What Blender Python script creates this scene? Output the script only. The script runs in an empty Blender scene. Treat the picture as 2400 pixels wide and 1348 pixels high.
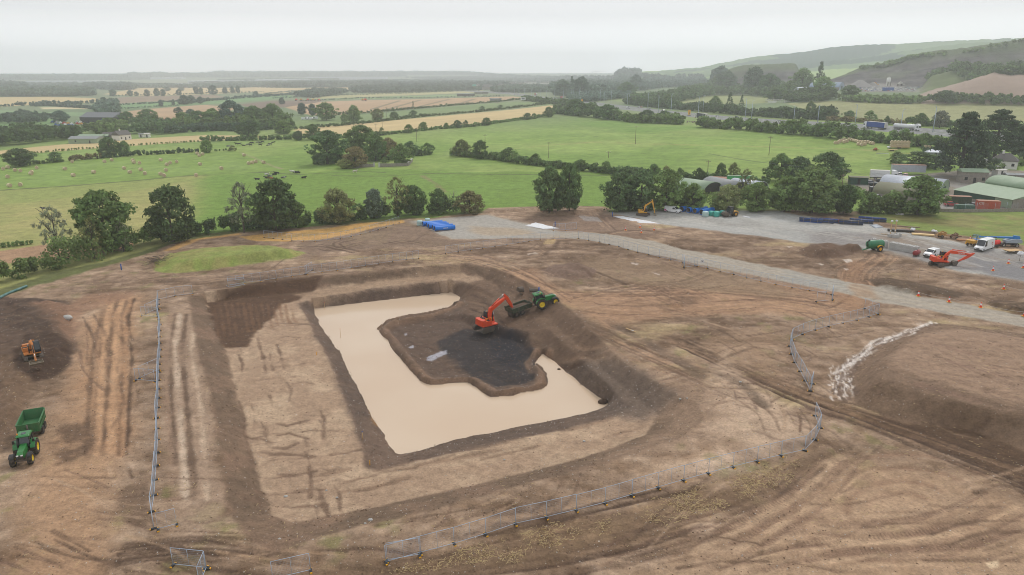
import bpy, math, random
import numpy as np
from mathutils import Vector, Matrix
R = math.radians
random.seed(11)
rng = np.random.default_rng(11)
SC = bpy.context.scene
COL = SC.collection
# camera, sky, sun, exposure
CAM_H = 46.2
FPX = 1700.0                      # focal length in pixels of a 2400 px wide frame
PITCH = math.atan(504 / FPX)
cd = bpy.data.cameras.new('camera'); cam = bpy.data.objects.new('camera', cd); COL.objects.link(cam)
cd.sensor_width = 36; cd.lens = 36 * FPX / 2400; cd.clip_start = 1; cd.clip_end = 90000
cam.location = (0, 0, CAM_H); cam.rotation_euler = (math.pi / 2 - PITCH, 0, 0)
SC.camera = cam
SUN_EL, SUN_AZ = R(48), R(25)     # azimuth clockwise from +Y
w = bpy.data.worlds.new('World'); SC.world = w; w.use_nodes = True
nt = w.node_tree; nt.nodes.clear()
out = nt.nodes.new('ShaderNodeOutputWorld'); bg = nt.nodes.new('ShaderNodeBackground')
sky = nt.nodes.new('ShaderNodeTexSky'); sky.sky_type = 'NISHITA'; sky.sun_disc = False
sky.sun_elevation = SUN_EL; sky.sun_rotation = SUN_AZ; sky.dust_density = 4
mx = nt.nodes.new('ShaderNodeMix'); mx.data_type = 'RGBA'; mx.inputs[0].default_value = 0.93
tc = nt.nodes.new('ShaderNodeTexCoord'); mp = nt.nodes.new('ShaderNodeMapping')
mp.inputs['Scale'].default_value = (1, 1, 6)
nz = nt.nodes.new('ShaderNodeTexNoise'); nz.inputs['Scale'].default_value = 1.1; nz.inputs['Detail'].default_value = 4
sp = nt.nodes.new('ShaderNodeSeparateXYZ')
cr = nt.nodes.new('ShaderNodeValToRGB')   # overcast deck: brighter low down, greyer overhead
cr.color_ramp.elements[0].position = 0.0; cr.color_ramp.elements[0].color = (2.05, 2.08, 2.16, 1)
cr.color_ramp.elements[1].position = 0.3; cr.color_ramp.elements[1].color = (0.80, 0.815, 0.85, 1)
e = cr.color_ramp.elements.new(0.04); e.color = (1.46, 1.48, 1.53, 1)
e = cr.color_ramp.elements.new(0.02); e.color = (1.9, 1.93, 2.0, 1)
e = cr.color_ramp.elements.new(0.07); e.color = (1.0, 1.015, 1.05, 1)
e = cr.color_ramp.elements.new(0.11); e.color = (.9, .912, .94, 1)
vm = nt.nodes.new('ShaderNodeMix'); vm.data_type = 'RGBA'; vm.blend_type = 'MULTIPLY'; vm.inputs[0].default_value = 1
nr = nt.nodes.new('ShaderNodeMapRange'); nr.inputs[1].default_value = .3; nr.inputs[2].default_value = .7
nr.inputs[3].default_value = 9.25; nr.inputs[4].default_value = 10.4
L = nt.links
L.new(tc.outputs['Generated'], mp.inputs[0]); L.new(mp.outputs[0], nz.inputs['Vector'])
L.new(tc.outputs['Generated'], sp.inputs[0]); L.new(sp.outputs['Z'], cr.inputs[0])
L.new(nz.outputs[0], nr.inputs[0]); L.new(cr.outputs[0], vm.inputs[6]); L.new(nr.outputs[0], vm.inputs[7])
L.new(sky.outputs[0], mx.inputs[6]); L.new(vm.outputs[2], mx.inputs[7])
L.new(mx.outputs[2], bg.inputs[0]); bg.inputs[1].default_value = 0.1
L.new(bg.outputs[0], out.inputs[0])
sd_ = bpy.data.lights.new('sun', 'SUN'); sd_.energy = 1.45; sd_.angle = R(12); sd_.color = (1, .96, .9)
sun = bpy.data.objects.new('sun', sd_); COL.objects.link(sun)
sdir = Vector((math.sin(SUN_AZ) * math.cos(SUN_EL), math.cos(SUN_AZ) * math.cos(SUN_EL), math.sin(SUN_EL)))
sun.rotation_euler = sdir.to_track_quat('Z', 'Y').to_euler(); sun.location = (0, 0, 400)
SC.view_settings.view_transform = 'Standard'; SC.view_settings.look = 'None'
SC.view_settings.exposure = 0.0; SC.view_settings.gamma = 1
SC.cycles.max_bounces = 10; SC.cycles.diffuse_bounces = 3; SC.cycles.glossy_bounces = 2
SC.cycles.transmission_bounces = 3; SC.cycles.transparent_max_bounces = 8; SC.cycles.volume_bounces = 10
SC.cycles.use_adaptive_sampling = False; SC.cycles.use_denoising = True; SC.cycles.pixel_filter_type = 'BLACKMAN_HARRIS'; SC.cycles.filter_width = 1.0
# small numeric helpers
def s2l(c):
 c = np.asarray(c, float) / 255.0
 return np.where(c <= .04045, c / 12.92, ((c + .055) / 1.055) ** 2.4)
def lin(r, g, b, k=1.0):
 return tuple(float(v) * k for v in s2l((r, g, b)))
def sstep(a, b, x):
 t = np.clip((x - a) / (b - a), 0, 1)
 return t * t * (3 - 2 * t)
def vnoise(x, y, scale, seed=0):
 x = np.asarray(x, float) / scale; y = np.asarray(y, float) / scale
 xi = np.floor(x).astype(np.int64); yi = np.floor(y).astype(np.int64)
 fx = x - xi; fy = y - yi
 fx = fx * fx * (3 - 2 * fx); fy = fy * fy * (3 - 2 * fy)
 def h(a, b):
  n = (a * 374761393 + b * 668265263 + seed * 974634541) & 0xffffffff
  n = ((n ^ (n >> 13)) * 1274126177) & 0xffffffff
  n = (n ^ (n >> 16)) & 0xffff
  return n / 65535.0
 return (h(xi, yi) * (1 - fx) + h(xi + 1, yi) * fx) * (1 - fy) + (h(xi, yi + 1) * (1 - fx) + h(xi + 1, yi + 1) * fx) * fy
def fbm(x, y, scale, oc=3, seed=0):
 t = 0; a = .5; s = 0
 for k in range(oc):
  t = t + a * vnoise(x, y, scale / 2 ** k, seed + k * 17); s += a; a *= .55
 return t / s
def sdist(px, py, poly):
 """signed distance to a polygon, negative inside"""
 poly = np.asarray(poly, float); n = len(poly)
 d2 = np.full(px.shape, 1e18); ins = np.zeros(px.shape, bool)
 for i in range(n):
  ax, ay = poly[i]; bx, by = poly[(i + 1) % n]
  ex, ey = bx - ax, by - ay
  wx, wy = px - ax, py - ay
  t = np.clip((wx * ex + wy * ey) / (ex * ex + ey * ey + 1e-12), 0, 1)
  d2 = np.minimum(d2, (wx - t * ex) ** 2 + (wy - t * ey) ** 2)
  c = ((ay > py) != (by > py))
  if abs(ey) > 1e-12:
   ins ^= c & (px < ex * (py - ay) / ey + ax)
 d = np.sqrt(d2)
 return np.where(ins, -d, d)
def ldist(px, py, pl):
 d2 = np.full(px.shape, 1e18)
 for (ax, ay), (bx, by) in zip(pl[:-1], pl[1:]):
  ex, ey = bx - ax, by - ay
  wx, wy = px - ax, py - ay
  t = np.clip((wx * ex + wy * ey) / (ex * ex + ey * ey + 1e-12), 0, 1)
  d2 = np.minimum(d2, (wx - t * ex) ** 2 + (wy - t * ey) ** 2)
 return np.sqrt(d2)
# the lie of the land
def h0(x, y):
 x = np.asarray(x, float); y = np.asarray(y, float)
 r = np.hypot(x, y)
 z = .0195 * 400 * np.tanh(x / 400) + .0157 * 500 * np.tanh(y / 500)
 z = z * np.exp(-(r / 4500) ** 2)
 z = z + 38 * sstep(3800, 7400, r) ** 1.5
 z = z + 13 * sstep(620, 1000, r) * sstep(.28, .42, np.arctan2(x, y)) * sstep(3000, 1600, r)
 return z + 5.5 * np.exp(-((x - 235) / 120) ** 2 - ((y - 430) / 130) ** 2)
CP, SP = math.cos(PITCH), math.sin(PITCH)
def ray(px, py):
 u = (px - 1200) / FPX; v = (674 - py) / FPX
 return np.array([u, CP + v * SP, -SP + v * CP])
T_MARCH = np.geomspace(25, 7400, 900)
def hit(px, py, hf=None, dz=0.0):
 """ground point that shows at this place of the photograph"""
 hf = hf or h0
 d = ray(px, py); t = T_MARCH
 g = CAM_H + d[2] * t - hf(d[0] * t, d[1] * t) - dz
 k = np.argmax(g < 0)
 if not g[k] < 0:
  k = len(t) - 1
 a, b = t[max(k - 1, 0)], t[k]
 for _ in range(3):
  tt = np.linspace(a, b, 12)
  g = CAM_H + d[2] * tt - hf(d[0] * tt, d[1] * tt) - dz
  j = int(np.argmax(g < 0)); j = j if g[j] < 0 else 11
  a, b = tt[max(j - 1, 0)], tt[j]
 t = .5 * (a + b)
 return (d[0] * t, d[1] * t)
def W(pts, dz=0.0, hf=None):
 return [hit(p[0], p[1], hf, dz) for p in pts]
def depth_of(x, y, z):
 return y * CP - (z - CAM_H) * SP
def flat_hit(px, py, z):
 d = ray(px, py); t = (CAM_H - z) / -d[2]
 return (d[0] * t, d[1] * t)
# pit, pond and spoil heaps (heights)
WATER_Z = -3.0
PIT_C = W([(440, 695), (500, 683), (620, 664), (860, 637), (1000, 625), (1090, 616), (1160, 628), (1250, 668), (1335, 725), (1400, 790),
  (1480, 866), (1560, 908), (1632, 942), (1652, 980), (1590, 1028), (1440, 1076), (1300, 1117), (1150, 1155), (1000, 1196), (860, 1232),
  (740, 1262), (640, 1295), (590, 1265), (560, 1230), (535, 1181), (518, 1080), (506, 990), (488, 900), (468, 830), (452, 760)])
PIT_T = W([(482, 703), (505, 760), (525, 800), (545, 880), (565, 960), (598, 1085), (634, 1205), (695, 1225), (790, 1206), (888, 1184), (1050, 1150),
  (1200, 1115), (1320, 1085), (1440, 1050), (1510, 1018), (1545, 972), (1440, 893), (1385, 838), (1335, 790), (1290, 752), (1220, 702), (1150, 658),
  (1085, 642), (1000, 645), (860, 662), (690, 685), (560, 698)], -2.0)
PIT_I = W([(700, 712), (722, 750), (750, 805), (775, 850), (795, 900), (818, 960), (838, 1020), (858, 1092), (885, 1100), (960, 1084), (1080, 1058), (1200, 1030),
  (1330, 1004), (1440, 975), (1475, 955), (1420, 898), (1365, 846), (1318, 800), (1270, 762), (1205, 718), (1140, 680), (1085, 660), (1000, 662), (880, 676), (760, 698)], -2.4)
POND_PX = [(733, 722), (900, 703), (1059, 684), (1080, 697), (1076, 704), (1065, 714), (1050, 726), (1030, 732), (990, 740), (950, 746), (925, 751), (905, 757),
  (885, 771), (896, 786), (910, 797), (917, 812), (932, 830), (945, 847), (962, 867), (975, 880), (985, 892), (1000, 900), (1025, 901), (1050, 897),
  (1075, 895), (1102, 897), (1117, 907), (1137, 922), (1150, 930), (1175, 927), (1200, 926), (1220, 919), (1247, 916), (1267, 912), (1286, 899), (1282, 875),
  (1272, 865), (1257, 852), (1255, 845), (1267, 832), (1271, 828), (1285, 837), (1300, 847), (1310, 857), (1325, 872), (1342, 882), (1362, 900), (1385, 917),
  (1412, 935), (1430, 949), (1417, 957), (1375, 969), (1340, 977), (1287, 987), (1200, 1004), (1132, 1020), (1075, 1030), (1032, 1041), (983, 1055), (937, 1065),
  (928, 1062), (909, 1036), (892, 1010), (877, 985), (862, 955), (850, 932), (835, 902), (817, 875), (810, 855), (795, 825), (775, 797), (750, 762), (740, 742)]
POND = [flat_hit(px, py, WATER_Z) for px, py in POND_PX]
ISLE_LINE = [flat_hit(px, py, WATER_Z + .5) for px, py in POND_PX[5:41]]
ISLE_IN = [flat_hit(px, py, WATER_Z) for px, py in [(905, 775), (930, 757), (1000, 748), (1090, 745), (1160, 780), (1240, 800), (1262, 850), (1262, 890), (1240, 905),
  (1160, 915), (1120, 893), (1080, 884), (1010, 888), (975, 860), (940, 820)]]
def M(base, top, dz, seed=1, rough=.25):
 return dict(base=W(base), top=W(top, dz), dz=dz, rough=rough)
MOUNDS = dict(
 grass=M([(362, 636), (368, 615), (400, 594), (480, 581), (600, 574), (680, 584), (717, 594), (690, 603), (600, 616), (500, 632), (412, 641)],
   [(432, 598), (470, 586), (560, 577), (630, 576), (655, 583), (610, 592), (520, 602), (450, 608)], 2.0),
 right=M([(1999, 946), (1992, 905), (2005, 862), (2060, 817), (2130, 778), (2200, 759), (2330, 772), (2450, 792), (2700, 850), (2800, 1300), (2600, 1110), (2400, 1053), (2265, 1003), (2119, 990), (2066, 973)],
   [(2062, 888), (2110, 898), (2166, 918), (2265, 946), (2420, 972), (2640, 1000), (2680, 900), (2440, 815), (2300, 790), (2205, 780), (2140, 806), (2085, 845)], 3.0),
 left=M([(-120, 700), (0, 700), (82, 697), (160, 706), (167, 740), (166, 775), (176, 822), (160, 855), (125, 885), (90, 900), (65, 935), (62, 985), (30, 1010), (-200, 1030)],
  [(-120, 690), (0, 700), (110, 708), (138, 735), (135, 790), (120, 830), (70, 850), (30, 880), (10, 960), (-100, 990)], 1.3, rough=.6),
 dome=M([(1265, 634), (1300, 621), (1350, 618), (1395, 630), (1402, 642), (1385, 652), (1340, 657), (1290, 647)], [(1310, 626), (1345, 622), (1375, 632), (1350, 642)], .9),
 heap=M([(1868, 592), (1900, 572), (1960, 565), (1985, 580), (1975, 600), (1930, 606), (1890, 602)], [(1915, 575), (1940, 570), (1955, 578), (1930, 585)], 1.7),
 heap2=M([(1965, 578), (1990, 564), (2020, 570), (2030, 582), (2000, 591), (1975, 588)], [(1990, 570), (2010, 572), (2002, 578)], 1.3),
 low=M([(2035, 655), (2080, 651), (2180, 668), (2258, 687), (2245, 699), (2150, 692), (2060, 676)], [(2065, 660), (2100, 660), (2190, 678), (2215, 688), (2150, 682), (2085, 669)], .8),
 low2=M([(2312, 710), (2340, 702), (2460, 716), (2460, 742), (2380, 732), (2330, 722)], [(2335, 709), (2360, 708), (2460, 722), (2460, 732), (2390, 724)], .8),
 berm=M([(1130, 500), (1140, 490), (1250, 484), (1420, 484), (1425, 494), (1380, 500), (1290, 503), (1260, 493)], [(1150, 493), (1260, 487), (1400, 487), (1395, 493), (1300, 497), (1260, 490)], .8),
 brush=M([(340, 628), (348, 612), (372, 597), (386, 594), (378, 612), (360, 628)], [(354, 618), (372, 604), (376, 607), (362, 622)], 1.0),
 pile=M([(1560, 716), (1580, 706), (1602, 705), (1612, 712), (1600, 719), (1575, 722)], [(1580, 712), (1595, 710), (1590, 715)], .6),
 berm2=M([(1300, 625), (1340, 615), (1400, 640), (1480, 664), (1470, 668), (1390, 648)], [(1335, 619), (1400, 643), (1465, 664), (1390, 646)], .5),
)
HILLS = [
 ([(1440, 170), (1560, 165), (1640, 158), (1690, 148), (1745, 137), (1800, 129), (1830, 127), (1880, 122), (1930, 114), (1970, 108), (2040, 104), (2100, 103), (2180, 98), (2240, 95), (2330, 91), (2400, 88), (2500, 84), (2700, 80), (3400, 100)], 2300, 3300, 4600, .9, 'hill'),
 ([(1640, 176), (1720, 168), (1800, 160), (1870, 150), (1930, 143), (2000, 138), (2060, 130), (2100, 122), (2200, 108), (2260, 100), (2330, 97), (2400, 92), (2700, 90), (3300, 120)], 2050, 2650, 3300, .9, 'hill'),
 ([(1860, 207), (1930, 193), (1975, 176), (2020, 158), (2060, 152), (2110, 141), (2128, 131), (2150, 126), (2200, 118), (2240, 115), (2300, 107), (2350, 99), (2400, 92), (2500, 85), (2800, 80), (3200, 160)], 1060, 1300, 1750, 1.5, 'rock_face'),
 ([(1660, 182), (1690, 168), (1720, 158), (1745, 152), (1800, 151), (1850, 148), (1866, 150), (1875, 168), (1885, 190)], 1350, 1550, 1900, 1.4, 'rock_face'),
 ([(2150, 212), (2165, 196), (2185, 178), (2230, 165), (2300, 160), (2400, 158), (2700, 150), (3100, 170)], 905, 1040, 1200, 1.2, 'knoll'),
 ([(2160, 217), (2230, 200), (2290, 182), (2330, 170), (2360, 176), (2400, 175), (2600, 170), (2900, 190)], 790, 900, 980, .7, 'spoil_heap'),
]
for i, hl in enumerate(HILLS):
 az = []; te = []
 for px, py in hl[0]:
  d = ray(px, py); az.append(math.atan2(d[0], d[1])); te.append(d[2] / math.hypot(d[0], d[1]))
 HILLS[i] = (np.array(az), np.array(te)) + hl[1:]
def hills(x, y, base):
 r = np.hypot(x, y); az = np.arctan2(x, y)
 H = base.copy(); idx = np.full(np.shape(base), -1)
 for i, (a, t, rf, rr, rb, pw, kind) in enumerate(HILLS):
  m = (az > a[0] - .004) & (az < a[-1]) & (r > rf) & (r < rb)
  if not m.any():
   continue
  rm, am = r[m], az[m]
  hr = CAM_H + rr * np.interp(am, a, t)
  hr = hr + (fbm(am * 3000, rm * 0, 14, 3, i) - .5) * rr * .0016
  s = np.where(rm < rr, np.clip((rm - rf) / (rr - rf), 0, 1) ** pw, 1 - sstep(rr, rb, rm))
  edge = sstep(a[0] - .004, a[0] + .01, am)
  b = base[m]; hh = b + (hr - b) * s * edge
  if kind == 'rock_face':
   hh = hh + (fbm(x[m], y[m], 70, 4, 5) - .5) * 26 * np.sin(np.clip(s, 0, 1) * math.pi) * (rm < rr)
  cur = H[m]; win = hh > cur + .3
  ii = idx[m]; ii[win] = i; idx[m] = ii
  H[m] = np.maximum(cur, hh)
 return H, idx
def rel_height(x, y):
 """pit and heaps over the site plane"""
 x = np.asarray(x, float); y = np.asarray(y, float)
 z = h0(x, y); shp = z.shape
 x = x.ravel(); y = y.ravel(); z = z.ravel().copy()
 def sub(poly, mar=0):
  p = np.asarray(poly)
  return np.nonzero((x > p[:, 0].min() - mar) & (x < p[:, 0].max() + mar) & (y > p[:, 1].min() - mar) & (y < p[:, 1].max() + mar))[0]
 for m in MOUNDS.values():
  k = sub(m['base'])
  if len(k) == 0: continue
  db = sdist(x[k], y[k], m['base'])
  k = k[db < 0]; db = -db[db < 0]
  if len(k) == 0: continue
  dt = np.maximum(sdist(x[k], y[k], m['top']), 0)
  t = db / (db + dt + 1e-6); t = t * t * (3 - 2 * t) * .6 + t * .4
  z[k] += m['dz'] * t + (fbm(x[k], y[k], 2.2, 3, 3) - .5) * m['rough'] * 2 * np.minimum(t * 2, 1)
 k = sub(PIT_C)
 if len(k):
  dc = sdist(x[k], y[k], PIT_C); k = k[dc < 0]; dc = -dc[dc < 0]
 if len(k):
  X, Y = x[k], y[k]; base = z[k]
  dt = sdist(X, Y, PIT_T); di = sdist(X, Y, PIT_I); dw = sdist(X, Y, POND)
  tt = np.maximum(dt, 0); f1 = dc / (dc + tt + 1e-6)
  zz = base - 2.0 * f1
  ins = dt < 0
  f2 = np.where(ins, -dt / (-dt + np.maximum(di, 0) + 1e-6), 0)
  zz = zz - .4 * f2
  ins = (di < 0)
  f3 = np.where(ins, -di / (-di + np.maximum(dw, 0) + 1e-6), 0)
  zz = np.where(ins, zz + (WATER_Z - zz) * f3, zz)
  isl = sdist(X, Y, ISLE_IN)
  dl = ldist(X, Y, ISLE_LINE)
  land = dw > 0
  zz = zz + np.where(land, .75 * np.exp(-((dl - 1.1) / .9) ** 2) * sstep(0, .5, dl), 0)
  zz = np.where(land & (isl < 0), zz + (WATER_Z - .3 - zz) * sstep(0, 1.6, -isl) * .85, zz)
  zz = zz + np.where(land & (isl < 3), (fbm(X, Y, 2.4, 4, 9) - .5) * .5, 0)
  zz = np.where(dw < 0, WATER_Z - np.minimum(-dw * .35, 1.0), zz)
  z[k] = zz
 return z.reshape(shp)
def H(x, y):
 x = np.atleast_1d(np.asarray(x, float)); y = np.atleast_1d(np.asarray(y, float))
 z = rel_height(x, y)
 return hills(x, y, z)[0]
def at(px, py):
 """point of the finished ground seen at this place of the photograph"""
 x, y = hit(px, py, H)
 return Vector((x, y, float(H(x, y)[0])))
def atz(x, y):
 return float(H(x, y)[0])
# materials
def new_mat(name):
 m = bpy.data.materials.new(name); m.use_nodes = True
 return m, m.node_tree, m.node_tree.nodes['Principled BSDF'], m.node_tree.links
MATS = {}
def mat(name, rgb=(128, 128, 128), rough=.6, metal=0., dirt=.25, dirtc=(120, 100, 82), scale=1.5, spec=.4, alpha=1., coat=0.):
 """painted or bare surface with uneven grime over it"""
 if name in MATS: return MATS[name]
 m, t, b, l = new_mat(name)
 geo = t.nodes.new('ShaderNodeTexCoord')
 n = t.nodes.new('ShaderNodeTexNoise'); n.inputs['Scale'].default_value = scale; n.inputs['Detail'].default_value = 6; n.inputs['Roughness'].default_value = .65
 r = t.nodes.new('ShaderNodeMapRange'); r.inputs[1].default_value = .42; r.inputs[2].default_value = .75; r.inputs[3].default_value = 0; r.inputs[4].default_value = dirt
 x = t.nodes.new('ShaderNodeMix'); x.data_type = 'RGBA'
 x.inputs[6].default_value = lin(*rgb) + (1,); x.inputs[7].default_value = lin(*dirtc) + (1,)
 l.new(geo.outputs['Object'], n.inputs['Vector']); l.new(n.outputs[0], r.inputs[0]); l.new(r.outputs[0], x.inputs[0]); l.new(x.outputs[2], b.inputs['Base Color'])
 b.inputs['Roughness'].default_value = rough; b.inputs['Metallic'].default_value = metal
 b.inputs['Specular IOR Level'].default_value = spec; b.inputs['Coat Weight'].default_value = coat
 if alpha < 1: b.inputs['Alpha'].default_value = alpha
 MATS[name] = m
 return m
def ground_mat(name, sc1, sc2, amt, bump, rough=.95, streak=None, specks=False):
 """uses the painted soil/crop colour of the mesh, broken up at fine scale"""
 m, t, b, l = new_mat(name)
 N = t.nodes.new
 at_ = N('ShaderNodeAttribute'); at_.attribute_name = 'Col'
 geo = N('ShaderNodeTexCoord')
 n1 = N('ShaderNodeTexNoise'); n1.inputs['Scale'].default_value = sc1; n1.inputs['Detail'].default_value = 5; n1.inputs['Roughness'].default_value = .76
 n2 = N('ShaderNodeTexNoise'); n2.inputs['Scale'].default_value = sc2; n2.inputs['Detail'].default_value = 6; n2.inputs['Roughness'].default_value = .7
 if streak:
  mp = N('ShaderNodeMapping'); mp.inputs['Rotation'].default_value = (0, 0, R(streak[0])); mp.inputs['Scale'].default_value = (streak[1], streak[2], 1)
  l.new(geo.outputs['Object'], mp.inputs[0]); l.new(mp.outputs[0], n1.inputs['Vector'])
 else:
  l.new(geo.outputs['Object'], n1.inputs['Vector'])
 l.new(geo.outputs['Object'], n2.inputs['Vector'])
 a = N('ShaderNodeMath'); a.operation = 'ADD'; l.new(n1.outputs[0], a.inputs[0]); l.new(n2.outputs[0], a.inputs[1])
 r = N('ShaderNodeMapRange'); r.inputs[1].default_value = .6; r.inputs[2].default_value = 1.4; r.inputs[3].default_value = 1 - amt; r.inputs[4].default_value = 1 + amt
 l.new(a.outputs[0], r.inputs[0])
 x = N('ShaderNodeMix'); x.data_type = 'RGBA'; x.blend_type = 'MULTIPLY'; x.inputs[0].default_value = 1
 l.new(at_.outputs['Color'], x.inputs[6]); l.new(r.outputs[0], x.inputs[7])
 col = x.outputs[2]
 if specks:     # cleat prints pressed across the wheel tracks
  al = N('ShaderNodeAttribute'); al.attribute_name = 'along'; tm = N('ShaderNodeAttribute'); tm.attribute_name = 'tread'
  sn = N('ShaderNodeMath'); sn.operation = 'SINE'; s1 = N('ShaderNodeMath'); s1.operation = 'MULTIPLY'; s1.inputs[1].default_value = 15.0
  l.new(al.outputs['Fac'], s1.inputs[0]); l.new(s1.outputs[0], sn.inputs[0])
  s2 = N('ShaderNodeMapRange'); s2.inputs[1].default_value = -.2; s2.inputs[2].default_value = .7; s2.inputs[3].default_value = 0; s2.inputs[4].default_value = .42; l.new(sn.outputs[0], s2.inputs[0])
  s3 = N('ShaderNodeMath'); s3.operation = 'MULTIPLY'; l.new(s2.outputs[0], s3.inputs[0]); l.new(tm.outputs['Fac'], s3.inputs[1])
  xd = N('ShaderNodeMix'); xd.data_type = 'RGBA'; xd.inputs[7].default_value = lin(70, 54, 44) + (1,)
  l.new(s3.outputs[0], xd.inputs[0]); l.new(col, xd.inputs[6]); col = xd.outputs[2]
  v = N('ShaderNodeTexVoronoi'); v.inputs['Scale'].default_value = 1.15; l.new(geo.outputs['Object'], v.inputs['Vector'])
  s = N('ShaderNodeSeparateColor'); l.new(v.outputs['Color'], s.inputs[0])
  th = N('ShaderNodeMath'); th.operation = 'LESS_THAN'; l.new(s.outputs[0], th.inputs[0]); l.new(at_.outputs['Alpha'], th.inputs[1])
  sz = N('ShaderNodeMapRange'); sz.inputs[1].default_value = 0; sz.inputs[2].default_value = 1; sz.inputs[3].default_value = .04; sz.inputs[4].default_value = .12; l.new(s.outputs[1], sz.inputs[0])
  lt = N('ShaderNodeMath'); lt.operation = 'LESS_THAN'; l.new(v.outputs['Distance'], lt.inputs[0]); l.new(sz.outputs[0], lt.inputs[1])
  mu = N('ShaderNodeMath'); mu.operation = 'MULTIPLY'; l.new(th.outputs[0], mu.inputs[0]); l.new(lt.outputs[0], mu.inputs[1])
  y = N('ShaderNodeMix'); y.data_type = 'RGBA'; y.inputs[7].default_value = lin(205, 196, 186) + (1,)
  l.new(mu.outputs[0], y.inputs[0]); l.new(col, y.inputs[6]); col = y.outputs[2]
 l.new(col, b.inputs['Base Color']); b.inputs['Roughness'].default_value = rough; b.inputs['Specular IOR Level'].default_value = .25
 bp = N('ShaderNodeBump'); bp.inputs['Strength'].default_value = 1; bp.inputs['Distance'].default_value = bump
 l.new(a.outputs[0], bp.inputs['Height']); l.new(bp.outputs[0], b.inputs['Normal'])
 MATS[name] = m
 return m
# the ground sheet: a polar grid, finest where the site is
ANG = np.concatenate([np.arange(-180, -75, 3.0), np.arange(-75, -42, .6), np.arange(-42, 42, .1), np.arange(42, 75, .6), np.arange(75, 180.1, 3.0)])
RAD = np.concatenate([np.linspace(1.5, 40, 14), np.geomspace(42, 50, 14), np.exp(np.arange(math.log(50.3), math.log(330), .0038)),
     np.exp(np.arange(math.log(330), math.log(900), .0045)), np.exp(np.arange(math.log(900), math.log(2600), .009)), np.geomspace(2605, 7500, 80)])
NA, NR = len(ANG), len(RAD)
aa, rr_ = np.meshgrid(np.radians(ANG), RAD)
GX = (rr_ * np.sin(aa)).ravel(); GY = (rr_ * np.cos(aa)).ravel(); GR = rr_.ravel()
GZ0 = rel_height(GX, GY)
GZ, GHI = hills(GX, GY, GZ0)
RGB = np.empty((len(GX), 3)); PEB = np.zeros(len(GX)); DZ = np.zeros(len(GX)); ALONG = np.zeros(len(GX)); TREAD = np.zeros(len(GX))
def near(world, mar):
 p = np.asarray(world)
 return np.nonzero((GX > p[:, 0].min() - mar) & (GX < p[:, 0].max() + mar) & (GY > p[:, 1].min() - mar) & (GY < p[:, 1].max() + mar))[0]
PN = [100]
def paint(px, col, st=1.0, soft=.8, ed=1.0, edsc=4.0, patch=0, patchsc=6.0, peb=None, world=False, hf=None):
 wd = px if world else W(px, 0, hf)
 k = near(wd, soft + ed + 1)
 if not len(k): return
 PN[0] += 7
 X, Y = GX[k], GY[k]
 d = sdist(X, Y, wd) + (fbm(X, Y, edsc, 3, PN[0]) - .5) * 2 * ed
 m = sstep(soft, -soft, d) * st
 if patch:
  m = m * np.clip(sstep(.5 - patch, .5 + .25, fbm(X, Y, patchsc, 4, PN[0] + 3)) * 1.3, 0, 1)
 RGB[k] += (np.array(col, float) - RGB[k]) * m[:, None]
 if peb is not None:
  PEB[k] += (peb - PEB[k]) * m
def adist(px, py, pl):
 """distance to a path and how far along it"""
 d2 = np.full(px.shape, 1e18); al = np.zeros(px.shape); s = 0.
 for (ax, ay), (bx, by) in zip(pl[:-1], pl[1:]):
  ex, ey = bx - ax, by - ay; ln = math.hypot(ex, ey)
  t = np.clip(((px - ax) * ex + (py - ay) * ey) / (ln * ln + 1e-12), 0, 1)
  q = (px - ax - t * ex) ** 2 + (py - ay - t * ey) ** 2; m = q < d2
  d2 = np.where(m, q, d2); al = np.where(m, s + t * ln, al); s += ln
 return np.sqrt(d2), al
SUB = None
def stroke(px, width, col, st=.6, soft=.25, depth=0.0, brk=.35, world=False, wob=.25, cleat=0):
 wd = px if world else W(px)
 if SUB is None: k = near(wd, width + 2)
 else:
  p = np.asarray(wd); mar = width + 2
  k = SUB[(SX > p[:, 0].min() - mar) & (SX < p[:, 0].max() + mar) & (SY > p[:, 1].min() - mar) & (SY < p[:, 1].max() + mar)]
 if not len(k): return
 PN[0] += 7
 X, Y = GX[k], GY[k]
 d, al = adist(X, Y, wd); kk = d < width + 1.5; k = k[kk]; d = d[kk]; al = al[kk]; X = X[kk]; Y = Y[kk]
 d = d + (fbm(X, Y, 2.5, 2, PN[0]) - .5) * 2 * wob
 m = sstep(width / 2 + soft, width / 2 - soft, d)
 m = m * np.clip(.25 + (fbm(X, Y, 7, 3, PN[0] + 1) - brk) * 3.0, 0, 1)
 RGB[k] += (np.array(col, float) - RGB[k]) * (m * st)[:, None]
 if depth: DZ[k] -= depth * m
 if cleat:
  w_ = m > .35; ALONG[k[w_]] = al[w_]; TREAD[k[w_]] = np.minimum(1, m[w_] * 1.3) * cleat
def smooth(pts, n=6):
 P = [np.array(p, float) for p in pts]; P = [2 * P[0] - P[1]] + P + [2 * P[-1] - P[-2]]; o = []
 for i in range(1, len(P) - 2):
  for s in range(n):
   t = s / n
   o.append(tuple(.5 * (2 * P[i] + (P[i + 1] - P[i - 1]) * t + (2 * P[i - 1] - 5 * P[i] + 4 * P[i + 1] - P[i + 2]) * t * t + (3 * P[i] - P[i - 1] - 3 * P[i + 1] + P[i + 2]) * t ** 3)))
 return o + [tuple(P[-2])]
def offset(wd, d):
 o = []
 for i, p in enumerate(wd):
  a = wd[max(i - 1, 0)]; b = wd[min(i + 1, len(wd) - 1)]
  tx, ty = b[0] - a[0], b[1] - a[1]; n = math.hypot(tx, ty) + 1e-9
  o.append((p[0] - ty / n * d, p[1] + tx / n * d))
 return o
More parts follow.
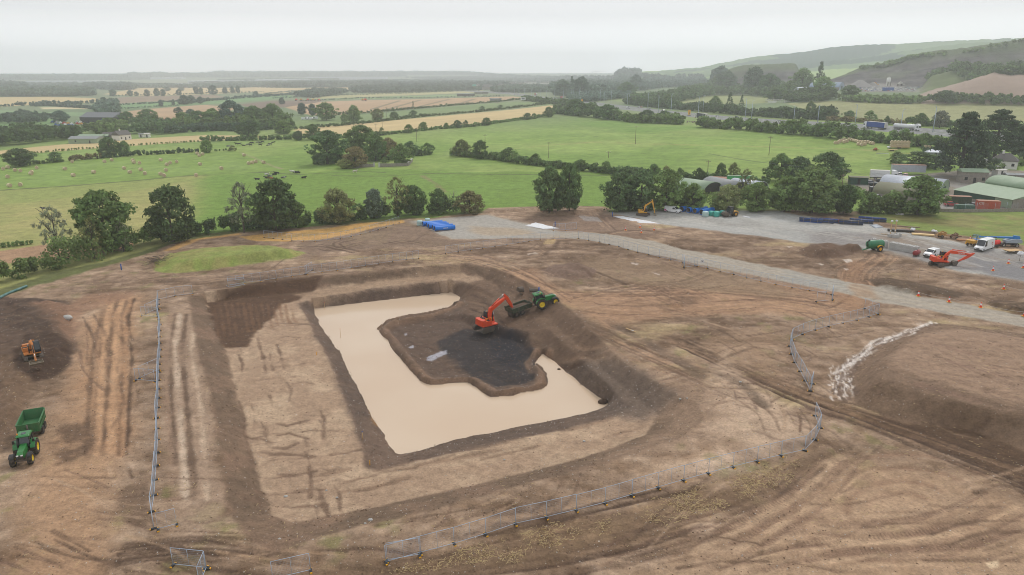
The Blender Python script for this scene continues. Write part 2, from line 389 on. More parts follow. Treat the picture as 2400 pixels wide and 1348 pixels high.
def ruts(px, spread, n, dark=(98, 80, 66), light=(178, 150, 124), st=.55, width=.5, depth=.07, cleat=.6):
 """wheel ruts: pairs of strands along a path, some pressed dark and wet, some polished pale"""
 wd = smooth(W(px))
 for i in range(n):
  off = random.uniform(-spread, spread)
  a = random.uniform(0, .3) if n > 2 else 0; b = random.uniform(.7, 1) if n > 2 else 1
  sub = wd[int(a * len(wd)):max(int(b * len(wd)), int(a * len(wd)) + 3)]
  if len(sub) < 2: continue
  drift = random.uniform(-.8, .8)
  for side in (-.95, .95):
   ln = offset(sub, off + side)
   ln = [(p[0] + drift * t / len(ln), p[1]) for t, p in enumerate(ln)]
   dk_ = random.random() < .6
   stroke(ln, width * random.uniform(.6, 1.1), dark if dk_ else light, st * random.uniform(.6, 1.2), soft=.16, depth=depth, world=True, wob=.14, cleat=cleat if dk_ else 0)
SOIL = [(-500, 2000), (-500, 800), (-120, 722), (0, 690), (60, 672), (120, 655), (180, 640), (250, 620), (320, 602), (380, 578), (470, 550), (560, 541), (700, 534), (860, 517),
  (950, 511), (1000, 512), (1130, 496), (1145, 488), (1250, 484), (1345, 482), (1420, 484), (1440, 494), (1560, 491), (1700, 488), (1850, 491), (1960, 503), (2040, 510),
  (2090, 524), (2150, 538), (2230, 548), (2320, 562), (2400, 574), (2600, 612), (2900, 680), (3200, 2000)]
YARD = [(1427, 498), (1500, 494), (1600, 492), (1700, 491), (1830, 496), (1885, 508), (1960, 514), (2040, 524), (2075, 534), (2110, 543), (2200, 560), (2290, 576), (2400, 590), (2600, 632),
  (2620, 720), (2400, 659), (2310, 644), (2240, 636), (2150, 606), (2087, 588), (2025, 585), (1975, 573), (1875, 569), (1800, 556), (1720, 547), (1630, 535), (1552, 525), (1480, 509)]
PAD = [(968, 519), (1040, 511), (1140, 504), (1200, 519), (1260, 531), (1310, 544), (1420, 547), (1525, 565), (1600, 584), (1700, 602), (1800, 623), (1887, 640), (1987, 660), (2050, 671),
 (2150, 692), (2300, 720), (2400, 740), (2700, 800), (2700, 850), (2400, 765), (2225, 736), (2125, 720), (2025, 701), (1987, 688), (1950, 682), (1800, 651), (1700, 631), (1600, 611), (1525, 596),
 (1450, 578), (1385, 564), (1300, 557), (1200, 558), (1062, 561), (1020, 545)]
PASTURE = [(-300, 455), (0, 445), (100, 441), (300, 425), (420, 414), (500, 410), (560, 409), (640, 404), (700, 410), (800, 398), (900, 396), (1100, 404), (1420, 404), (1445, 500), (1345, 486), (1250, 488), (1145, 494), (1000, 516), (860, 521), (560, 545), (380, 582), (250, 624), (0, 690), (-300, 770)]
ROAD_UP = [(1000, 208), (1100, 212), (1200, 217), (1275, 227), (1362, 235), (1412, 242), (1475, 249), (1550, 258), (1612, 264), (1662, 269), (1800, 279), (1950, 287), (2060, 293), (2200, 303), (2450, 320), (2700, 338)]
ROAD_LO = [(1000, 211), (1100, 215), (1200, 222), (1262, 232), (1325, 239), (1400, 248), (1460, 257), (1525, 264), (1575, 270), (1625, 275), (1662, 278), (1800, 290), (1950, 300), (2060, 308), (2200, 319), (2450, 338), (2700, 358)]
MOTORWAY = ROAD_UP + ROAD_LO[::-1]
SLIP = [(1440, 246), (1465, 242), (1473, 245), (1468, 250), (1455, 251)]
G1, G2, G3 = (120, 146, 68), (140, 158, 84), (146, 146, 90)
TAN, TAN2, BROWN = (201, 178, 130), (186, 156, 122), (150, 130, 108)
FIELDS = [  # kind, colour, outline
 ('crop', TAN, [(690, 302), (780, 295), (850, 289), (1000, 275), (1100, 266), (1200, 257), (1290, 247), (1330, 253), (1290, 266), (1200, 281), (1100, 292), (1000, 300), (900, 309), (800, 318), (735, 322), (700, 312)]),
 ('crop', (124, 142, 92), [(795, 281), (820, 272), (900, 265), (1000, 255), (1100, 246), (1180, 240), (1320, 238), (1330, 244), (1200, 254), (1100, 262), (1000, 271), (850, 286)]),
 ('crop', TAN2, [(668, 252), (720, 240), (850, 235), (1000, 232), (1200, 226), (1240, 230), (1180, 237), (1060, 246), (960, 256), (880, 263), (790, 270), (730, 270)]),
 ('crop', TAN, [(-200, 380), (0, 353), (100, 343), (235, 331), (330, 325), (400, 321), (480, 317), (600, 318), (640, 322), (470, 331), (235, 347), (0, 365), (-200, 392)]),
 ('crop', TAN2, [(275, 264), (340, 256), (420, 250), (480, 246), (560, 252), (520, 268), (470, 282), (280, 281)]),
 ('grass', (118, 150, 98), [(268, 246), (330, 240), (390, 237), (450, 233), (590, 226), (680, 223), (690, 229), (560, 240), (430, 248), (330, 253), (274, 256)]),
 ('crop', BROWN, [(225, 232), (330, 226), (500, 222), (530, 228), (400, 236), (275, 243)]),
 ('crop', (128, 108, 92), [(560, 245), (640, 236), (760, 235), (740, 241), (660, 252), (600, 256)]),
 ('crop', TAN, [(-200, 240), (0, 228), (120, 227), (220, 230), (242, 236), (180, 243), (60, 247), (-200, 262)]),
 ('crop', (205, 190, 150), [(90, 252), (235, 249), (240, 256), (100, 256)]),
 ('grass', (128, 152, 108), [(-200, 275), (0, 258), (100, 262), (220, 264), (215, 273), (130, 272), (0, 270)]),
 ('grass', (118, 148, 92), [(-200, 310), (0, 273), (70, 274), (150, 282), (130, 290), (90, 298), (0, 306), (-200, 330)]),
 ('crop', TAN, [(240, 221), (330, 206), (600, 204), (690, 207), (600, 216), (480, 221), (330, 225)]),
 ('crop', TAN, [(640, 208), (760, 205), (880, 203), (900, 207), (780, 213), (640, 214)]),
 ('crop', TAN, [(600, 212), (690, 214), (660, 220), (600, 219)]),
 ('crop', (176, 170, 122), [(720, 228), (900, 218), (1130, 212), (1140, 216), (900, 226), (730, 232)]),
 ('grass', (132, 156, 106), [(700, 235), (860, 228), (1100, 221), (1100, 225), (900, 231)]),
 ('grass', (150, 150, 104), [(1840, 243), (1960, 236), (2100, 240), (2400, 247), (2700, 255), (2700, 300), (2400, 285), (2200, 281), (2080, 280), (1980, 272), (1900, 262)]),
 ('grass', (146, 152, 100), [(1570, 236), (1650, 224), (1740, 222), (1830, 228), (1820, 240), (1700, 244), (1590, 242)]),
 ('grass', (136, 152, 96), [(1395, 228), (1440, 225), (1480, 228), (1470, 240), (1420, 236)]),
]
KINDS = ['ground', 'gravel_yard', 'gravel_road', 'field', 'motorway', 'hill', 'rock_face', 'knoll', 'spoil_heap', 'farmyard']
FARM = W([(1985, 420), (2060, 418), (2200, 405), (2260, 398), (2320, 396), (2700, 420), (2700, 520), (2400, 494), (2200, 492), (2080, 470), (2000, 452)])
YARD_W, PAD_W, SOIL_W, PAST_W, MW_W = W(YARD), W(PAD), W(SOIL), W(PASTURE), W(MOTORWAY)
FIELD_W = [W(f[2]) for f in FIELDS]
def base_colours():
 X, Y = GX, GY
 n1 = fbm(X, Y, 60, 4, 1)[:, None]; n2 = fbm(X, Y, 9, 4, 2)[:, None]
 RGB[:] = np.array(G1) + (np.array(G2) - np.array(G1)) * sstep(.3, .72, n1) + (n2 - .5) * 16
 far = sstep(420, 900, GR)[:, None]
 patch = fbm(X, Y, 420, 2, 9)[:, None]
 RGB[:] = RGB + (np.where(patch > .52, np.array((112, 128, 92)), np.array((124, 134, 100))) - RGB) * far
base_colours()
paint(PASTURE, (118, 146, 66), 1, 1, .8)
paint(PASTURE[:5] + [(470, 412), (470, 470), (430, 520), (400, 600), (0, 690), (-300, 770)], (160, 158, 98), .95, 7, 5, 14)
paint([(-300, 500), (300, 470), (440, 440), (430, 520), (250, 560), (-300, 640)], (172, 164, 106), .8, 8, 6, 12, patch=.2, patchsc=9)
paint([(0, 450), (430, 415), (470, 420), (300, 450), (0, 480)], (140, 154, 84), .6, 4, 3)
paint([(480, 410), (900, 396), (1420, 404), (1440, 480), (1145, 490), (700, 520), (500, 520)], (114, 140, 60), .7, 6, 6, 20, patch=.15, patchsc=14)
for ln, c, wd_ in (([(-200, 462), (0, 446), (150, 437), (300, 425), (430, 413), (500, 409), (600, 404), (640, 402)], (92, 98, 62), 2.5), ([(600, 404), (700, 409), (850, 402), (900, 404)], (96, 106, 66), 2.0),
    ([(780, 412), (900, 413), (1000, 407), (1120, 408), (1200, 409), (1420, 411)], (92, 98, 62), 1.8), ([(990, 412), (1020, 430), (1040, 450)], (134, 132, 86), 2.2),
    ([(565, 358), (600, 372), (640, 390), (660, 396)], (150, 142, 110), 1.6)):
 stroke(ln, wd_, c, .9, .6, brk=.2, wob=.6)
paint([(-300, 458), (0, 444), (300, 424), (440, 411), (560, 408), (650, 398), (600, 373), (550, 354), (470, 358), (235, 372), (0, 390), (-300, 410)], (124, 148, 70), .85, 1.5, 1)
paint([(0, 440), (300, 418), (600, 392), (500, 365), (235, 380), (0, 400)], (140, 162, 92), .5, 5, 4, 25, patch=.2, patchsc=22)
paint([(1000, 325), (1290, 300), (1700, 325), (2000, 350), (1700, 372), (1300, 355), (1050, 345)], (142, 166, 84), .6, 12, 8, 40, patch=.25, patchsc=40)
paint([(1340, 268), (1500, 285), (1700, 300), (1500, 310), (1330, 290)], (112, 146, 62), .6, 12, 8, 40, patch=.25, patchsc=40)
stroke([(1210, 348), (1290, 340), (1400, 333), (1500, 337), (1700, 342), (2000, 350), (2150, 362), (2250, 372)], 4, (160, 152, 96), .6, 1.5, brk=.3, wob=1.5)
stroke([(1250, 300), (1400, 312), (1600, 320), (1900, 335)], 7, (158, 172, 100), .4, 3, brk=.3, wob=2)
for f, wd_ in zip(FIELDS, FIELD_W):
 paint(wd_, f[1], 1, 2, 2, 25, world=True)
 paint(wd_, [c * .93 for c in f[1]], .6, 3, 3, 25, patch=.2, patchsc=55, world=True)
for a, b in (((935, 236), (870, 256)), ((985, 234), (900, 258)), ((1050, 233), (960, 255)), ((1110, 232), (1060, 248)), ((1150, 231), (1165, 242))):
 for o in (0, 5):
  stroke([(a[0] + o, a[1]), (b[0] + o * .8, b[1])], 3.0, (112, 104, 78), .8, .8, brk=.1, wob=.2)
stroke([(690, 306), (900, 296), (1100, 276), (1300, 255)], 10, (214, 190, 140), .5, 4, brk=.3)
paint([(-120, 600), (0, 588), (100, 574), (250, 570), (330, 566), (300, 585), (150, 606), (0, 620), (-120, 640)], (172, 138, 108), 1, .8, .8, 4)
paint([(1960, 500), (2200, 494), (2400, 498), (2800, 520), (2800, 660), (2400, 574), (2150, 538), (2040, 512)], (124, 138, 70), 1, 1.5, 1.2)
paint([(2060, 506), (2200, 500), (2400, 505), (2600, 515), (2600, 580), (2400, 552), (2250, 535), (2120, 520)], (140, 132, 84), .85, 3, 3, 6, patch=.3, patchsc=5)
paint([(1920, 500), (1960, 494), (2030, 495), (2040, 503), (1990, 508)], (120, 98, 80), .9, 1.2, 1.5)
paint(FARM, (150, 146, 140), 1, 1, 1, world=True)
paint(FARM, (134, 122, 104), .7, 2, 2, 7, patch=.3, patchsc=8, world=True)
paint(MW_W, (122, 122, 122), 1, .8, .3, world=True)
MID = [((a[0] + b[0]) / 2, (a[1] + b[1]) / 2) for a, b in zip(ROAD_UP, ROAD_LO)]
MIDW = W(MID)
stroke(MIDW, 3.0, (104, 112, 92), .9, .6, brk=0, wob=.1, world=True)
for o in (-2.6, 2.6, -10.5, 10.5):
 stroke(offset(MIDW, o), .5, (196, 196, 194), .8, .3, brk=0, wob=0, world=True)
# the site soil
sx = near(SOIL_W, 5)
sd = sdist(GX[sx], GY[sx], SOIL_W) + (fbm(GX[sx], GY[sx], 4, 3, 5) - .5) * 1.4
k = sx[sd < .6]; m = sstep(.6, -.6, sd[sd < .6])[:, None]
X, Y = GX[k], GY[k]
a1 = fbm(X, Y, 26, 4, 21); a2 = fbm(X * .6 + Y * .2, Y * 1.3, 5, 4, 22); a3 = fbm(X, Y, 1.6, 3, 23); a4 = fbm(X * .35 + Y * .1, Y * 1.5, 3.2, 3, 29)
soil = np.array((144, 121, 101.)) + (a1 - .5)[:, None] * np.array((62, 58, 54.)) + (a2 - .5)[:, None] * np.array((64, 60, 55.)) + (a3 - .5)[:, None] * 52 + (a4 - .5)[:, None] * np.array((46, 44, 40))
RGB[k] += (soil - RGB[k]) * m
PEB[k] = .05
DZ[k] += ((a3 - .5) * .16 + (a2 - .5) * .3) * m[:, 0]
SOILK = k; SUB = k; SX = GX[k]; SY = GY[k]
dry = sstep(.55, .72, fbm(X * .7, Y * 1.2, 7, 4, 31)) * sstep(.5, .64, fbm(X, Y, 22, 3, 32))      # dead stubble, straw and sprigs of weed in the topsoil
RGB[k] += (np.array((176, 158, 118.)) - RGB[k]) * (dry * .55 * m[:, 0])[:, None]
weed = sstep(.62, .8, fbm(X, Y, 3, 3, 33)) * sstep(.52, .7, fbm(X, Y, 34, 3, 34))
RGB[k] += (np.array((122, 120, 74.)) - RGB[k]) * (weed * .5 * m[:, 0])[:, None]
DK, DK2, LT, OR = (102, 82, 67), (84, 66, 54), (176, 150, 126), (170, 134, 104)
paint([(60, 1400), (40, 1180), (100, 1080), (160, 900), (190, 760), (250, 700), (330, 690), (310, 800), (300, 950), (310, 1050), (260, 1150), (240, 1400)], (172, 140, 112), .85, 2.5, 2, 6)
paint([(200, 1010), (190, 900), (225, 760), (265, 705), (318, 700), (305, 800), (300, 1000), (290, 1060), (220, 1060)], OR, .6, 1.2, 1.4, 4, patch=.4, patchsc=4)
for x0, x1, x2, wd_, c, s_ in ((196, 206, 236, .5, DK, .5), (202, 211, 240, .35, DK, .5), (238, 248, 262, .45, DK, .6), (244, 253, 266, .3, DK2, .5), (262, 264, 276, .9, (190, 154, 122), .7), (227, 236, 250, 1.0, (190, 154, 122), .7), (296, 303, 300, .5, DK2, .8), (284, 290, 294, .8, OR, .6), (278, 282, 285, .4, DK, .5), (214, 224, 244, .3, DK, .4)):
 stroke([(x0, 1065), (x1, 930), (x1 + 6, 840), (x2, 740), (x2 + 14, 700)], wd_, c, s_, .3, .1, brk=.3, wob=.35)
paint([(120, 1040), (125, 1000), (210, 985), (215, 1070), (140, 1085)], DK, .7, 1, 1, 2.5, patch=.4, patchsc=2)
paint([(380, 760), (400, 715), (440, 710), (470, 850), (500, 1000), (525, 1180), (470, 1270), (420, 1250), (395, 1000)], (168, 144, 124), .7, 1, 1, 4)
for xa, xb, c in ((398, 402, DK), (425, 438, DK), (410, 420, (196, 176, 156)), (448, 470, (190, 168, 146)), (388, 392, (150, 124, 104))):
 stroke([(xa + 12, 735), (xa, 820), (xb, 950), (xb + 10, 1080), (xb + 16, 1170)], .7, c, .75, .3, .08, brk=.34, wob=.3)
paint([(275, 1180), (290, 1140), (345, 1130), (350, 1240), (300, 1235)], (124, 102, 84), .8, .5, .4, 3)
paint([(82, 700), (160, 706), (166, 770), (176, 822), (160, 855), (125, 885), (80, 897), (40, 880), (-150, 860), (-150, 715)], (106, 87, 74), .95, .6, .8, 3, peb=.15)
paint([(40, 700), (160, 706), (166, 775), (100, 800), (0, 790), (-100, 760)], (88, 72, 62), .8, 1, 1.2, 3, patch=.3, patchsc=3)
paint([(30, 860), (60, 800), (110, 790), (170, 815), (160, 855), (125, 885), (80, 897), (55, 890)], DK2, .9, .6, .8, 2)
paint([(-150, 850), (30, 850), (65, 900), (66, 985), (40, 1030), (-150, 1060)], (120, 98, 80), .9, .7, .8, 3, peb=.22)
for i in range(10):
 y = 715 + i * 12
 stroke([(0, y + 20), (60, y + 6), (130 + i * 3, y + 12)], .6, random.choice([DK2, (134, 110, 92), DK]), .6, .3, .05)
for q in ([(180, 1330), (330, 1300), (520, 1290), (760, 1330)], [(400, 1280), (560, 1310), (800, 1330), (1000, 1345)], [(640, 1340), (900, 1345), (1200, 1300), (1500, 1230), (1700, 1160), (1850, 1090)],
  [(900, 1345), (1200, 1330), (1500, 1270), (1750, 1180), (1900, 1100), (1990, 1010)], [(1000, 1270), (1200, 1240), (1500, 1170), (1700, 1130)]):
 ruts(q, 1.6, 4, DK2, (166, 138, 112), .6, .6)
paint([(700, 1360), (850, 1300), (1000, 1315), (1400, 1215), (1700, 1130), (1900, 1070), (1960, 1060), (1850, 1130), (1600, 1240), (1300, 1310), (1050, 1360)], (122, 100, 80), .8, 1.8, 2, 4)
STRAW_W = W([(880, 1345), (1300, 1225), (1700, 1120), (1880, 1075), (1850, 1140), (1500, 1250), (1200, 1320)])
paint(STRAW_W, (160, 136, 106), .25, .5, 1.5, 1.2, patch=.08, patchsc=1.1, world=True)
paint([(1500, 1360), (1700, 1240), (1900, 1130), (2050, 1080), (2200, 1100), (2500, 1200), (2500, 1400)], (176, 148, 122), .75, 3, 3, 8)
paint([(1960, 1180), (2060, 1110), (2200, 1110), (2260, 1180), (2200, 1260), (2060, 1260)], (188, 160, 134), .55, 2, 3, 5, patch=.3, patchsc=3)
for rr in (60, 100, 150, 200):
 stroke(smooth([(2110 + rr * 1.25 * math.cos(t), 1190 + rr * .62 * math.sin(t)) for t in np.linspace(0.2, 5.6, 14)]), .8, (142, 114, 94), .6, .4, .05, brk=.36)
for q in ([(1650, 1340), (1850, 1250), (2050, 1260), (2250, 1230), (2390, 1170)], [(1550, 1330), (1750, 1220), (1900, 1130), (1960, 1040)], [(1800, 1345), (2000, 1300), (2250, 1290), (2400, 1240)], [(1700, 1310), (1900, 1200), (2000, 1110), (2080, 1080)]):
 ruts(q, 2.5, 4, (136, 110, 92), (196, 168, 140), .5, .7)
paint([(2305, 1318), (2340, 1313), (2342, 1330), (2320, 1336)], (214, 190, 160), 1, .15, .3)
paint([(1560, 790), (1700, 850), (1800, 880), (1930, 930), (2000, 950), (2100, 990), (2260, 1000), (2420, 1070), (2600, 1120), (2600, 1230), (2400, 1140), (2250, 1070), (2100, 1020), (1950, 970), (1800, 905)], (124, 100, 80), .75, 1, 1.2, 4)
paint([(1990, 960), (2100, 985), (2260, 1000), (2420, 1065), (2600, 1130), (2600, 1220), (2400, 1135), (2250, 1075), (2080, 1005)], (98, 78, 62), .85, .8, 1.2, 3)
for i in range(5):
 ruts([(1600, 800 + i * 2), (1750, 868 + i * 3), (1900, 930 + i * 5), (2020, 965 + i * 7), (2200, 1025 + i * 10), (2420, 1100 + i * 14)], .8, 2, DK2, (156, 128, 104), .6, .55)
paint([(1999, 946), (1992, 905), (2005, 862), (2060, 817), (2130, 778), (2200, 759), (2330, 772), (2450, 792), (2700, 850), (2800, 1300), (2400, 1053), (2265, 1003), (2119, 990), (2066, 973)], (130, 108, 90), .95, .5, .4)
paint([(2090, 905), (2080, 870), (2150, 810), (2210, 780), (2300, 785), (2440, 810), (2640, 900), (2600, 1050), (2420, 1008), (2265, 970), (2166, 934)], (156, 131, 111), .9, 1.6, 1.2, 5)
for i in range(26):
 t = random.random(); x = 2120 + random.random() * 280; y = 800 + random.random() * 170
 stroke([(x, y), (x + 60, y + 14 + t * 10), (x + 130, y + 34 + t * 16)], random.uniform(.6, 1.6), random.choice([(122, 100, 84), (160, 134, 112), (134, 108, 94)]), .45, .5)
paint([(1180, 640), (1250, 630), (1310, 680), (1420, 690), (1600, 680), (1800, 660), (1990, 680), (2020, 720), (1960, 745), (1800, 735), (1600, 740), (1420, 770), (1330, 720), (1260, 680)], (164, 132, 106), .8, 2, 2, 6)
for q in ([(880, 585), (1010, 595), (1130, 608), (1220, 640), (1290, 690), (1340, 730)], [(860, 600), (1000, 606), (1100, 615), (1190, 645), (1250, 672), (1330, 705), (1450, 740)],
  [(1300, 690), (1450, 690), (1650, 685), (1850, 700), (1950, 715), (2020, 705)], [(1320, 715), (1450, 730), (1600, 725), (1800, 715), (1960, 735), (2040, 690), (2010, 650)],
  [(1340, 700), (1500, 670), (1560, 690), (1640, 720)], [(1480, 690), (1560, 668), (1640, 680), (1700, 705)], [(1330, 735), (1450, 800), (1560, 850), (1700, 910), (1800, 940)],
  [(2000, 700), (1990, 660), (2000, 630), (2080, 610), (2180, 620)], [(2010, 690), (2010, 640), (2060, 600), (2040, 590)]):
 ruts(q, 2.6, 7, (112, 88, 72), (184, 150, 122), .55, .55)
paint([(1960, 690), (1975, 640), (1990, 610), (2030, 615), (2020, 660), (2050, 680), (2040, 720), (1980, 740)], (156, 124, 98), .7, 1, 1, 3)
paint([(1320, 640), (1380, 600), (1500, 610), (1700, 640), (1900, 690), (1850, 700), (1600, 675), (1440, 660)], (142, 120, 98), .7, 2, 2, 6)
paint([(1640, 800), (1800, 760), (1850, 790), (1840, 860), (1880, 920), (1820, 900), (1700, 850)], (158, 132, 108), .6, 2, 2, 5, patch=.3, patchsc=4)
paint([(1540, 700), (1600, 690), (1650, 695), (1620, 720), (1560, 730)], DK, .5, 1, 1, 3, patch=.3, patchsc=3)
paint([(1700, 830), (1760, 900), (1850, 960), (1900, 1030), (1780, 1060), (1680, 1010), (1640, 930)], (186, 162, 140), .75, 1.5, 1.5, 5)
for i in range(22):
 a = random.random() * 260; b = random.random() * 190
 x, y = 1640 + a, 830 + b
 stroke([(x, y), (x + random.uniform(-20, 40), y + random.uniform(0, 16)), (x + random.uniform(-10, 70), y + random.uniform(6, 24))], .3, (126, 104, 90), .7, .15, .03)
stroke([(1430, 755), (1480, 782), (1540, 815), (1600, 850), (1640, 880)], 2.0, (112, 94, 80), .75, .7, .25, brk=.25)
stroke([(1620, 860), (1700, 880), (1740, 900), (1790, 950)], 1.6, (104, 88, 74), .7, .6, .2)
stroke([(1300, 625), (1350, 617), (1400, 640), (1470, 666)], 1.2, DK, .8, .4, .1, brk=.1)
stroke([(1240, 600), (1270, 575), (1290, 562)], 1.0, DK, .6, .4); stroke([(1270, 600), (1300, 580), (1310, 565)], 1.2, DK2, .6, .4)
paint([(1265, 634), (1300, 621), (1350, 618), (1395, 630), (1402, 642), (1385, 652), (1340, 657), (1290, 647)], (128, 106, 92), .9, .4, .3)
paint([(1868, 592), (1900, 572), (1960, 565), (2030, 575), (2030, 586), (1975, 603), (1930, 608), (1890, 604)], (112, 90, 74), .95, .5, .4, 2, peb=.2)
for q in ([(2035, 655), (2080, 651), (2180, 668), (2258, 687), (2245, 699), (2150, 692), (2060, 676)], [(2312, 710), (2340, 702), (2460, 716), (2460, 742), (2380, 732), (2330, 722)]):
 paint(q, (100, 82, 66), .95, .3, .3, 2)
paint([(1200, 520), (1310, 505), (1420, 495), (1440, 515), (1560, 545), (1500, 560), (1420, 545), (1310, 542)], (132, 110, 94), .75, 2, 2, 6)
for q in ([(1380, 560), (1450, 545), (1530, 545), (1620, 560)], [(1400, 500), (1420, 520), (1450, 545)], [(1350, 500), (1380, 510), (1400, 520)]):
 ruts(q, 1.5, 3, DK, LT, .6, .6)
paint([(980, 520), (960, 515), (860, 545), (700, 570), (720, 600), (850, 585), (1000, 580), (1180, 566), (1060, 560)], (130, 110, 94), .7, 1.5, 1.5, 6)
for q in ([(740, 575), (780, 585), (850, 570)], [(800, 580), (790, 570), (830, 560)], [(690, 580), (760, 575), (840, 590)], [(900, 572), (950, 565), (990, 570)]):
 ruts(q, .8, 2, DK2, DK, .6, .5)
for q in ([(0, 700), (200, 660), (420, 650), (600, 640), (900, 600), (1100, 575)], [(300, 670), (500, 655), (700, 630), (900, 610), (1040, 600)], [(350, 710), (420, 690), (560, 672), (800, 645), (1000, 620)]):
 ruts(q, 2.2, 6, (120, 98, 82), (172, 146, 124), .5, .6)
paint([(80, 720), (160, 712), (200, 690), (330, 680), (300, 700), (200, 730), (170, 800)], (150, 118, 96), .7, 1.5, 1.5, 4)
for i in range(12):
 stroke([(1480 + i * 8, 700 + i * 18), (1700 + i * 6, 760 + i * 14), (1850, 800 + i * 10)], random.uniform(.5, 1.4), random.choice([(126, 102, 84), (170, 142, 118), (134, 112, 96)]), .45, .5, brk=.42)
# fine crossing wheel marks everywhere on the stripped soil
def scatter_tracks(x0, x1, y0, y1, dx, dy, n, jit=.35, ln=1.0):
 for i in range(n):
  x = random.uniform(x0, x1); y = random.uniform(y0, y1); a = math.atan2(dy, dx) + random.gauss(0, jit); L_ = math.hypot(dx, dy) * random.uniform(.5, 1.2) * ln; c = random.uniform(-.25, .25)
  q = [(x, y), (x + math.cos(a) * L_ * .5, y + math.sin(a) * L_ * .5 * .6), (x + math.cos(a + c) * L_, y + math.sin(a + c) * L_ * .6)]
  ruts(q, .1, 1, random.choice([DK, (124, 100, 84), (112, 90, 74)]), random.choice([(180, 154, 130), (166, 140, 116)]), random.uniform(.35, .7), random.uniform(.28, .5), .04, .5)
scatter_tracks(1500, 2350, 1120, 1340, 200, -40, 34); scatter_tracks(750, 1700, 1200, 1345, 260, -70, 30); scatter_tracks(0, 380, 1080, 1345, 200, 60, 22); scatter_tracks(180, 330, 720, 1060, 10, 160, 14, .12); scatter_tracks(60, 600, 640, 720, 160, -30, 16)
scatter_tracks(1330, 1950, 640, 900, 180, 40, 44); scatter_tracks(1400, 1900, 570, 690, 140, 30, 20); scatter_tracks(700, 1250, 565, 640, 170, -20, 22); scatter_tracks(1850, 2380, 620, 780, 140, 30, 20); scatter_tracks(2100, 2380, 820, 1000, 150, 60, 16, .2); scatter_tracks(400, 620, 1230, 1345, 160, 20, 10); scatter_tracks(1600, 1900, 830, 1000, 120, 60, 18, .8)
# pit colours
paint(PIT_C, (136, 112, 94), .92, .5, .5, 3, world=True, peb=.1)
paint(PIT_C, (114, 96, 80), .75, .5, .5, 3, patch=.35, patchsc=5, world=True)
paint(W([(1330, 740), (1420, 800), (1500, 860), (1660, 935), (1690, 985), (1600, 1045), (1480, 1080), (1380, 1100), (1440, 1050), (1560, 985), (1480, 905), (1400, 840)], -.8), (150, 126, 106), .8, 2.5, 2, 4, world=True, peb=.12)
paint(PIT_T, (184, 160, 136), .95, .35, .5, 2.5, world=True, peb=.04)
paint(PIT_T, (158, 133, 112), .7, 1, 1, 3, patch=.3, patchsc=5, world=True)
for i in range(70):
 x = 540 + random.random() * 260; y = 760 + random.random() * 440
 if x > 600 + (y - 700) * .55 + 40: continue
 c = random.choice([(118, 96, 80)] * 2 + [(134, 112, 94)])
 if random.random() < .6: q = [(x, y), (x + 25, y + random.uniform(-8, 6)), (x + random.uniform(50, 110), y + random.uniform(-14, 8))]
 else: q = [(x, y), (x + random.uniform(0, 14), y + 20), (x + random.uniform(4, 24), y + random.uniform(40, 80))]
 stroke(W(q, -2.2), random.uniform(.25, .5), c, .75, .2, .04, brk=.3, world=True, wob=.35)
for i in range(46):
 x = 650 + random.random() * 900; y = 1215 - (x - 650) * .245 - random.random() * 90
 q = [(x, y), (x + 40, y - 9 + random.uniform(-4, 4)), (x + random.uniform(80, 160), y - random.uniform(14, 40))]
 stroke(W(q, -2.2), random.uniform(.3, .8), random.choice([(124, 102, 84), (136, 112, 93), (188, 164, 140)]), .6, .25, .05, world=True)
paint(W([(482, 700), (620, 668), (760, 655), (700, 690), (655, 700), (640, 730), (600, 762), (575, 800), (520, 805), (500, 760)], -1), (96, 74, 58), .95, .5, .8, 2.5, world=True)
for i in range(14):
 x = 500 + i * 14
 stroke(W([(x, 705), (x + 6, 740), (x + 12, 785 - i * 3)], -1.5), .5, (128, 98, 76), .6, .2, brk=.3, world=True)
paint(W([(690, 690), (860, 662), (1080, 636), (1085, 650), (1000, 655), (860, 672), (740, 700)], -2), (156, 132, 110), .8, .6, .5, world=True)
paint(PIT_I, (120, 100, 86), .95, .4, .5, 2, world=True, peb=.2)
paint(PIT_I, (100, 85, 75), .7, 1, 1, 3, patch=.3, patchsc=6, world=True)
paint(W([(1290, 790), (1340, 800), (1480, 890), (1580, 950), (1500, 975), (1430, 960), (1340, 870), (1275, 820)], -2), (112, 97, 86), .85, 2, 1.5, 4, world=True, peb=.4)
paint(W([(1150, 640), (1250, 690), (1330, 740), (1440, 800), (1380, 830), (1280, 800), (1120, 770), (1080, 700), (1085, 650)], -1), (114, 93, 77), .85, 1.8, 1.5, 4, world=True, peb=.15)
for i in range(16):
 x, y = 1090 + random.random() * 130, 640 + random.random() * 60
 stroke(W([(x, y), (x + 30, y + 14), (x + 50, y + 40)], -1), .6, random.choice([DK2, (136, 112, 92)]), .6, .3, .1, world=True)
for i in range(16):
 x, y = 1250 + random.random() * 150, 760 + random.random() * 60
 stroke(W([(x, y), (x + 25, y + 14), (x + 60, y + 24)], -1.5), .7, random.choice([DK2, (136, 112, 92), (148, 122, 100)]), .55, .3, .1, world=True)
paint(ISLE_IN, (106, 88, 76), .95, .5, .5, 2, world=True, peb=.15)
for i in range(10):
 x, y = 930 + random.random() * 120, 770 + random.random() * 90
 stroke([flat_hit(x, y, WATER_Z), flat_hit(x + 20, y + 14, WATER_Z), flat_hit(x + 60, y + 20, WATER_Z)], .6, random.choice([(134, 112, 96), DK2]), .6, .3, world=True)
paint([flat_hit(*p, WATER_Z) for p in [(1020, 800), (1090, 770), (1160, 780), (1230, 800), (1262, 850), (1255, 893), (1160, 910), (1110, 880), (1060, 840)]], (70, 63, 61), .92, .9, 1.3, 3, world=True, peb=.15)
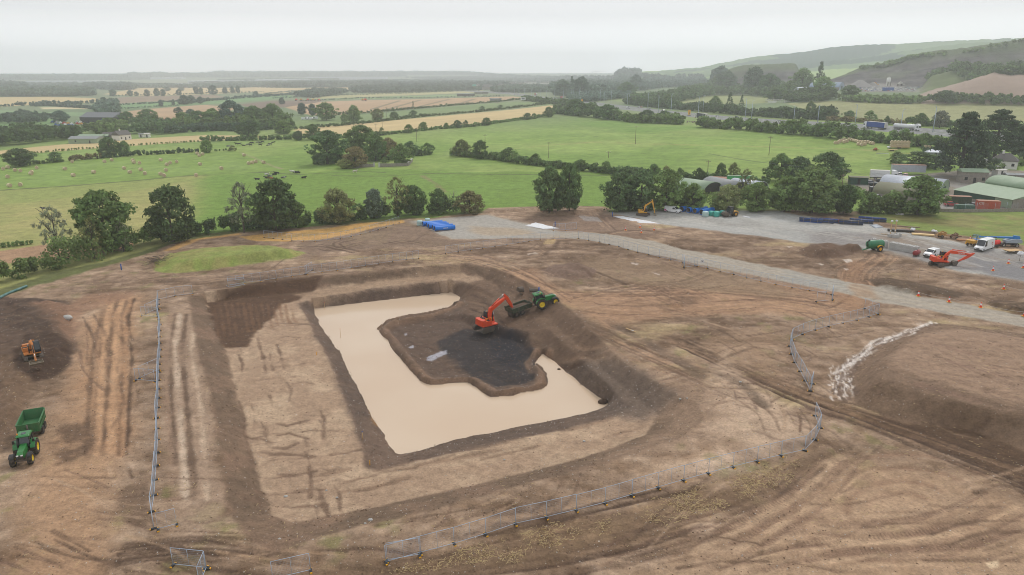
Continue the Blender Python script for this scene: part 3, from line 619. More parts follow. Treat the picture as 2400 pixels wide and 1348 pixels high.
paint([flat_hit(*p, WATER_Z) for p in [(1150, 795), (1200, 790), (1230, 830), (1210, 860), (1150, 840)]], (62, 58, 60), .8, 1, 1.2, 3, world=True)
stroke(offset(ISLE_LINE, -1.2), 1.6, (138, 112, 92), .8, .4, brk=.22, wob=.5, world=True)
stroke(offset(ISLE_LINE, 1.2), 1.6, (138, 112, 92), .8, .4, brk=.22, wob=.5, world=True)
for q in ([(957, 814), (968, 809), (972, 813), (962, 817)], [(1000, 836), (1030, 824), (1048, 820), (1046, 827), (1012, 843), (1000, 842)], [(946, 779), (954, 778), (955, 782), (948, 783)]):
 paint([flat_hit(*p, WATER_Z) for p in q], (172, 170, 178), .9, .12, .25, 1, world=True)
paint([flat_hit(*p, WATER_Z) for p in [(862, 950), (880, 960), (897, 1005), (880, 1000)]], (176, 134, 88), .7, .4, .5, 1.5, world=True)
for q, c in (([(1280, 562), (1303, 561), (1298, 572), (1271, 573)], (176, 152, 116)), ([(1237, 593), (1258, 591), (1262, 596), (1236, 597)], (176, 160, 146)), ([(1478, 614), (1495, 618), (1495, 621), (1480, 618)], (190, 176, 166)), ([(1523, 636), (1548, 643), (1545, 646)], (186, 172, 162)),
   ([(1975, 610), (1990, 607), (2000, 613), (1985, 616)], (196, 184, 174)), ([(1915, 616), (1932, 619), (1925, 622)], (190, 178, 168)), ([(1840, 576), (1860, 578), (1850, 581)], (190, 176, 166)), ([(1976, 628), (1990, 629), (1984, 633)], (190, 176, 166)),
   ([(1355, 505), (1400, 508), (1412, 520), (1370, 518)], (150, 140, 134))):
 paint(q, c, .9, .12, .3, 1)
SUB = None
# torn white membrane buried along the foot of the right heap
MEMB = smooth([(1985, 938), (1970, 925), (1972, 905), (1975, 880), (1992, 852), (2020, 830), (2060, 802), (2110, 785), (2150, 770), (2190, 756)])
MW_ = W(MEMB)
for i in range(260):
 k = random.randrange(1, len(MW_) - 3); o = random.gauss(0, .55) * (1.4 if k < 20 else .7); n = random.randint(2, 5)
 sub = [(p[0] + random.uniform(-.25, .25), p[1] + random.uniform(-.25, .25)) for p in offset(MW_, o)[k:k + n + 1]]
 stroke(sub, random.uniform(.1, .3), (222, 214, 208), random.uniform(.5, 1), .1, brk=.36, wob=.14, world=True)
 if i % 3 == 0: stroke([(p[0] + .4, p[1] - .3) for p in sub], .35, (118, 98, 84), .9, .1, brk=.2, wob=.15, world=True)
# gravel
paint(YARD_W, (164, 162, 157), 1, .5, .8, 3, world=True)
paint(YARD_W, (180, 177, 170), .7, 3, 2, 10, patch=.3, patchsc=16, world=True)
paint([(1870, 540), (2060, 545), (2200, 570), (2400, 600), (2600, 650), (2600, 720), (2400, 659), (2310, 644), (2150, 606), (2040, 580), (1900, 570)], (140, 134, 130), .85, 3, 3, 8)
paint([(2050, 550), (2180, 565), (2260, 600), (2200, 605), (2080, 580)], (142, 124, 106), .7, 2, 2, 6, patch=.3, patchsc=5)
paint([(2260, 600), (2400, 625), (2600, 660), (2600, 720), (2400, 659), (2310, 644)], (126, 124, 125), .8, 2, 2, 6)
paint([(1860, 506), (1900, 508), (1850, 520), (1720, 510), (1780, 500)], (190, 190, 188), .6, 2, 2, 4, patch=.3, patchsc=3)
for q in ([(1480, 505), (1600, 512), (1760, 530), (1900, 545), (2080, 570)], [(1500, 500), (1650, 520), (1850, 555)], [(1900, 525), (2050, 545), (2200, 575), (2330, 610)], [(2060, 540), (2180, 570), (2300, 600), (2400, 612)], [(2000, 560), (2150, 580), (2300, 625)]):
 for o in (-1.6, 0, 2.2): stroke(offset(smooth(W(q)), o), .7, random.choice([(146, 141, 134), (188, 182, 172), (150, 136, 120)]), .6, .3, brk=.3, wob=.5, world=True)
paint([(1600, 500), (1750, 515), (1850, 540), (1700, 530)], (148, 144, 138), .5, 2, 2, 5, patch=.3, patchsc=5)
paint(PAD_W, (166, 156, 142), 1, .45, .7, 2.5, world=True)
paint([(968, 519), (1140, 504), (1260, 531), (1310, 544), (1300, 557), (1200, 558), (1062, 561)], (168, 162, 153), .9, 2, 2, 6)
paint([(1100, 530), (1200, 535), (1320, 555), (1250, 552), (1120, 552)], (172, 152, 128), .75, 2, 2, 6)
paint([(1840, 634), (1987, 664), (2000, 685), (1900, 670), (1820, 652)], (156, 154, 148), .7, 1.5, 1.5)
paint([(1990, 664), (2040, 672), (2060, 700), (2000, 695)], (162, 134, 108), .8, .8, 1)
for o in (-1.1, 1.1):
 stroke(offset(W(smooth([(1320, 548), (1420, 556), (1600, 598), (1800, 636), (1987, 674), (2200, 720), (2420, 755)])), o), .8, (178, 164, 144), .6, .4, brk=.2, world=True)
 stroke(offset(W(smooth([(1320, 549), (1420, 557), (1600, 599), (1800, 637), (1987, 674), (2200, 720), (2420, 755)])), o * 2.1), .5, (146, 138, 126), .6, .3, brk=.35, world=True)
# grass over the old heap
paint(MOUNDS['grass']['base'], (136, 148, 76), 1, .4, .4, 2, world=True)
paint(MOUNDS['grass']['base'], (166, 150, 98), .6, .6, .6, 2, patch=.25, patchsc=2.5, world=True)
paint(W([(400, 600), (500, 585), (640, 575), (690, 588), (600, 600), (450, 612)], 2), (136, 148, 80), .6, 1.5, 1.5, 4, patch=.3, patchsc=5, world=True)
paint([(560, 556), (640, 546), (760, 536), (870, 519), (940, 513), (946, 522), (880, 534), (800, 553), (740, 563), (650, 566), (600, 566)], (196, 156, 98), .95, .5, .7, 3)
paint([(600, 560), (760, 540), (900, 522), (880, 530), (760, 550), (640, 562)], (158, 132, 88), .8, .8, 1.2, 3, patch=.3, patchsc=3)
paint([(380, 590), (420, 570), (480, 552), (560, 545), (560, 552), (470, 562), (410, 585)], (190, 150, 96), .8, .6, .8, 3)
for p_, c in (([(-300, 790), (-120, 715), (0, 678), (120, 640), (250, 612), (340, 588), (420, 560), (480, 548), (560, 540), (700, 533), (860, 517), (960, 509), (1130, 495), (1130, 499), (960, 513), (860, 522), (560, 545), (420, 566), (340, 597), (250, 622), (120, 660), (0, 694), (-120, 730)], (104, 108, 66)),):
 paint(p_, c, .9, .8, 1, 3)
paint([(1425, 492), (1560, 488), (1850, 489), (1850, 494), (1560, 493), (1430, 498)], (112, 122, 72), .9, .6, .6)
kk = GHI >= 0
if kk.any():
 k = np.nonzero(kk)[0]; X, Y = GX[k], GY[k]; kind = np.array([h[6] for h in HILLS])[GHI[k]]
 n = fbm(X, Y, 500, 4, 61); n2 = fbm(X, Y, 45, 4, 62); n3 = fbm(X, Y, 9, 3, 63)
 c = np.zeros((len(k), 3))
 hill = np.where((n > .6)[:, None], np.array((150, 172, 100)), np.where((n > .47)[:, None], np.array((104, 128, 84)), np.array((48, 76, 62))))
 rock = np.array((78, 73, 73)) + (n2 - .5)[:, None] * 70 + (n3 - .5)[:, None] * 60 + (np.sin((Y * .8 + GZ[k] * 3) * .12 + n2 * 9) * 9)[:, None]
 veg = sstep(.5, .62, fbm(X, Y, 60, 4, 64))[:, None]
 az = np.arctan2(X, Y); rr = np.hypot(X, Y)
 ridge = np.zeros(len(k))
 for i, h in enumerate(HILLS):
  mm = GHI[k] == i; ridge[mm] = sstep(h[3] * .955, h[3] * .985, rr[mm])
 rock = rock + (np.array((84, 96, 60)) - rock) * np.maximum(veg * .45, ridge[:, None] * .95)
 knoll = np.array((92, 104, 62)) + (n2 - .5)[:, None] * 60
 spoil = np.array((154, 134, 120)) + (n2 - .5)[:, None] * 36
 for kd, v in (('hill', hill), ('rock_face', rock), ('knoll', knoll), ('spoil_heap', spoil)):
  mm = kind == kd; c[mm] = v[mm]
 RGB[k] = c
paint([(1950, 206), (1960, 196), (2100, 196), (2170, 199), (2160, 214), (2000, 216)], (140, 134, 128), .9, 12, 10, 40, hf=H)
pk = SOILK[TREAD[SOILK] > -1]; yard_in = (sdist(GX[pk], GY[pk], YARD_W) < 0) | (sdist(GX[pk], GY[pk], PAD_W) < 0) | (sdist(GX[pk], GY[pk], MOUNDS['grass']['base']) < 0); pk = pk[~yard_in]
mean_ = np.array((146., 121, 101)); RGB[pk] = np.where(RGB[pk].min(1)[:, None] > 200, RGB[pk], ((RGB[pk] - mean_) * 1.18 + mean_ * 1.01) * np.array((1.0, .985, .965)))
# build one mesh per region
GZF = GZ + DZ
LINC = np.empty((len(GX), 4), np.float32); LINC[:, :3] = s2l(np.clip(RGB, 8, 250)); LINC[:, 3] = PEB
ii = np.arange(NR - 1)[:, None] * NA + np.arange(NA - 1)[None, :]
QUAD = np.stack([ii, ii + 1, ii + NA + 1, ii + NA], -1).reshape(-1, 4)[:, ::-1]
cx = GX[QUAD].mean(1); cy = GY[QUAD].mean(1)
reg = np.full(len(QUAD), 3, np.int16)
def mark(poly, v, cond=None):
 p = np.asarray(poly)
 k = np.nonzero((cx > p[:, 0].min()) & (cx < p[:, 0].max()) & (cy > p[:, 1].min()) & (cy < p[:, 1].max()))[0]
 k = k[sdist(cx[k], cy[k], poly) + (fbm(cx[k], cy[k], 3, 2, v) - .5) * (1.2 if v in (0, 1, 2) else 0) < 0]
 reg[k] = v
for i, f in enumerate(FIELD_W): mark(f, 100 + i)
mark(FARM, 9); mark(PAST_W, 50); mark(SOIL_W, 0); mark(YARD_W, 1); mark(PAD_W, 2); mark(MW_W, 4)
mark(MOUNDS['grass']['base'], 60)
gh = GHI[QUAD].max(1)
for i, h in enumerate(HILLS):
 reg[gh == i] = 200 + i
ground_mat('soil_mat', 3.6, .8, .5, .15, specks=True)
ground_mat('gravel_mat', 5, .9, .42, .07, specks=True)
ground_mat('grass_mat', 1.2, .16, .5, .2, streak=(24, .3, 1.5))
ground_mat('turf_mat', 2.2, .35, .5, .25)
ground_mat('crop_mat', .3, .05, .14, .1, streak=(64, .08, 2.2))
ground_mat('tarmac_mat', .5, .1, .06, .01, rough=.8)
ground_mat('far_mat', .02, .006, .2, .5)
ground_mat('rock_mat', .06, .02, .3, 3.0)
def cut(name, sel, mname, label=None):
 q = QUAD[sel]
 if not len(q): return None
 u, inv = np.unique(q, return_inverse=True)
 me = bpy.data.meshes.new(name); nv, nf = len(u), len(q)
 me.vertices.add(nv); me.loops.add(nf * 4); me.polygons.add(nf)
 me.vertices.foreach_set('co', np.stack([GX[u], GY[u], GZF[u]], 1).astype(np.float32).ravel())
 me.loops.foreach_set('vertex_index', inv.astype(np.int32).ravel())
 me.polygons.foreach_set('loop_start', np.arange(nf, dtype=np.int32) * 4)
 me.polygons.foreach_set('use_smooth', np.ones(nf, bool))
 a = me.color_attributes.new('Col', 'FLOAT_COLOR', 'POINT'); a.data.foreach_set('color', LINC[u].ravel())
 if name == 'ground':
  for an_, ar in (('along', ALONG), ('tread', TREAD)):
   a = me.attributes.new(an_, 'FLOAT', 'POINT'); a.data.foreach_set('value', ar[u].astype(np.float32))
 me.materials.append(MATS[mname]); me.update(); me.validate()
 o = bpy.data.objects.new(name, me); COL.objects.link(o); o['kind'] = 'structure'
 if label: o['label'] = label;
 return o
cut('ground', reg == 0, 'soil_mat'); cut('gravel_yard', reg == 1, 'gravel_mat'); cut('gravel_road', reg == 2, 'gravel_mat')
cut('field', reg == 3, 'grass_mat'); cut('motorway', reg == 4, 'tarmac_mat'); cut('pasture', reg == 50, 'turf_mat'); cut('grass_mound', reg == 60, 'turf_mat')
cut('farmyard', reg == 9, 'gravel_mat')
for i, f in enumerate(FIELDS): cut('field', reg == 100 + i, 'crop_mat' if f[0] == 'crop' else 'grass_mat')
for i, h in enumerate(HILLS): cut(h[6], reg == 200 + i, 'rock_mat' if h[6] == 'rock_face' else 'far_mat')
# the pond: muddy water lying level in the pit
wm, t, b, l = new_mat('muddy_water')
tcn = t.nodes.new('ShaderNodeTexCoord'); n = t.nodes.new('ShaderNodeTexNoise'); n.inputs['Scale'].default_value = .06; n.inputs['Detail'].default_value = 2
cr = t.nodes.new('ShaderNodeValToRGB'); cr.color_ramp.elements[0].position = .35; cr.color_ramp.elements[1].position = .7
cr.color_ramp.elements[0].color = lin(206, 181, 155) + (1,); cr.color_ramp.elements[1].color = lin(212, 190, 165) + (1,)
l.new(tcn.outputs['Object'], n.inputs['Vector']); l.new(n.outputs[0], cr.inputs[0]); l.new(cr.outputs[0], b.inputs['Base Color'])
b.inputs['Roughness'].default_value = .12; b.inputs['IOR'].default_value = 1.33
n2 = t.nodes.new('ShaderNodeTexNoise'); n2.inputs['Scale'].default_value = 1.6; n2.inputs['Detail'].default_value = 3
bp = t.nodes.new('ShaderNodeBump'); bp.inputs['Strength'].default_value = .08; bp.inputs['Distance'].default_value = .03
l.new(tcn.outputs['Object'], n2.inputs['Vector']); l.new(n2.outputs[0], bp.inputs['Height']); l.new(bp.outputs[0], b.inputs['Normal'])
ctr = np.mean(POND, 0)
sh = sdist(GX[near(POND, 4)], GY[near(POND, 4)], POND)
from mathutils.geometry import tessellate_polygon
x0, y0 = np.min(POND, 0) - 1.5; x1, y1 = np.max(POND, 0) + 1.5
gx, gy = np.meshgrid(np.arange(x0, x1, .4), np.arange(y0, y1, .4)); nx_, ny_ = gx.shape[1], gx.shape[0]
dd = sdist(gx.ravel(), gy.ravel(), POND)
jj = np.arange(ny_ - 1)[:, None] * nx_ + np.arange(nx_ - 1)[None, :]
q = np.stack([jj, jj + 1, jj + nx_ + 1, jj + nx_], -1).reshape(-1, 4)
q = q[(dd[q].min(1) < .7)]
u, inv = np.unique(q, return_inverse=True)
me = bpy.data.meshes.new('pond_water'); me.from_pydata(np.stack([gx.ravel()[u], gy.ravel()[u], np.full(len(u), WATER_Z)], 1).tolist(), [], inv.reshape(-1, 4).tolist())
me.materials.append(wm); o = bpy.data.objects.new('pond_water', me); COL.objects.link(o); o['kind'] = 'structure'
# scene-graph helpers
def top(name, loc=(0, 0, 0), label='', cat='', rz=0., group=None, kind=None):
 o = bpy.data.objects.new(name, None); COL.objects.link(o)
 o.location = loc; o.rotation_euler = (0, 0, rz); o.empty_display_size = .3
 if label: o['label'] = label
 if cat: o['category'] = cat
 if group: o['group'] = group
 if kind: o['kind'] = kind
 return o
def tag(o, label, cat, group=None, kind=None):
 if label: o['label'] = label
 if cat: o['category'] = cat
 if group: o['group'] = group
 if kind: o['kind'] = kind
 return o
def link(name, me, parent=None, loc=(0, 0, 0), rot=(0, 0, 0), sc=(1, 1, 1), label=None):
 o = bpy.data.objects.new(name, me); COL.objects.link(o)
 o.location = loc; o.rotation_euler = rot; o.scale = sc
 if parent is not None: o.parent = parent
 if label: o['label'] = label
 return o
def copy_tree(o, parent=None):
 c = o.copy(); COL.objects.link(c)
 if parent is not None: c.parent = parent
 for ch in list(o.children): copy_tree(ch, c)
 return c
ORD = ['first', 'second', 'third', 'fourth', 'fifth', 'sixth', 'seventh', 'eighth', 'ninth', 'tenth', 'eleventh', 'twelfth', 'thirteenth', 'fourteenth', 'fifteenth', 'sixteenth',
 'seventeenth', 'eighteenth', 'nineteenth', 'twentieth', 'twenty-first', 'twenty-second', 'twenty-third', 'twenty-fourth', 'twenty-fifth', 'twenty-sixth', 'twenty-seventh', 'twenty-eighth', 'twenty-ninth', 'thirtieth']
# foliage
fm, t, b, l = new_mat('foliage')
oi = t.nodes.new('ShaderNodeObjectInfo'); at_ = t.nodes.new('ShaderNodeAttribute'); at_.attribute_name = 'tint'
r1 = t.nodes.new('ShaderNodeMapRange'); r1.inputs[3].default_value = .48; r1.inputs[4].default_value = 1.65; l.new(at_.outputs['Fac'], r1.inputs[0])
m1 = t.nodes.new('ShaderNodeMix'); m1.data_type = 'RGBA'; m1.blend_type = 'MULTIPLY'; m1.inputs[0].default_value = 1
l.new(oi.outputs['Color'], m1.inputs[6]); l.new(r1.outputs[0], m1.inputs[7])
hs = t.nodes.new('ShaderNodeHueSaturation'); r2 = t.nodes.new('ShaderNodeMapRange'); r2.inputs[3].default_value = .475; r2.inputs[4].default_value = .515
l.new(at_.outputs['Fac'], r2.inputs[0]); l.new(r2.outputs[0], hs.inputs['Hue']); l.new(m1.outputs[2], hs.inputs['Color'])
l.new(hs.outputs[0], b.inputs['Base Color']); b.inputs['Roughness'].default_value = .75; b.inputs['Specular IOR Level'].default_value = .2
tr = t.nodes.new('ShaderNodeBsdfTranslucent'); l.new(hs.outputs[0], tr.inputs[0])
ms = t.nodes.new('ShaderNodeMixShader'); ms.inputs[0].default_value = .32
l.new(b.outputs[0], ms.inputs[1]); l.new(tr.outputs[0], ms.inputs[2]); l.new(ms.outputs[0], t.nodes['Material Output'].inputs[0])
MATS['foliage'] = fm
mat('bark', (92, 84, 74), .9, dirt=.6, dirtc=(60, 62, 48), scale=4)
mat('pale_bark', (168, 162, 152), .9, dirt=.4, dirtc=(110, 104, 92), scale=4)
def leaves_mesh(name, blobs, leaf, nleaf, inner=.62, seed=0, up=.25):
 """blobs: rows of x y z rx rz tint -> leaf-sized quads spread through each clump"""
 g = np.random.default_rng(seed)
 B = np.asarray(blobs, float); n = len(B) * nleaf
 bi = np.repeat(np.arange(len(B)), nleaf)
 d = g.normal(size=(n, 3)); d /= np.linalg.norm(d, axis=1)[:, None]
 rad = inner + (1.08 - inner) * g.random(n)
 S = B[bi][:, [3, 3, 4]]
 P = B[bi, :3] + d * rad[:, None] * S
 N = d + g.normal(size=(n, 3)) * .55 + np.array((0, 0, up)); N /= np.linalg.norm(N, axis=1)[:, None]
 T = np.cross(N, g.normal(size=(n, 3))); T /= np.linalg.norm(T, axis=1)[:, None]; U = np.cross(N, T)
 s = leaf * (.55 + .8 * g.random(n))[:, None]
 if np.ndim(leaf): s = np.asarray(leaf)[bi][:, None] * (.55 + .8 * g.random(n))[:, None]
 e = .55 + .4 * g.random(n)[:, None]
 V = np.stack([P + T * s, P + U * s * e + N * s * .15, P - T * s, P - U * s * e - N * s * .1], 1).reshape(-1, 3)
 tint = np.clip(B[bi, 5] + g.normal(size=n) * .13, 0, 1)
 me = bpy.data.meshes.new(name)
 me.vertices.add(n * 4); me.loops.add(n * 4); me.polygons.add(n)
 me.vertices.foreach_set('co', V.astype(np.float32).ravel())
 me.loops.foreach_set('vertex_index', np.arange(n * 4, dtype=np.int32)); me.polygons.foreach_set('loop_start', np.arange(n, dtype=np.int32) * 4)
 a = me.attributes.new('tint', 'FLOAT', 'POINT'); a.data.foreach_set('value', np.repeat(tint, 4).astype(np.float32))
 me.materials.append(fm); me.update()
 return me
def tubes(name, paths, m, n=6):
 V = []; F = []
 for pts in paths:
  P = [Vector(p[:3]) for p in pts]; base = len(V)
  for i, p in enumerate(P):
   d = (P[min(i + 1, len(P) - 1)] - P[max(i - 1, 0)]).normalized()
   a = d.orthogonal().normalized(); c = d.cross(a)
   for k in range(n):
    an = 2 * math.pi * k / n
    V.append(p + (a * math.cos(an) + c * math.sin(an)) * pts[i][3])
  for i in range(len(P) - 1):
   for k in range(n):
    F.append((base + i * n + k, base + i * n + (k + 1) % n, base + (i + 1) * n + (k + 1) % n, base + (i + 1) * n + k))
  F.append(tuple(base + (len(P) - 1) * n + k for k in range(n)))
 me = bpy.data.meshes.new(name); me.from_pydata([tuple(v) for v in V], [], F); me.materials.append(m)
 me.polygons.foreach_set('use_smooth', [True] * len(F)); me.update()
 return me
def proto(kind, seed):
 """unit tree: 1 high, 1 wide; returns trunk and crown meshes"""
 q = random.Random(seed); B = []; limbs = []
 ph = [q.uniform(0, 6.3) for _ in range(4)]
 def lob(a, z): return 1 + .22 * math.sin(2 * a + ph[0] + z * 3) + .16 * math.sin(3 * a + ph[1] - z * 5) + .1 * math.sin(5 * a + ph[2])
 if kind in ('oak', 'bush', 'ash', 'round', 'hawthorn'):
  zlo = {'oak': .1, 'round': .06, 'bush': .02, 'hawthorn': .03, 'ash': .2}[kind]
  nb = {'oak': 150, 'round': 130, 'bush': 60, 'hawthorn': 90, 'ash': 110}[kind]
  for i in range(nb):
   zz = q.random(); a = q.uniform(0, 6.283)
   prof = (math.sin(math.pi * min(1, (zz * .9 + .1))) ** .6) if kind != 'ash' else math.sin(math.pi * (zz * .8 + .18)) ** .9
   if kind in ('bush', 'hawthorn'): prof = (1 - zz ** 2.2) ** .6
   rr = (.42 * prof) * lob(a, zz) * math.sqrt(q.uniform(.25, 1)); br = q.uniform(.06, .125) * (1.15 if kind in ('bush', 'hawthorn') else 1) * (.72 if kind == 'ash' else 1)
   z = zlo + (1 - zlo) * (zz * .92)
   B.append((math.cos(a) * rr, math.sin(a) * rr, min(z, 1 - br * .7), br, br * q.uniform(.6, .85), q.uniform(.25, .8)))
  leaf, nl = (.026, 48) if kind != 'ash' else (.017, 26)
  if kind in ('bush',): leaf, nl = .032, 46
  me = leaves_mesh('crown', B, leaf, nl, seed=seed, inner=.5 if kind != 'ash' else .1)
  th = .55 if kind != 'ash' else .7
  limbs.append([(0, 0, -.03, .035), (.01, 0, zlo, .027), (q.uniform(-.03, .03), q.uniform(-.03, .03), th, .016), (0, 0, .85, .004)])
  for i in range(9 if kind == 'ash' else 6):
   a = q.uniform(0, 6.283); z0 = q.uniform(zlo * .8 + .03, th); r1 = q.uniform(.2, .36)
   limbs.append([(0, 0, z0, .013), (math.cos(a) * r1 * .5, math.sin(a) * r1 * .5, z0 + .14, .008), (math.cos(a) * r1, math.sin(a) * r1, min(z0 + .3, .93), .003)])
 elif kind == 'cedar':
  for i in range(190):
   zz = q.random() ** 1.15; a = q.uniform(0, 6.283); tier = round(zz * 9) / 9
   rr = (.47 * (1 - tier ** 1.7) + .06) * lob(a, tier * 2) * math.sqrt(q.uniform(.15, 1))
   B.append((math.cos(a) * rr, math.sin(a) * rr, .2 + .76 * tier + q.uniform(-.015, .015) - rr * .06, q.uniform(.08, .13), q.uniform(.03, .055), q.uniform(.2, .75)))
  me = leaves_mesh('crown', B, .022, 50, inner=.2, seed=seed, up=.6)
  limbs.append([(0, 0, -.03, .04), (0, 0, .3, .032), (0, 0, .95, .006)])
  for i in range(10):
   a = q.uniform(0, 6.283); z0 = q.uniform(.2, .75); limbs.append([(0, 0, z0, .012), (math.cos(a) * .3, math.sin(a) * .3, z0 + .06, .004)])
 elif kind in ('conifer', 'poplar'):
  for i in range(80):
   zz = q.random() ** (1.2 if kind == 'conifer' else 1); a = q.uniform(0, 6.283)
   rr = (.46 * (1 - zz) + .03 if kind == 'conifer' else .4 * math.sin(math.pi * (zz * .85 + .1)) ** .6) * math.sqrt(q.uniform(.3, 1)) * lob(a, zz)
   B.append((math.cos(a) * rr, math.sin(a) * rr, .06 + .92 * zz, q.uniform(.07, .12), q.uniform(.03, .05), q.uniform(.25, .75)))
  me = leaves_mesh('crown', B, .026, 42, inner=.3, seed=seed, up=.5)
  limbs.append([(0, 0, -.03, .03), (0, 0, .95, .004)])
 return tubes('trunk', limbs, MATS['bark']), me
PROTO = {}
for kd, n in (('oak', 3), ('round', 2), ('bush', 2), ('hawthorn', 2), ('ash', 2), ('cedar', 2), ('conifer', 1), ('poplar', 1)):
 PROTO[kd] = [proto(kd, 40 + i * 7 + len(kd)) for i in range(n)]
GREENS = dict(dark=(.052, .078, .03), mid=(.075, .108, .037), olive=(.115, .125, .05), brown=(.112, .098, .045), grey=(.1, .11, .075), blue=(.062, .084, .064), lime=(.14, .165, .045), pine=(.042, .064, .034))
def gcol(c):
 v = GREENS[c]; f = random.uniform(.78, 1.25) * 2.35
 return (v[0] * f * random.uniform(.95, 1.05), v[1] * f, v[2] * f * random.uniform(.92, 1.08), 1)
def px2m(p, n):
 return n * depth_of(p[0], p[1], p[2]) / FPX
def tree(kind, px, py, wpx, hpx, colour, label, group=None, cat='tree', name=None):
 p = at(px, py); wm_, hm = px2m(p, wpx), px2m(p, hpx) / .97
 nm = name or ('bush' if kind in ('bush', 'hawthorn') and hm < 5 else {'cedar': 'cedar_tree', 'conifer': 'conifer_tree', 'poplar': 'poplar_tree'}.get(kind, 'broadleaf_tree'))
 if nm == 'bush': cat = 'bush'
 tr_, cr_ = random.choice(PROTO[kind])
 o = top(nm, p, label, cat, random.uniform(0, 6.28), group)
 sc = (wm_ * 1.06, wm_ * 1.06, hm)
 if kind != 'bush' or hm > 5: link('trunk', tr_, o, sc=sc)
 c = link('crown', cr_, o, sc=sc); c.color = gcol(colour)
 return o
def hedge_blobs(wd, h, wdt, step, q, lumps=.5, zlo=.15):
 B = []; L_ = []
 for (a, b_) in zip(wd[:-1], wd[1:]):
  ln = math.hypot(b_[0] - a[0], b_[1] - a[1]); n = max(1, int(ln / step))
  for i in range(n):
   t = (i + q.random()) / n; L_.append((a[0] + (b_[0] - a[0]) * t, a[1] + (b_[1] - a[1]) * t, (b_[1] - a[1]) / (ln + 1e-6), -(b_[0] - a[0]) / (ln + 1e-6)))
 A = np.array(L_); Z = H(A[:, 0], A[:, 1])
 hv = vnoise(A[:, 0], A[:, 1], max(h * 2.2, 4), q.randrange(999)); gap = vnoise(A[:, 0], A[:, 1], h * 4, q.randrange(999))
 for (x, y, nx, ny), z, v, g_ in zip(L_, Z, hv, gap):
  hh = h * (1 - lumps * .5 + lumps * v)
  for _ in range(4):
   o = q.uniform(-.5, .5) * wdt; f = q.uniform(zlo, .8); br = hh * q.uniform(.2, .34)
   B.append((x + nx * o, y + ny * o, z + hh * f, min(br, wdt * .7), br * .8, q.uniform(.2, .75)))
 return B
def hedge(px, h, wdt, colour, label, name='hedge', cat='hedge', lumps=.6, group=None, kind=None, dens=1.0, world=False):
 wd = px if world else W(px, 0, H)
 q = random.Random(int(px[0][0] * 7 + px[0][1] * 13 + len(px)))
 dist = np.mean([math.hypot(*p) for p in wd])
 B = hedge_blobs(wd, h, wdt, max(h * .28, dist * .0028) / dens, q, lumps)
 leaf = max(.16, min(dist * .0015, h * .22)); nl = int(np.clip(9 * (h * .27 / leaf) ** 2, 14, 80))
 me = leaves_mesh(name, B, leaf, nl, .45, int(dist))
 o = link(name, me); o.color = gcol(colour)
 return tag(o, label, cat, group, kind)
def wood(px, h, colour, label, dens=1.0, name='wood', cat='wood', crown=None, lumpy=.5):
 """a far-off mass of trees that reads as one"""
 wd = W(px, 0, H); A = np.array(wd); q = random.Random(int(px[0][0] * 3 + px[0][1]))
 g = np.random.default_rng(int(px[0][0] + px[0][1] * 9))
 dist = float(np.mean(np.hypot(A[:, 0], A[:, 1])))
 cw = crown or max(h * .55, dist * .004)
 x0, y0 = A.min(0); x1, y1 = A.max(0)
 n = int(min((x1 - x0) * (y1 - y0) / (cw * cw) * 1.3 * dens, 60000))
 X = g.uniform(x0, x1, n); Y = g.uniform(y0, y1, n); k = sdist(X, Y, wd) < 0; X, Y = X[k], Y[k]
 if len(X) > 2600: X, Y = X[:2600], Y[:2600]; cw *= 1.0
 Z = H(X, Y); hv = vnoise(X, Y, cw * 3, 7) * lumpy + 1 - lumpy * .6; B = []
 for x, y, z, v in zip(X, Y, Z, hv):
  hh = h * v * q.uniform(.8, 1.15); tn = q.uniform(.2, .75)
  for _ in range(5):
   B.append((x + q.uniform(-.4, .4) * cw, y + q.uniform(-.4, .4) * cw, z + hh * q.uniform(.3, .86), cw * q.uniform(.22, .36), hh * q.uniform(.12, .2), np.clip(tn + q.uniform(-.15, .15), 0, 1)))
 leaf = max(cw * .085, dist * .0013); nl = int(np.clip(36000 / max(len(B), 1), 7, 22))
 o = link(name, leaves_mesh(name, B, leaf, nl, .4, 5)); o.color = gcol(colour)
 return tag(o, label, cat, None, 'stuff')
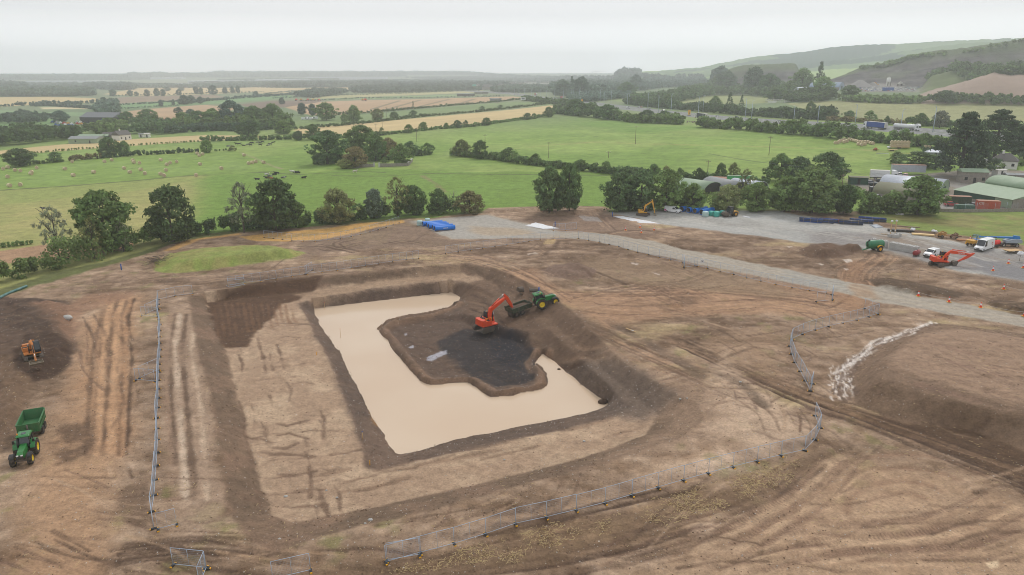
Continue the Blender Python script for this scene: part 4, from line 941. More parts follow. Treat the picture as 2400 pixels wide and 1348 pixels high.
FRONT = [
 ('ash', 140, 612, 82, 132, 'grey', 'thin greyish ash with an ivy-clad trunk, leftmost tall tree of the front hedgerow'),
 ('ash', 222, 606, 66, 100, 'olive', 'slender olive tree leaning in front of the broad dark oak at left'),
 ('oak', 250, 588, 138, 144, 'mid', 'broad spreading oak behind the slender trees at the left end of the hedgerow'),
 ('ash', 290, 590, 34, 82, 'grey', 'small wispy tree between the spreading oak and the round oak'),
 ('round', 407, 566, 118, 132, 'dark', 'big rounded dark oak standing alone above the bales field'),
 ('ash', 572, 545, 74, 122, 'grey', 'half-bare greyish tree left of the tallest hedgerow tree'),
 ('oak', 648, 540, 112, 122, 'dark', 'tallest broad tree of the hedgerow north of the pond'),
 ('oak', 694, 532, 62, 62, 'mid', 'low green tree at the right foot of the tallest hedgerow tree'),
 ('round', 792, 524, 80, 82, 'olive', 'round olive-green tree alone above the hedge before the gap'),
 ('round', 877, 512, 50, 70, 'blue', 'narrow bluish tree just right of the hedge gap'),
 ('ash', 932, 508, 66, 96, 'olive', 'tall light olive tree rising from the right part of the hedgerow'),
 ('oak', 968, 503, 62, 70, 'dark', 'dark tree close against the tall light olive one'),
 ('hawthorn', 1028, 500, 54, 58, 'dark', 'dark hawthorn behind the left stack of blue pipes'),
 ('hawthorn', 1101, 500, 76, 52, 'brown', 'wide brownish hawthorn ending the hedgerow by the gravel pad'),
 ('oak', 1288, 496, 74, 104, 'dark', 'left tree of the dark pair standing alone at the field gap'),
 ('oak', 1334, 494, 56, 112, 'dark', 'taller right tree of the dark pair standing alone at the field gap'),
 ('oak', 1452, 496, 76, 92, 'dark', 'dark tree with a side limb at the left end of the yard hedge'),
 ('oak', 1500, 494, 84, 94, 'dark', 'dense dark tree behind the yellow excavator'),
 ('oak', 1560, 494, 92, 96, 'mid', 'broad tree behind the white van on the gravel yard'),
 ('round', 1622, 494, 64, 64, 'mid', 'low tree behind the right stack of blue pipes'),
 ('round', 1704, 494, 66, 62, 'olive', 'olive tree in front of the arched polytunnel roofs'),
 ('ash', 1744, 470, 46, 76, 'olive', 'thin pale tree standing among the arched tunnel roofs'),
 ('round', 1772, 496, 66, 68, 'mid', 'tree right of the polytunnels behind the road roller'),
 ('oak', 1838, 496, 76, 84, 'mid', 'tree left of the large bushy tree in the yard hedge'),
 ('oak', 1900, 500, 128, 112, 'mid', 'large bushy tree rising highest in the yard hedge'),
 ('oak', 1976, 502, 64, 70, 'dark', 'tree on the right shoulder of the large bushy tree, before the utility poles'),
 ('hawthorn', 2040, 498, 54, 46, 'mid', 'low bush in the hedge left of the arched sheds'),
 ('round', 2092, 500, 52, 50, 'mid', 'small tree just left of the tree hiding the arched sheds'),
 ('oak', 2150, 504, 110, 92, 'mid', 'wide green tree partly hiding the arched metal sheds'),
 ('oak', 1826, 424, 66, 62, 'mid', 'tree on the left of the dark group behind the yard hedge'),
 ('oak', 1872, 424, 66, 56, 'dark', 'middle tree of the dark group behind the yard hedge'),
 ('oak', 1936, 430, 92, 72, 'dark', 'biggest dark tree behind the yard hedge beside the green field'),
 ('cedar', 2250, 412, 118, 140, 'pine', 'large dark cedar with a tall bare trunk beside the house'),
 ('cedar', 2330, 372, 112, 108, 'pine', 'second dark cedar behind the house'),
 ('cedar', 2400, 372, 60, 100, 'pine', 'dark conifer behind the house at the right edge of the picture'),
 ('round', 2150, 392, 86, 36, 'dark', 'wide dark shrub mass behind the parked lorry trailers'),
 ('hawthorn', 2100, 384, 40, 28, 'mid', 'rounded bush at the left end of the shrubs behind the trailers'),
 ('bush', 2330, 400, 40, 26, 'mid', 'clipped bush in front of the white house'),
]
for a in FRONT: tree(*a)
hedge([(-140, 690), (-40, 672), (60, 646), (130, 630)], 5.0, 4.5, 'mid', 'low bramble hedge at the left edge of the site')
hedge([(130, 630), (200, 613), (280, 590), (330, 574), (400, 560)], 6.2, 5, 'mid', 'shrubby hedge at the feet of the ash and the spreading oak')
hedge([(400, 560), (480, 546), (540, 540), (600, 536)], 5.2, 4, 'dark', 'dark hedge between the round oak and the half-bare tree')
hedge([(600, 536), (700, 528), (790, 520), (850, 514)], 4.8, 3.8, 'dark', 'dark hedge under the tallest hedgerow tree and the round olive tree')
hedge([(850, 514), (930, 506), (1000, 501), (1070, 497)], 6.2, 4, 'dark', 'thick hedge behind the left stack of blue pipes')
hedge([(1262, 496), (1300, 495), (1350, 494)], 5.5, 4, 'dark', 'undergrowth round the foot of the two lone trees')
hedge([(1424, 494), (1500, 492), (1600, 491), (1640, 491)], 7.0, 4.5, 'dark', 'tall dark hedge behind the yellow excavator and white van')
hedge([(1640, 491), (1720, 491), (1800, 493), (1860, 495)], 7.6, 5, 'mid', 'thick hedge in front of the polytunnels')
hedge([(1860, 495), (1940, 500), (2010, 501)], 7.5, 5, 'mid', 'hedge under the large bushy tree beside the gravel yard')
hedge([(2010, 499), (2080, 500), (2190, 504)], 4.5, 4, 'mid', 'hedge in front of the arched metal sheds')
hedge([(1985, 452), (2040, 470), (2090, 480)], 2.5, 2, 'mid', 'low scrub along the farm yard fence')
hedge([(2320, 392), (2400, 388), (2500, 386)], 2.0, 2.0, 'mid', 'garden hedge by the white house')
hedge([(-250, 590), (-100, 583), (0, 581), (80, 572)], 1.3, 1.2, 'mid', 'low field hedge left of the ash')
hedge([(1060, 364), (1110, 370), (1160, 374), (1215, 383)], 3.6, 3, 'mid', 'field hedge beside the paired trees in the middle distance')
hedge([(1215, 383), (1290, 392), (1345, 399), (1400, 403)], 3.4, 3, 'dark', 'field hedge running down to the lone dark pair')
hedge([(1385, 402), (1480, 413), (1560, 418), (1650, 424), (1720, 426), (1800, 430)], 3.2, 3, 'dark', 'field hedge behind the yard trees and polytunnels')
MID_T = [(1082, 366, 46, 38, 'olive', 'pale crowned tree at the left end of the middle field hedge'), (1126, 372, 42, 42, 'dark', 'rounded dark tree next to the pale one in the middle field hedge'),
 (1192, 378, 44, 32, 'mid', 'third tree from the left in the middle field hedge'), (1255, 386, 30, 26, 'mid', 'bushy lump of the middle field hedge above the lone dark pair'), (1360, 400, 38, 26, 'mid', 'bushy lump of the middle field hedge right of the lone dark pair'),
 (1420, 406, 30, 28, 'mid', 'small tree at the bend of the middle field hedge'), (1532, 420, 28, 36, 'mid', 'round small tree standing clear of the hedge behind the yard'), (1560, 420, 22, 32, 'olive', 'lighter small tree beside the round one behind the yard'),
 (1592, 424, 20, 30, 'mid', 'slim tree in the hedge behind the scattered white bags'), (1638, 426, 30, 32, 'dark', 'dark tree in the hedge behind the polytunnels'),
 (1688, 424, 30, 42, 'mid', 'left of the two small trees standing by the middle utility pole'), (1718, 424, 28, 42, 'olive', 'right of the two small trees standing by the middle utility pole')]
for px, py, w_, h_, c, lb in MID_T: tree('round', px, py, w_, h_, c, lb)
for a in [('oak', 768, 384, 98, 76, 'dark', 'huge dark rounded tree at the left of the walled copse'), ('oak', 848, 362, 76, 68, 'mid', 'tall tree at the back of the walled copse'), ('round', 834, 392, 64, 48, 'brown', 'brownish tree at the front of the walled copse'),
  ('round', 812, 395, 40, 24, 'olive', 'low olive bush at the front left of the copse wall'), ('oak', 880, 378, 56, 62, 'mid', 'tall green tree in the middle of the walled copse'), ('oak', 912, 374, 52, 50, 'brown', 'brown-tinged tree right of the middle of the copse'),
  ('round', 942, 386, 52, 48, 'mid', 'rounded green tree at the right end of the copse wall'), ('round', 962, 366, 36, 34, 'dark', 'dark tree behind the right end of the copse'), ('round', 1002, 362, 34, 26, 'mid', 'small tree standing right of the copse'),
  ('bush', 976, 364, 20, 16, 'mid', 'bush between the copse and the small tree at its right'), ('bush', 985, 365, 26, 14, 'dark', 'low bush at the foot of the small tree right of the copse'), ('bush', 902, 386, 26, 18, 'mid', 'bush inside the copse wall opening')]:
 tree(*a)
hedge([(735, 386), (800, 380), (880, 376), (950, 372)], 3.5, 6, 'dark', 'undergrowth beneath the walled copse')
hedge([(60, 387), (110, 383), (150, 379)], 2.4, 2.4, 'mid', 'short hedge behind the bales at far left'); hedge([(160, 378), (200, 374), (238, 371)], 2.8, 2.6, 'brown', 'brownish hedge left of the pair of field trees')
hedge([(238, 371), (320, 365), (400, 360), (468, 356)], 2.7, 2.6, 'dark', 'clipped dark hedge right of the pair of field trees'); hedge([(500, 355), (530, 353), (556, 352)], 1.4, 1.6, 'mid', 'low hedge end by the cattle track')
hedge([(-200, 392), (0, 366), (120, 356), (235, 347), (350, 339), (470, 332)], 1.3, 2.0, 'mid', 'low hedge between the tan strip and the green strip')
hedge([(470, 332), (540, 330), (600, 329), (690, 326)], 3.6, 4, 'mid', 'bushy hedge on the left side of the cow field'); hedge([(690, 326), (760, 325), (840, 322), (900, 317)], 3.0, 4, 'mid', 'hedge behind the walled copse')
hedge([(900, 317), (960, 310), (1030, 303), (1110, 297)], 2.6, 3, 'mid', 'hedge below the big tan field, left half'); hedge([(1110, 297), (1200, 284), (1260, 276), (1300, 268)], 2.6, 3, 'mid', 'hedge below the big tan field, right half')
LEFT_T = [('oak', 48, 390, 64, 42, 'dark', 'dark tree at the far left edge of the bales field'), ('hawthorn', 130, 380, 38, 24, 'dark', 'dark bush left of the brownish field hedge'), ('oak', 258, 368, 46, 46, 'dark', 'taller of the pair of trees behind the bales field'),
 ('oak', 293, 365, 30, 34, 'mid', 'smaller of the pair of trees behind the bales field'), ('round', 485, 358, 32, 30, 'mid', 'single round tree at the right end of the clipped hedge'), ('bush', 545, 354, 20, 13, 'olive', 'little round bush at the top of the cattle track'),
 ('oak', 733, 328, 38, 36, 'mid', 'tree above the huge dark tree of the copse'), ('round', 700, 329, 28, 22, 'dark', 'dark tree at the left end of the big tan field'), ('hawthorn', 958, 312, 28, 20, 'mid', 'bush by the two tall poles below the big tan field'),
 ('bush', 895, 317, 18, 18, 'olive', 'yellowish bush below the left part of the big tan field'), ('round', 992, 306, 22, 20, 'mid', 'first small tree right of the pole along the big tan field'), ('round', 1046, 302, 14, 14, 'mid', 'tiny tree midway along the big tan field'),
 ('round', 1072, 300, 24, 18, 'dark', 'dark small tree midway along the big tan field'), ('round', 1092, 298, 12, 16, 'dark', 'slim small tree next to the dark one along the big tan field'), ('round', 1140, 294, 24, 18, 'mid', 'small tree right of the midpoint of the big tan field'),
 ('round', 1236, 281, 20, 16, 'dark', 'dark small tree near the right end of the big tan field'), ('round', 1252, 279, 16, 13, 'mid', 'small tree beside the dark one near the right end of the tan field'), ('round', 1286, 275, 26, 24, 'mid', 'small tree at the right end of the big tan field')]
for a in LEFT_T: tree(*a)
for px, h_, w_, c, lb in [
 ([(690, 304), (780, 297), (850, 290)], 3, 3, 'dark', 'hedge on top of the big tan field, left third'), ([(850, 290), (930, 281), (1000, 273)], 3, 3, 'dark', 'hedge on top of the big tan field, middle third'), ([(1000, 273), (1110, 264), (1210, 253), (1320, 240)], 2.6, 3, 'dark', 'hedge on top of the big tan field, right third'),
 ([(790, 270), (880, 264), (970, 256), (1060, 248)], 2.8, 3, 'dark', 'hedge below the tramlined brown field, left part'), ([(1060, 248), (1140, 242), (1235, 232)], 2.8, 3, 'dark', 'hedge below the tramlined brown field, right part'),
 ([(0, 250), (90, 247), (200, 254), (235, 258)], 5, 6, 'blue', 'hedge below the far left tan field'), ([(0, 275), (60, 272), (130, 276)], 4, 4, 'blue', 'hedge above the far left green field'),
 ([(78, 250), (120, 246), (150, 245)], 6, 10, 'blue', 'left thicket in the far left tan field'), ([(150, 246), (190, 243), (232, 242)], 6, 10, 'blue', 'right thicket in the far left tan field'),
 ([(255, 226), (330, 224), (420, 222), (500, 219), (620, 216)], 3, 4, 'blue', 'hedge with small trees below the farthest tan field'), ([(270, 247), (340, 244), (420, 238)], 3, 4, 'blue', 'hedge between brown and green far fields'),
 ([(420, 245), (480, 238), (560, 231), (640, 226), (690, 222)], 5, 6, 'blue', 'bushy hedge between green and brown far fields'), ([(275, 256), (330, 253), (420, 248)], 2, 3, 'blue', 'low hedge above the left brown stubble field'),
 ([(640, 231), (800, 224), (960, 219), (1130, 212)], 3, 5, 'blue', 'hedge across the far ochre meadow'), ([(700, 237), (860, 231), (1000, 230), (1180, 226)], 2.5, 5, 'blue', 'hedge behind the tramlined brown field'),
 ([(620, 220), (700, 214), (840, 212), (905, 208)], 3, 5, 'blue', 'hedge between the farthest tan strips'), ([(600, 206), (740, 206), (900, 203)], 3, 6, 'blue', 'hedge along the farthest tan strip')]:
 hedge(px, h_, w_, c, lb, lumps=.9)
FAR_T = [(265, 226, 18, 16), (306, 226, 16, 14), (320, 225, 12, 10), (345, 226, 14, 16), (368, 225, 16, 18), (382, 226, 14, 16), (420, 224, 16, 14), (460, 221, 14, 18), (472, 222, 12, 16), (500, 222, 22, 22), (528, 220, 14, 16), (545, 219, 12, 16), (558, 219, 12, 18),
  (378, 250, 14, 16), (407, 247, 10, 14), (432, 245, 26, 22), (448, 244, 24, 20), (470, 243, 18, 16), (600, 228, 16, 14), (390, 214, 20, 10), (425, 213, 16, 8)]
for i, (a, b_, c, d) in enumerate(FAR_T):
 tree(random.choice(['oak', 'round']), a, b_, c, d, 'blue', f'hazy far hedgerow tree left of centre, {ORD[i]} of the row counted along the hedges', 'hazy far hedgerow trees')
for a in [('oak', 661, 245, 14, 16, 'blue', 'lone tree at the left corner of the tramlined brown field'), ('poplar', 968, 252, 4, 14, 'dark', 'single narrow cypress in the hedge of the tramlined field'), ('oak', 830, 288, 36, 40, 'mid', 'tall tree left of the big tan field beside the poles'),
  ('oak', 885, 285, 28, 30, 'olive', 'pale tree in the hedge above the two tall poles'), ('round', 808, 285, 22, 18, 'mid', 'small tree at the left end of the grey-green strip'), ('round', 924, 278, 24, 16, 'dark', 'first dark bush right of the pale tree on the grey-green strip'), ('round', 968, 272, 18, 13, 'dark', 'second dark bush right of the pale tree on the grey-green strip'),
  ('round', 1130, 258, 14, 9, 'dark', 'bush near the right end of the grey-green strip'), ('round', 1172, 254, 14, 8, 'dark', 'last bush at the right end of the grey-green strip'),
  ('oak', 708, 270, 24, 28, 'blue', 'tree left of the white caravans behind the wood'), ('oak', 733, 272, 22, 28, 'blue', 'slim tree right behind the white caravans'), ('oak', 765, 282, 56, 40, 'mid', 'broad tree right of the white caravans')]:
 tree(*a)
WOODT = [('oak', 545, 300, 74, 62, 'blue', 'tallest pale tree of the wood left of centre'), ('oak', 595, 300, 60, 50, 'dark', 'dark tree right of the tallest one in the wood'), ('oak', 640, 296, 56, 52, 'mid', 'tree at the right end of the wood before the tan field'), ('oak', 500, 302, 50, 46, 'mid', 'tree left of the tallest one in the wood'),
 ('round', 585, 322, 56, 40, 'dark', 'round tree in front of the wood at its right end'), ('round', 665, 314, 48, 32, 'mid', 'low rounded tree over the cow field hedge'), ('oak', 466, 300, 46, 40, 'dark', 'dark tree midway in the wood'), ('round', 430, 300, 44, 36, 'mid', 'tree above the conifer screen left end'),
 ('oak', 340, 300, 46, 32, 'dark', 'tree behind the cottage with the white gable'), ('oak', 300, 290, 36, 28, 'dark', 'tree beside the dark barn'), ('oak', 348, 282, 40, 26, 'mid', 'tree right of the dark barn'), ('oak', 260, 306, 44, 30, 'mid', 'tree between the dark barn and the green sheds'),
 ('round', 255, 312, 20, 14, 'lime', 'yellow-green round tree behind the sheds'), ('conifer', 280, 312, 12, 14, 'lime', 'golden conifer beside the white gabled cottage'), ('oak', 142, 288, 40, 28, 'blue', 'tree left of the machinery yard'), ('oak', 166, 322, 56, 28, 'dark', 'dark tree left of the green sheds'),
 ('round', 420, 272, 20, 20, 'blue', 'small tree right end of the left brown stubble field'), ('oak', 450, 290, 30, 34, 'blue', 'tree at the left end of the tall part of the wood')]
for a in WOODT: tree(*a)
hedge([(390, 314), (450, 309), (520, 306), (600, 309)], 6.5, 5, 'pine', 'clipped conifer screen in front of the wood', lumps=.15, dens=1.3); hedge([(600, 306), (640, 303), (690, 300)], 6, 6, 'dark', 'tall hedge at the right end of the wood')
for px, h_, c, lb, *dn in [
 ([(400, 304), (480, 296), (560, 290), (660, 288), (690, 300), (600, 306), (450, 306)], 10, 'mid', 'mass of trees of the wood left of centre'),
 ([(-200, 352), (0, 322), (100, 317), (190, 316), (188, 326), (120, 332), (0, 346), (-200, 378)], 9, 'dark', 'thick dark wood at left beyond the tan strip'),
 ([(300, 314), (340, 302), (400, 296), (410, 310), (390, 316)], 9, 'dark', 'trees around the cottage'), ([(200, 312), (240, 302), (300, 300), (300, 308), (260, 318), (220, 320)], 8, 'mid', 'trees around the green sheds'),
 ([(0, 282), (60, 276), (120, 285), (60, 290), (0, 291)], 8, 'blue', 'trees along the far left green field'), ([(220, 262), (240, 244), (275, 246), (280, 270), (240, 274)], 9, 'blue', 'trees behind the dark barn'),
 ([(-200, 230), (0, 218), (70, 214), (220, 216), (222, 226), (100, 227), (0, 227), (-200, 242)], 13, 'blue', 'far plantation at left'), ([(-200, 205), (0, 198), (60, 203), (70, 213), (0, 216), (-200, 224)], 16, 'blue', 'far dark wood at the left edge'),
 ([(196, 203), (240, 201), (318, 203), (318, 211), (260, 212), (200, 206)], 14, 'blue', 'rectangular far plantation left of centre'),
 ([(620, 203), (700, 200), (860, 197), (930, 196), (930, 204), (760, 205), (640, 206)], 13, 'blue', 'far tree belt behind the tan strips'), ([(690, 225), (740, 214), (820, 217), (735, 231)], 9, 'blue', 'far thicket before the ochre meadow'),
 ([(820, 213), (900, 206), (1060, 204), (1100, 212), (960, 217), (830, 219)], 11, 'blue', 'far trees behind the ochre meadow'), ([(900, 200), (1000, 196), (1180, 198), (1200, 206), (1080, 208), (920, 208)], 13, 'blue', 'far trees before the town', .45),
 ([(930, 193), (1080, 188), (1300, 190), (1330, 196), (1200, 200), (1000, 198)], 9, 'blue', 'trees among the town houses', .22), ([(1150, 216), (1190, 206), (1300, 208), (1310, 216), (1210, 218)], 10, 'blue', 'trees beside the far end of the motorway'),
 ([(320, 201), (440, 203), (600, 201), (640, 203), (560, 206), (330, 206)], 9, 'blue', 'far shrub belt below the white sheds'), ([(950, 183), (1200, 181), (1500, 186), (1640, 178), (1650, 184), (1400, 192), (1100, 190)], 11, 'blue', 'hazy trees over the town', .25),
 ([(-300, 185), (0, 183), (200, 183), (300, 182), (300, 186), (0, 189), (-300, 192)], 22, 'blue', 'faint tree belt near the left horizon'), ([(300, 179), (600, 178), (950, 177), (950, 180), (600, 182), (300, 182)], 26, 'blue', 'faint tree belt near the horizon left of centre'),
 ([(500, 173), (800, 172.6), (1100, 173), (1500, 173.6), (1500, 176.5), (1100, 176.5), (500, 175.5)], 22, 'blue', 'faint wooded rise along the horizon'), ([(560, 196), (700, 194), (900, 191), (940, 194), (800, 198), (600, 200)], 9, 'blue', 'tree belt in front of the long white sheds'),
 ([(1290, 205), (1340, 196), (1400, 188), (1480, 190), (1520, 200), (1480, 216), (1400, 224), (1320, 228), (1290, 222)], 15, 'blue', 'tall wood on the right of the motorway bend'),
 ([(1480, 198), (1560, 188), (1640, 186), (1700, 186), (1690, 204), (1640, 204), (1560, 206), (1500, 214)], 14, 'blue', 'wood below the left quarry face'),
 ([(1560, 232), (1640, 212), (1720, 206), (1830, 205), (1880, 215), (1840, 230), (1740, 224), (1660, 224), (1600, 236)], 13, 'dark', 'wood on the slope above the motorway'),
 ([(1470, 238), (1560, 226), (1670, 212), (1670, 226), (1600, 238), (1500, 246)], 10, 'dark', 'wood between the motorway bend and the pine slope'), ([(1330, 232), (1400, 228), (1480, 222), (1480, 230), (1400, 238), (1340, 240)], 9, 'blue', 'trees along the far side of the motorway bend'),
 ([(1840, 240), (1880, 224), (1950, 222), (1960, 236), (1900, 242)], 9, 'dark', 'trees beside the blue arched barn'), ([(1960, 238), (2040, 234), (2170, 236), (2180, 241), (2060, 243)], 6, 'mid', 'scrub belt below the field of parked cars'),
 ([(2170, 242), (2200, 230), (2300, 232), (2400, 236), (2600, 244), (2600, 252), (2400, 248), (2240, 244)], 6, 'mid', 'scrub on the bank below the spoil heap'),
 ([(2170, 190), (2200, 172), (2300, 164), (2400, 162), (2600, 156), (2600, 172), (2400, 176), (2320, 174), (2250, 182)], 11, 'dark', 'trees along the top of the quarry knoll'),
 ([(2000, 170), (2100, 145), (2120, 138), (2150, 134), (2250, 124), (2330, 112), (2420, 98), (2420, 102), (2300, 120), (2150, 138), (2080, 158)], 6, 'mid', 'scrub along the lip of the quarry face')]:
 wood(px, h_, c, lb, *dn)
qb = random.Random(21)
for i in range(22):
 x = qb.uniform(-150, 1180); y = qb.uniform(187, 214); L_ = qb.uniform(60, 190)
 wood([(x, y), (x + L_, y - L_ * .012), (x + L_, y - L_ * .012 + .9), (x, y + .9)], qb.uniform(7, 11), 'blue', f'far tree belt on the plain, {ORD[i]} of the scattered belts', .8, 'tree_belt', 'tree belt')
for px, h_, w_, c, lb in [
 ([(1300, 266), (1340, 270), (1400, 276), (1460, 283)], 9.5, 9, 'dark', 'hedge between the green field and the motorway, left part'), ([(1460, 284), (1500, 288), (1560, 290), (1600, 292)], 7, 7, 'mid', 'hedge between the green field and the motorway, below the near traffic'),
 ([(1640, 298), (1720, 303), (1800, 310), (1880, 316)], 9, 9, 'mid', 'hedge between the green field and the motorway, below the navy lorry'), ([(1880, 316), (1960, 324), (2040, 332), (2110, 338)], 8.5, 9, 'mid', 'hedge between the hay bales and the motorway'), ([(2110, 338), (2180, 346), (2260, 354)], 6.5, 6, 'mid', 'hedge between the wrapped bales and the motorway'),
 ([(1470, 243), (1520, 250), (1600, 257), (1680, 264)], 9, 10, 'dark', 'hedge on the far side of the motorway, left part'), ([(1680, 265), (1760, 271), (1850, 277), (1940, 282)], 8.5, 12, 'dark', 'hedge on the far side of the motorway, middle part'), ([(1940, 283), (2030, 288), (2120, 294)], 3, 4, 'brown', 'low brownish bank beyond the blue lorry'),
 ([(2130, 292), (2200, 297), (2300, 302), (2450, 312)], 4.5, 6, 'dark', 'hedge on the far side of the motorway, right part'), ([(1230, 236), (1290, 242), (1340, 250), (1390, 258)], 7, 8, 'dark', 'hedge along the near side of the motorway bend'), ([(1330, 258), (1360, 262), (1440, 270)], 7, 7, 'dark', 'bushes on the near bank of the motorway')]:
 hedge(px, h_, w_, c, lb, lumps=.8)
MWT = [('oak', 1350, 270, 56, 36, 'dark', 'large bush at the right end of the tan field by the motorway'), ('oak', 1424, 280, 52, 34, 'dark', 'dark bushy tree on the near motorway bank'), ('oak', 1516, 288, 40, 30, 'dark', 'left dark bush below the white van on the motorway'), ('oak', 1556, 288, 36, 28, 'dark', 'right dark bush below the white van on the motorway'),
 ('oak', 1566, 254, 30, 32, 'mid', 'rounded tree beyond the motorway lamp posts'), ('oak', 1675, 260, 32, 34, 'mid', 'rounded tree on the far motorway bank'), ('conifer', 1710, 252, 22, 34, 'dark', 'dark conifer above the far motorway hedge'), ('conifer', 1738, 250, 14, 26, 'dark', 'slimmer conifer next to the dark one above the motorway'),
 ('oak', 1898, 274, 30, 34, 'mid', 'round tree standing out of the far motorway hedge'), ('oak', 1952, 282, 32, 26, 'dark', 'dark round tree right of the second tall lamp'), ('hawthorn', 1990, 284, 36, 24, 'dark', 'bush left of the round bush before the ochre field'), ('hawthorn', 2038, 284, 32, 24, 'mid', 'round bush before the ochre field'),
 ('hawthorn', 2078, 292, 16, 20, 'dark', 'small bush behind the blue lorry'), ('hawthorn', 2156, 296, 36, 30, 'mid', 'bush behind the white tanker'), ('oak', 2202, 300, 40, 40, 'grey', 'tree behind the lamp right of the white tanker'), ('oak', 2268, 300, 40, 32, 'mid', 'tree left of the cedar tops'),
 ('oak', 1765, 222, 60, 62, 'pine', 'tall dark pine on the slope above the motorway'), ('oak', 1800, 224, 50, 50, 'pine', 'dark tree just right of the tall pine'), ('oak', 1815, 236, 44, 30, 'dark', 'low dark tree behind the ruined white frames'), ('conifer', 1918, 214, 30, 64, 'dark', 'pointed conifer by the blue arched barn'),
 ('oak', 1878, 216, 54, 54, 'mid', 'big tree left of the pointed conifer'), ('oak', 1925, 228, 50, 48, 'mid', 'big tree right of the pointed conifer'), ('oak', 1700, 215, 60, 46, 'pine', 'broad dark tree on the slope left of the tall pine'), ('oak', 1990, 234, 40, 34, 'dark', 'tree in front of the blue arched barn'),
 ('oak', 2215, 240, 56, 28, 'dark', 'dark bush below the spoil heap'), ('bush', 2288, 240, 20, 14, 'dark', 'single round bush on the bank below the spoil heap'), ('conifer', 1340, 226, 20, 44, 'blue', 'pointed conifer in the wood at the motorway bend'), ('oak', 1362, 226, 44, 44, 'blue', 'large tree in the wood at the motorway bend'),
 ('oak', 1318, 228, 44, 40, 'blue', 'tree at the left end of the wood at the motorway bend'), ('oak', 1490, 212, 36, 36, 'blue', 'tree on the crest of the wood right of the crane'), ('oak', 1468, 226, 44, 32, 'dark', 'tree behind the paddock with brown bales')]
for a in MWT: tree(*a)
p = at(1062, 492); hm = px2m(p, 46); o = top('dead_tree', p, 'bare whitish dead tree behind the hedge near the blue pipes', 'tree'); br = [[(0, 0, 0, .14), (.1, 0, hm * .5, .09), (.3, .1, hm, .02)]]
q = random.Random(4)
for i in range(12):
 z = hm * q.uniform(.3, .8); a = q.uniform(0, 6.28); r_ = q.uniform(.8, 2.0); br.append([(.1, 0, z, .06), (math.cos(a) * r_ * .6, math.sin(a) * r_ * .6, z + .7, .04), (math.cos(a) * r_, math.sin(a) * r_, z + 1.5, .012)])
link('trunk', tubes('trunk', br, MATS['pale_bark']), o)
o = hedge([(1612, 287), (1640, 288), (1662, 287)], 1.4, 3, 'mid', 'patch of purple wildflowers on the motorway bank', 'wildflowers', 'flowers'); o.color = (.25, .12, .2, 1)
o['kind'] = 'stuff'
p = at(366, 612); q = random.Random(9); sticks = []
for i in range(160):
 x, y, z = q.gauss(0, 1.5), q.gauss(0, 2.2), abs(q.gauss(.2, .5)); a = q.uniform(0, 6.28); n = q.uniform(.6, 1.6); dz = q.uniform(-.3, .4)
 sticks.append([(x, y, z, .05), (x + math.cos(a) * n, y + math.sin(a) * n, z + dz, .02)])
o = link('brushwood_pile', tubes('brushwood_pile', sticks, mat('old_wood', (112, 96, 84), .9, dirt=.5, dirtc=(70, 60, 54)), 4), loc=p); tag(o, 'heap of cut brushwood against the left end of the grassy mound', 'brushwood')
# haze
hz = bpy.data.meshes.new('haze'); s = 7700
hz.from_pydata([(x, y, z) for x in (-s, s) for y in (-s, s) for z in (-40, 226)], [], [(0, 1, 3, 2), (4, 6, 7, 5), (0, 4, 5, 1), (2, 3, 7, 6), (0, 2, 6, 4), (1, 5, 7, 3)])
m = bpy.data.materials.new('haze'); m.use_nodes = True; t = m.node_tree; t.nodes.clear()
mo = t.nodes.new('ShaderNodeOutputMaterial'); pv = t.nodes.new('ShaderNodeVolumePrincipled')
pv.inputs['Color'].default_value = (.935, .965, 1, 1); pv.inputs['Density'].default_value = .00027; pv.inputs['Anisotropy'].default_value = .3
t.links.new(pv.outputs[0], mo.inputs['Volume']); hz.materials.append(m)
o = bpy.data.objects.new('haze', hz); COL.objects.link(o); o['kind'] = 'stuff'; o['label'] = 'pale haze lying over the plain and the far hills'; o['category'] = 'haze'
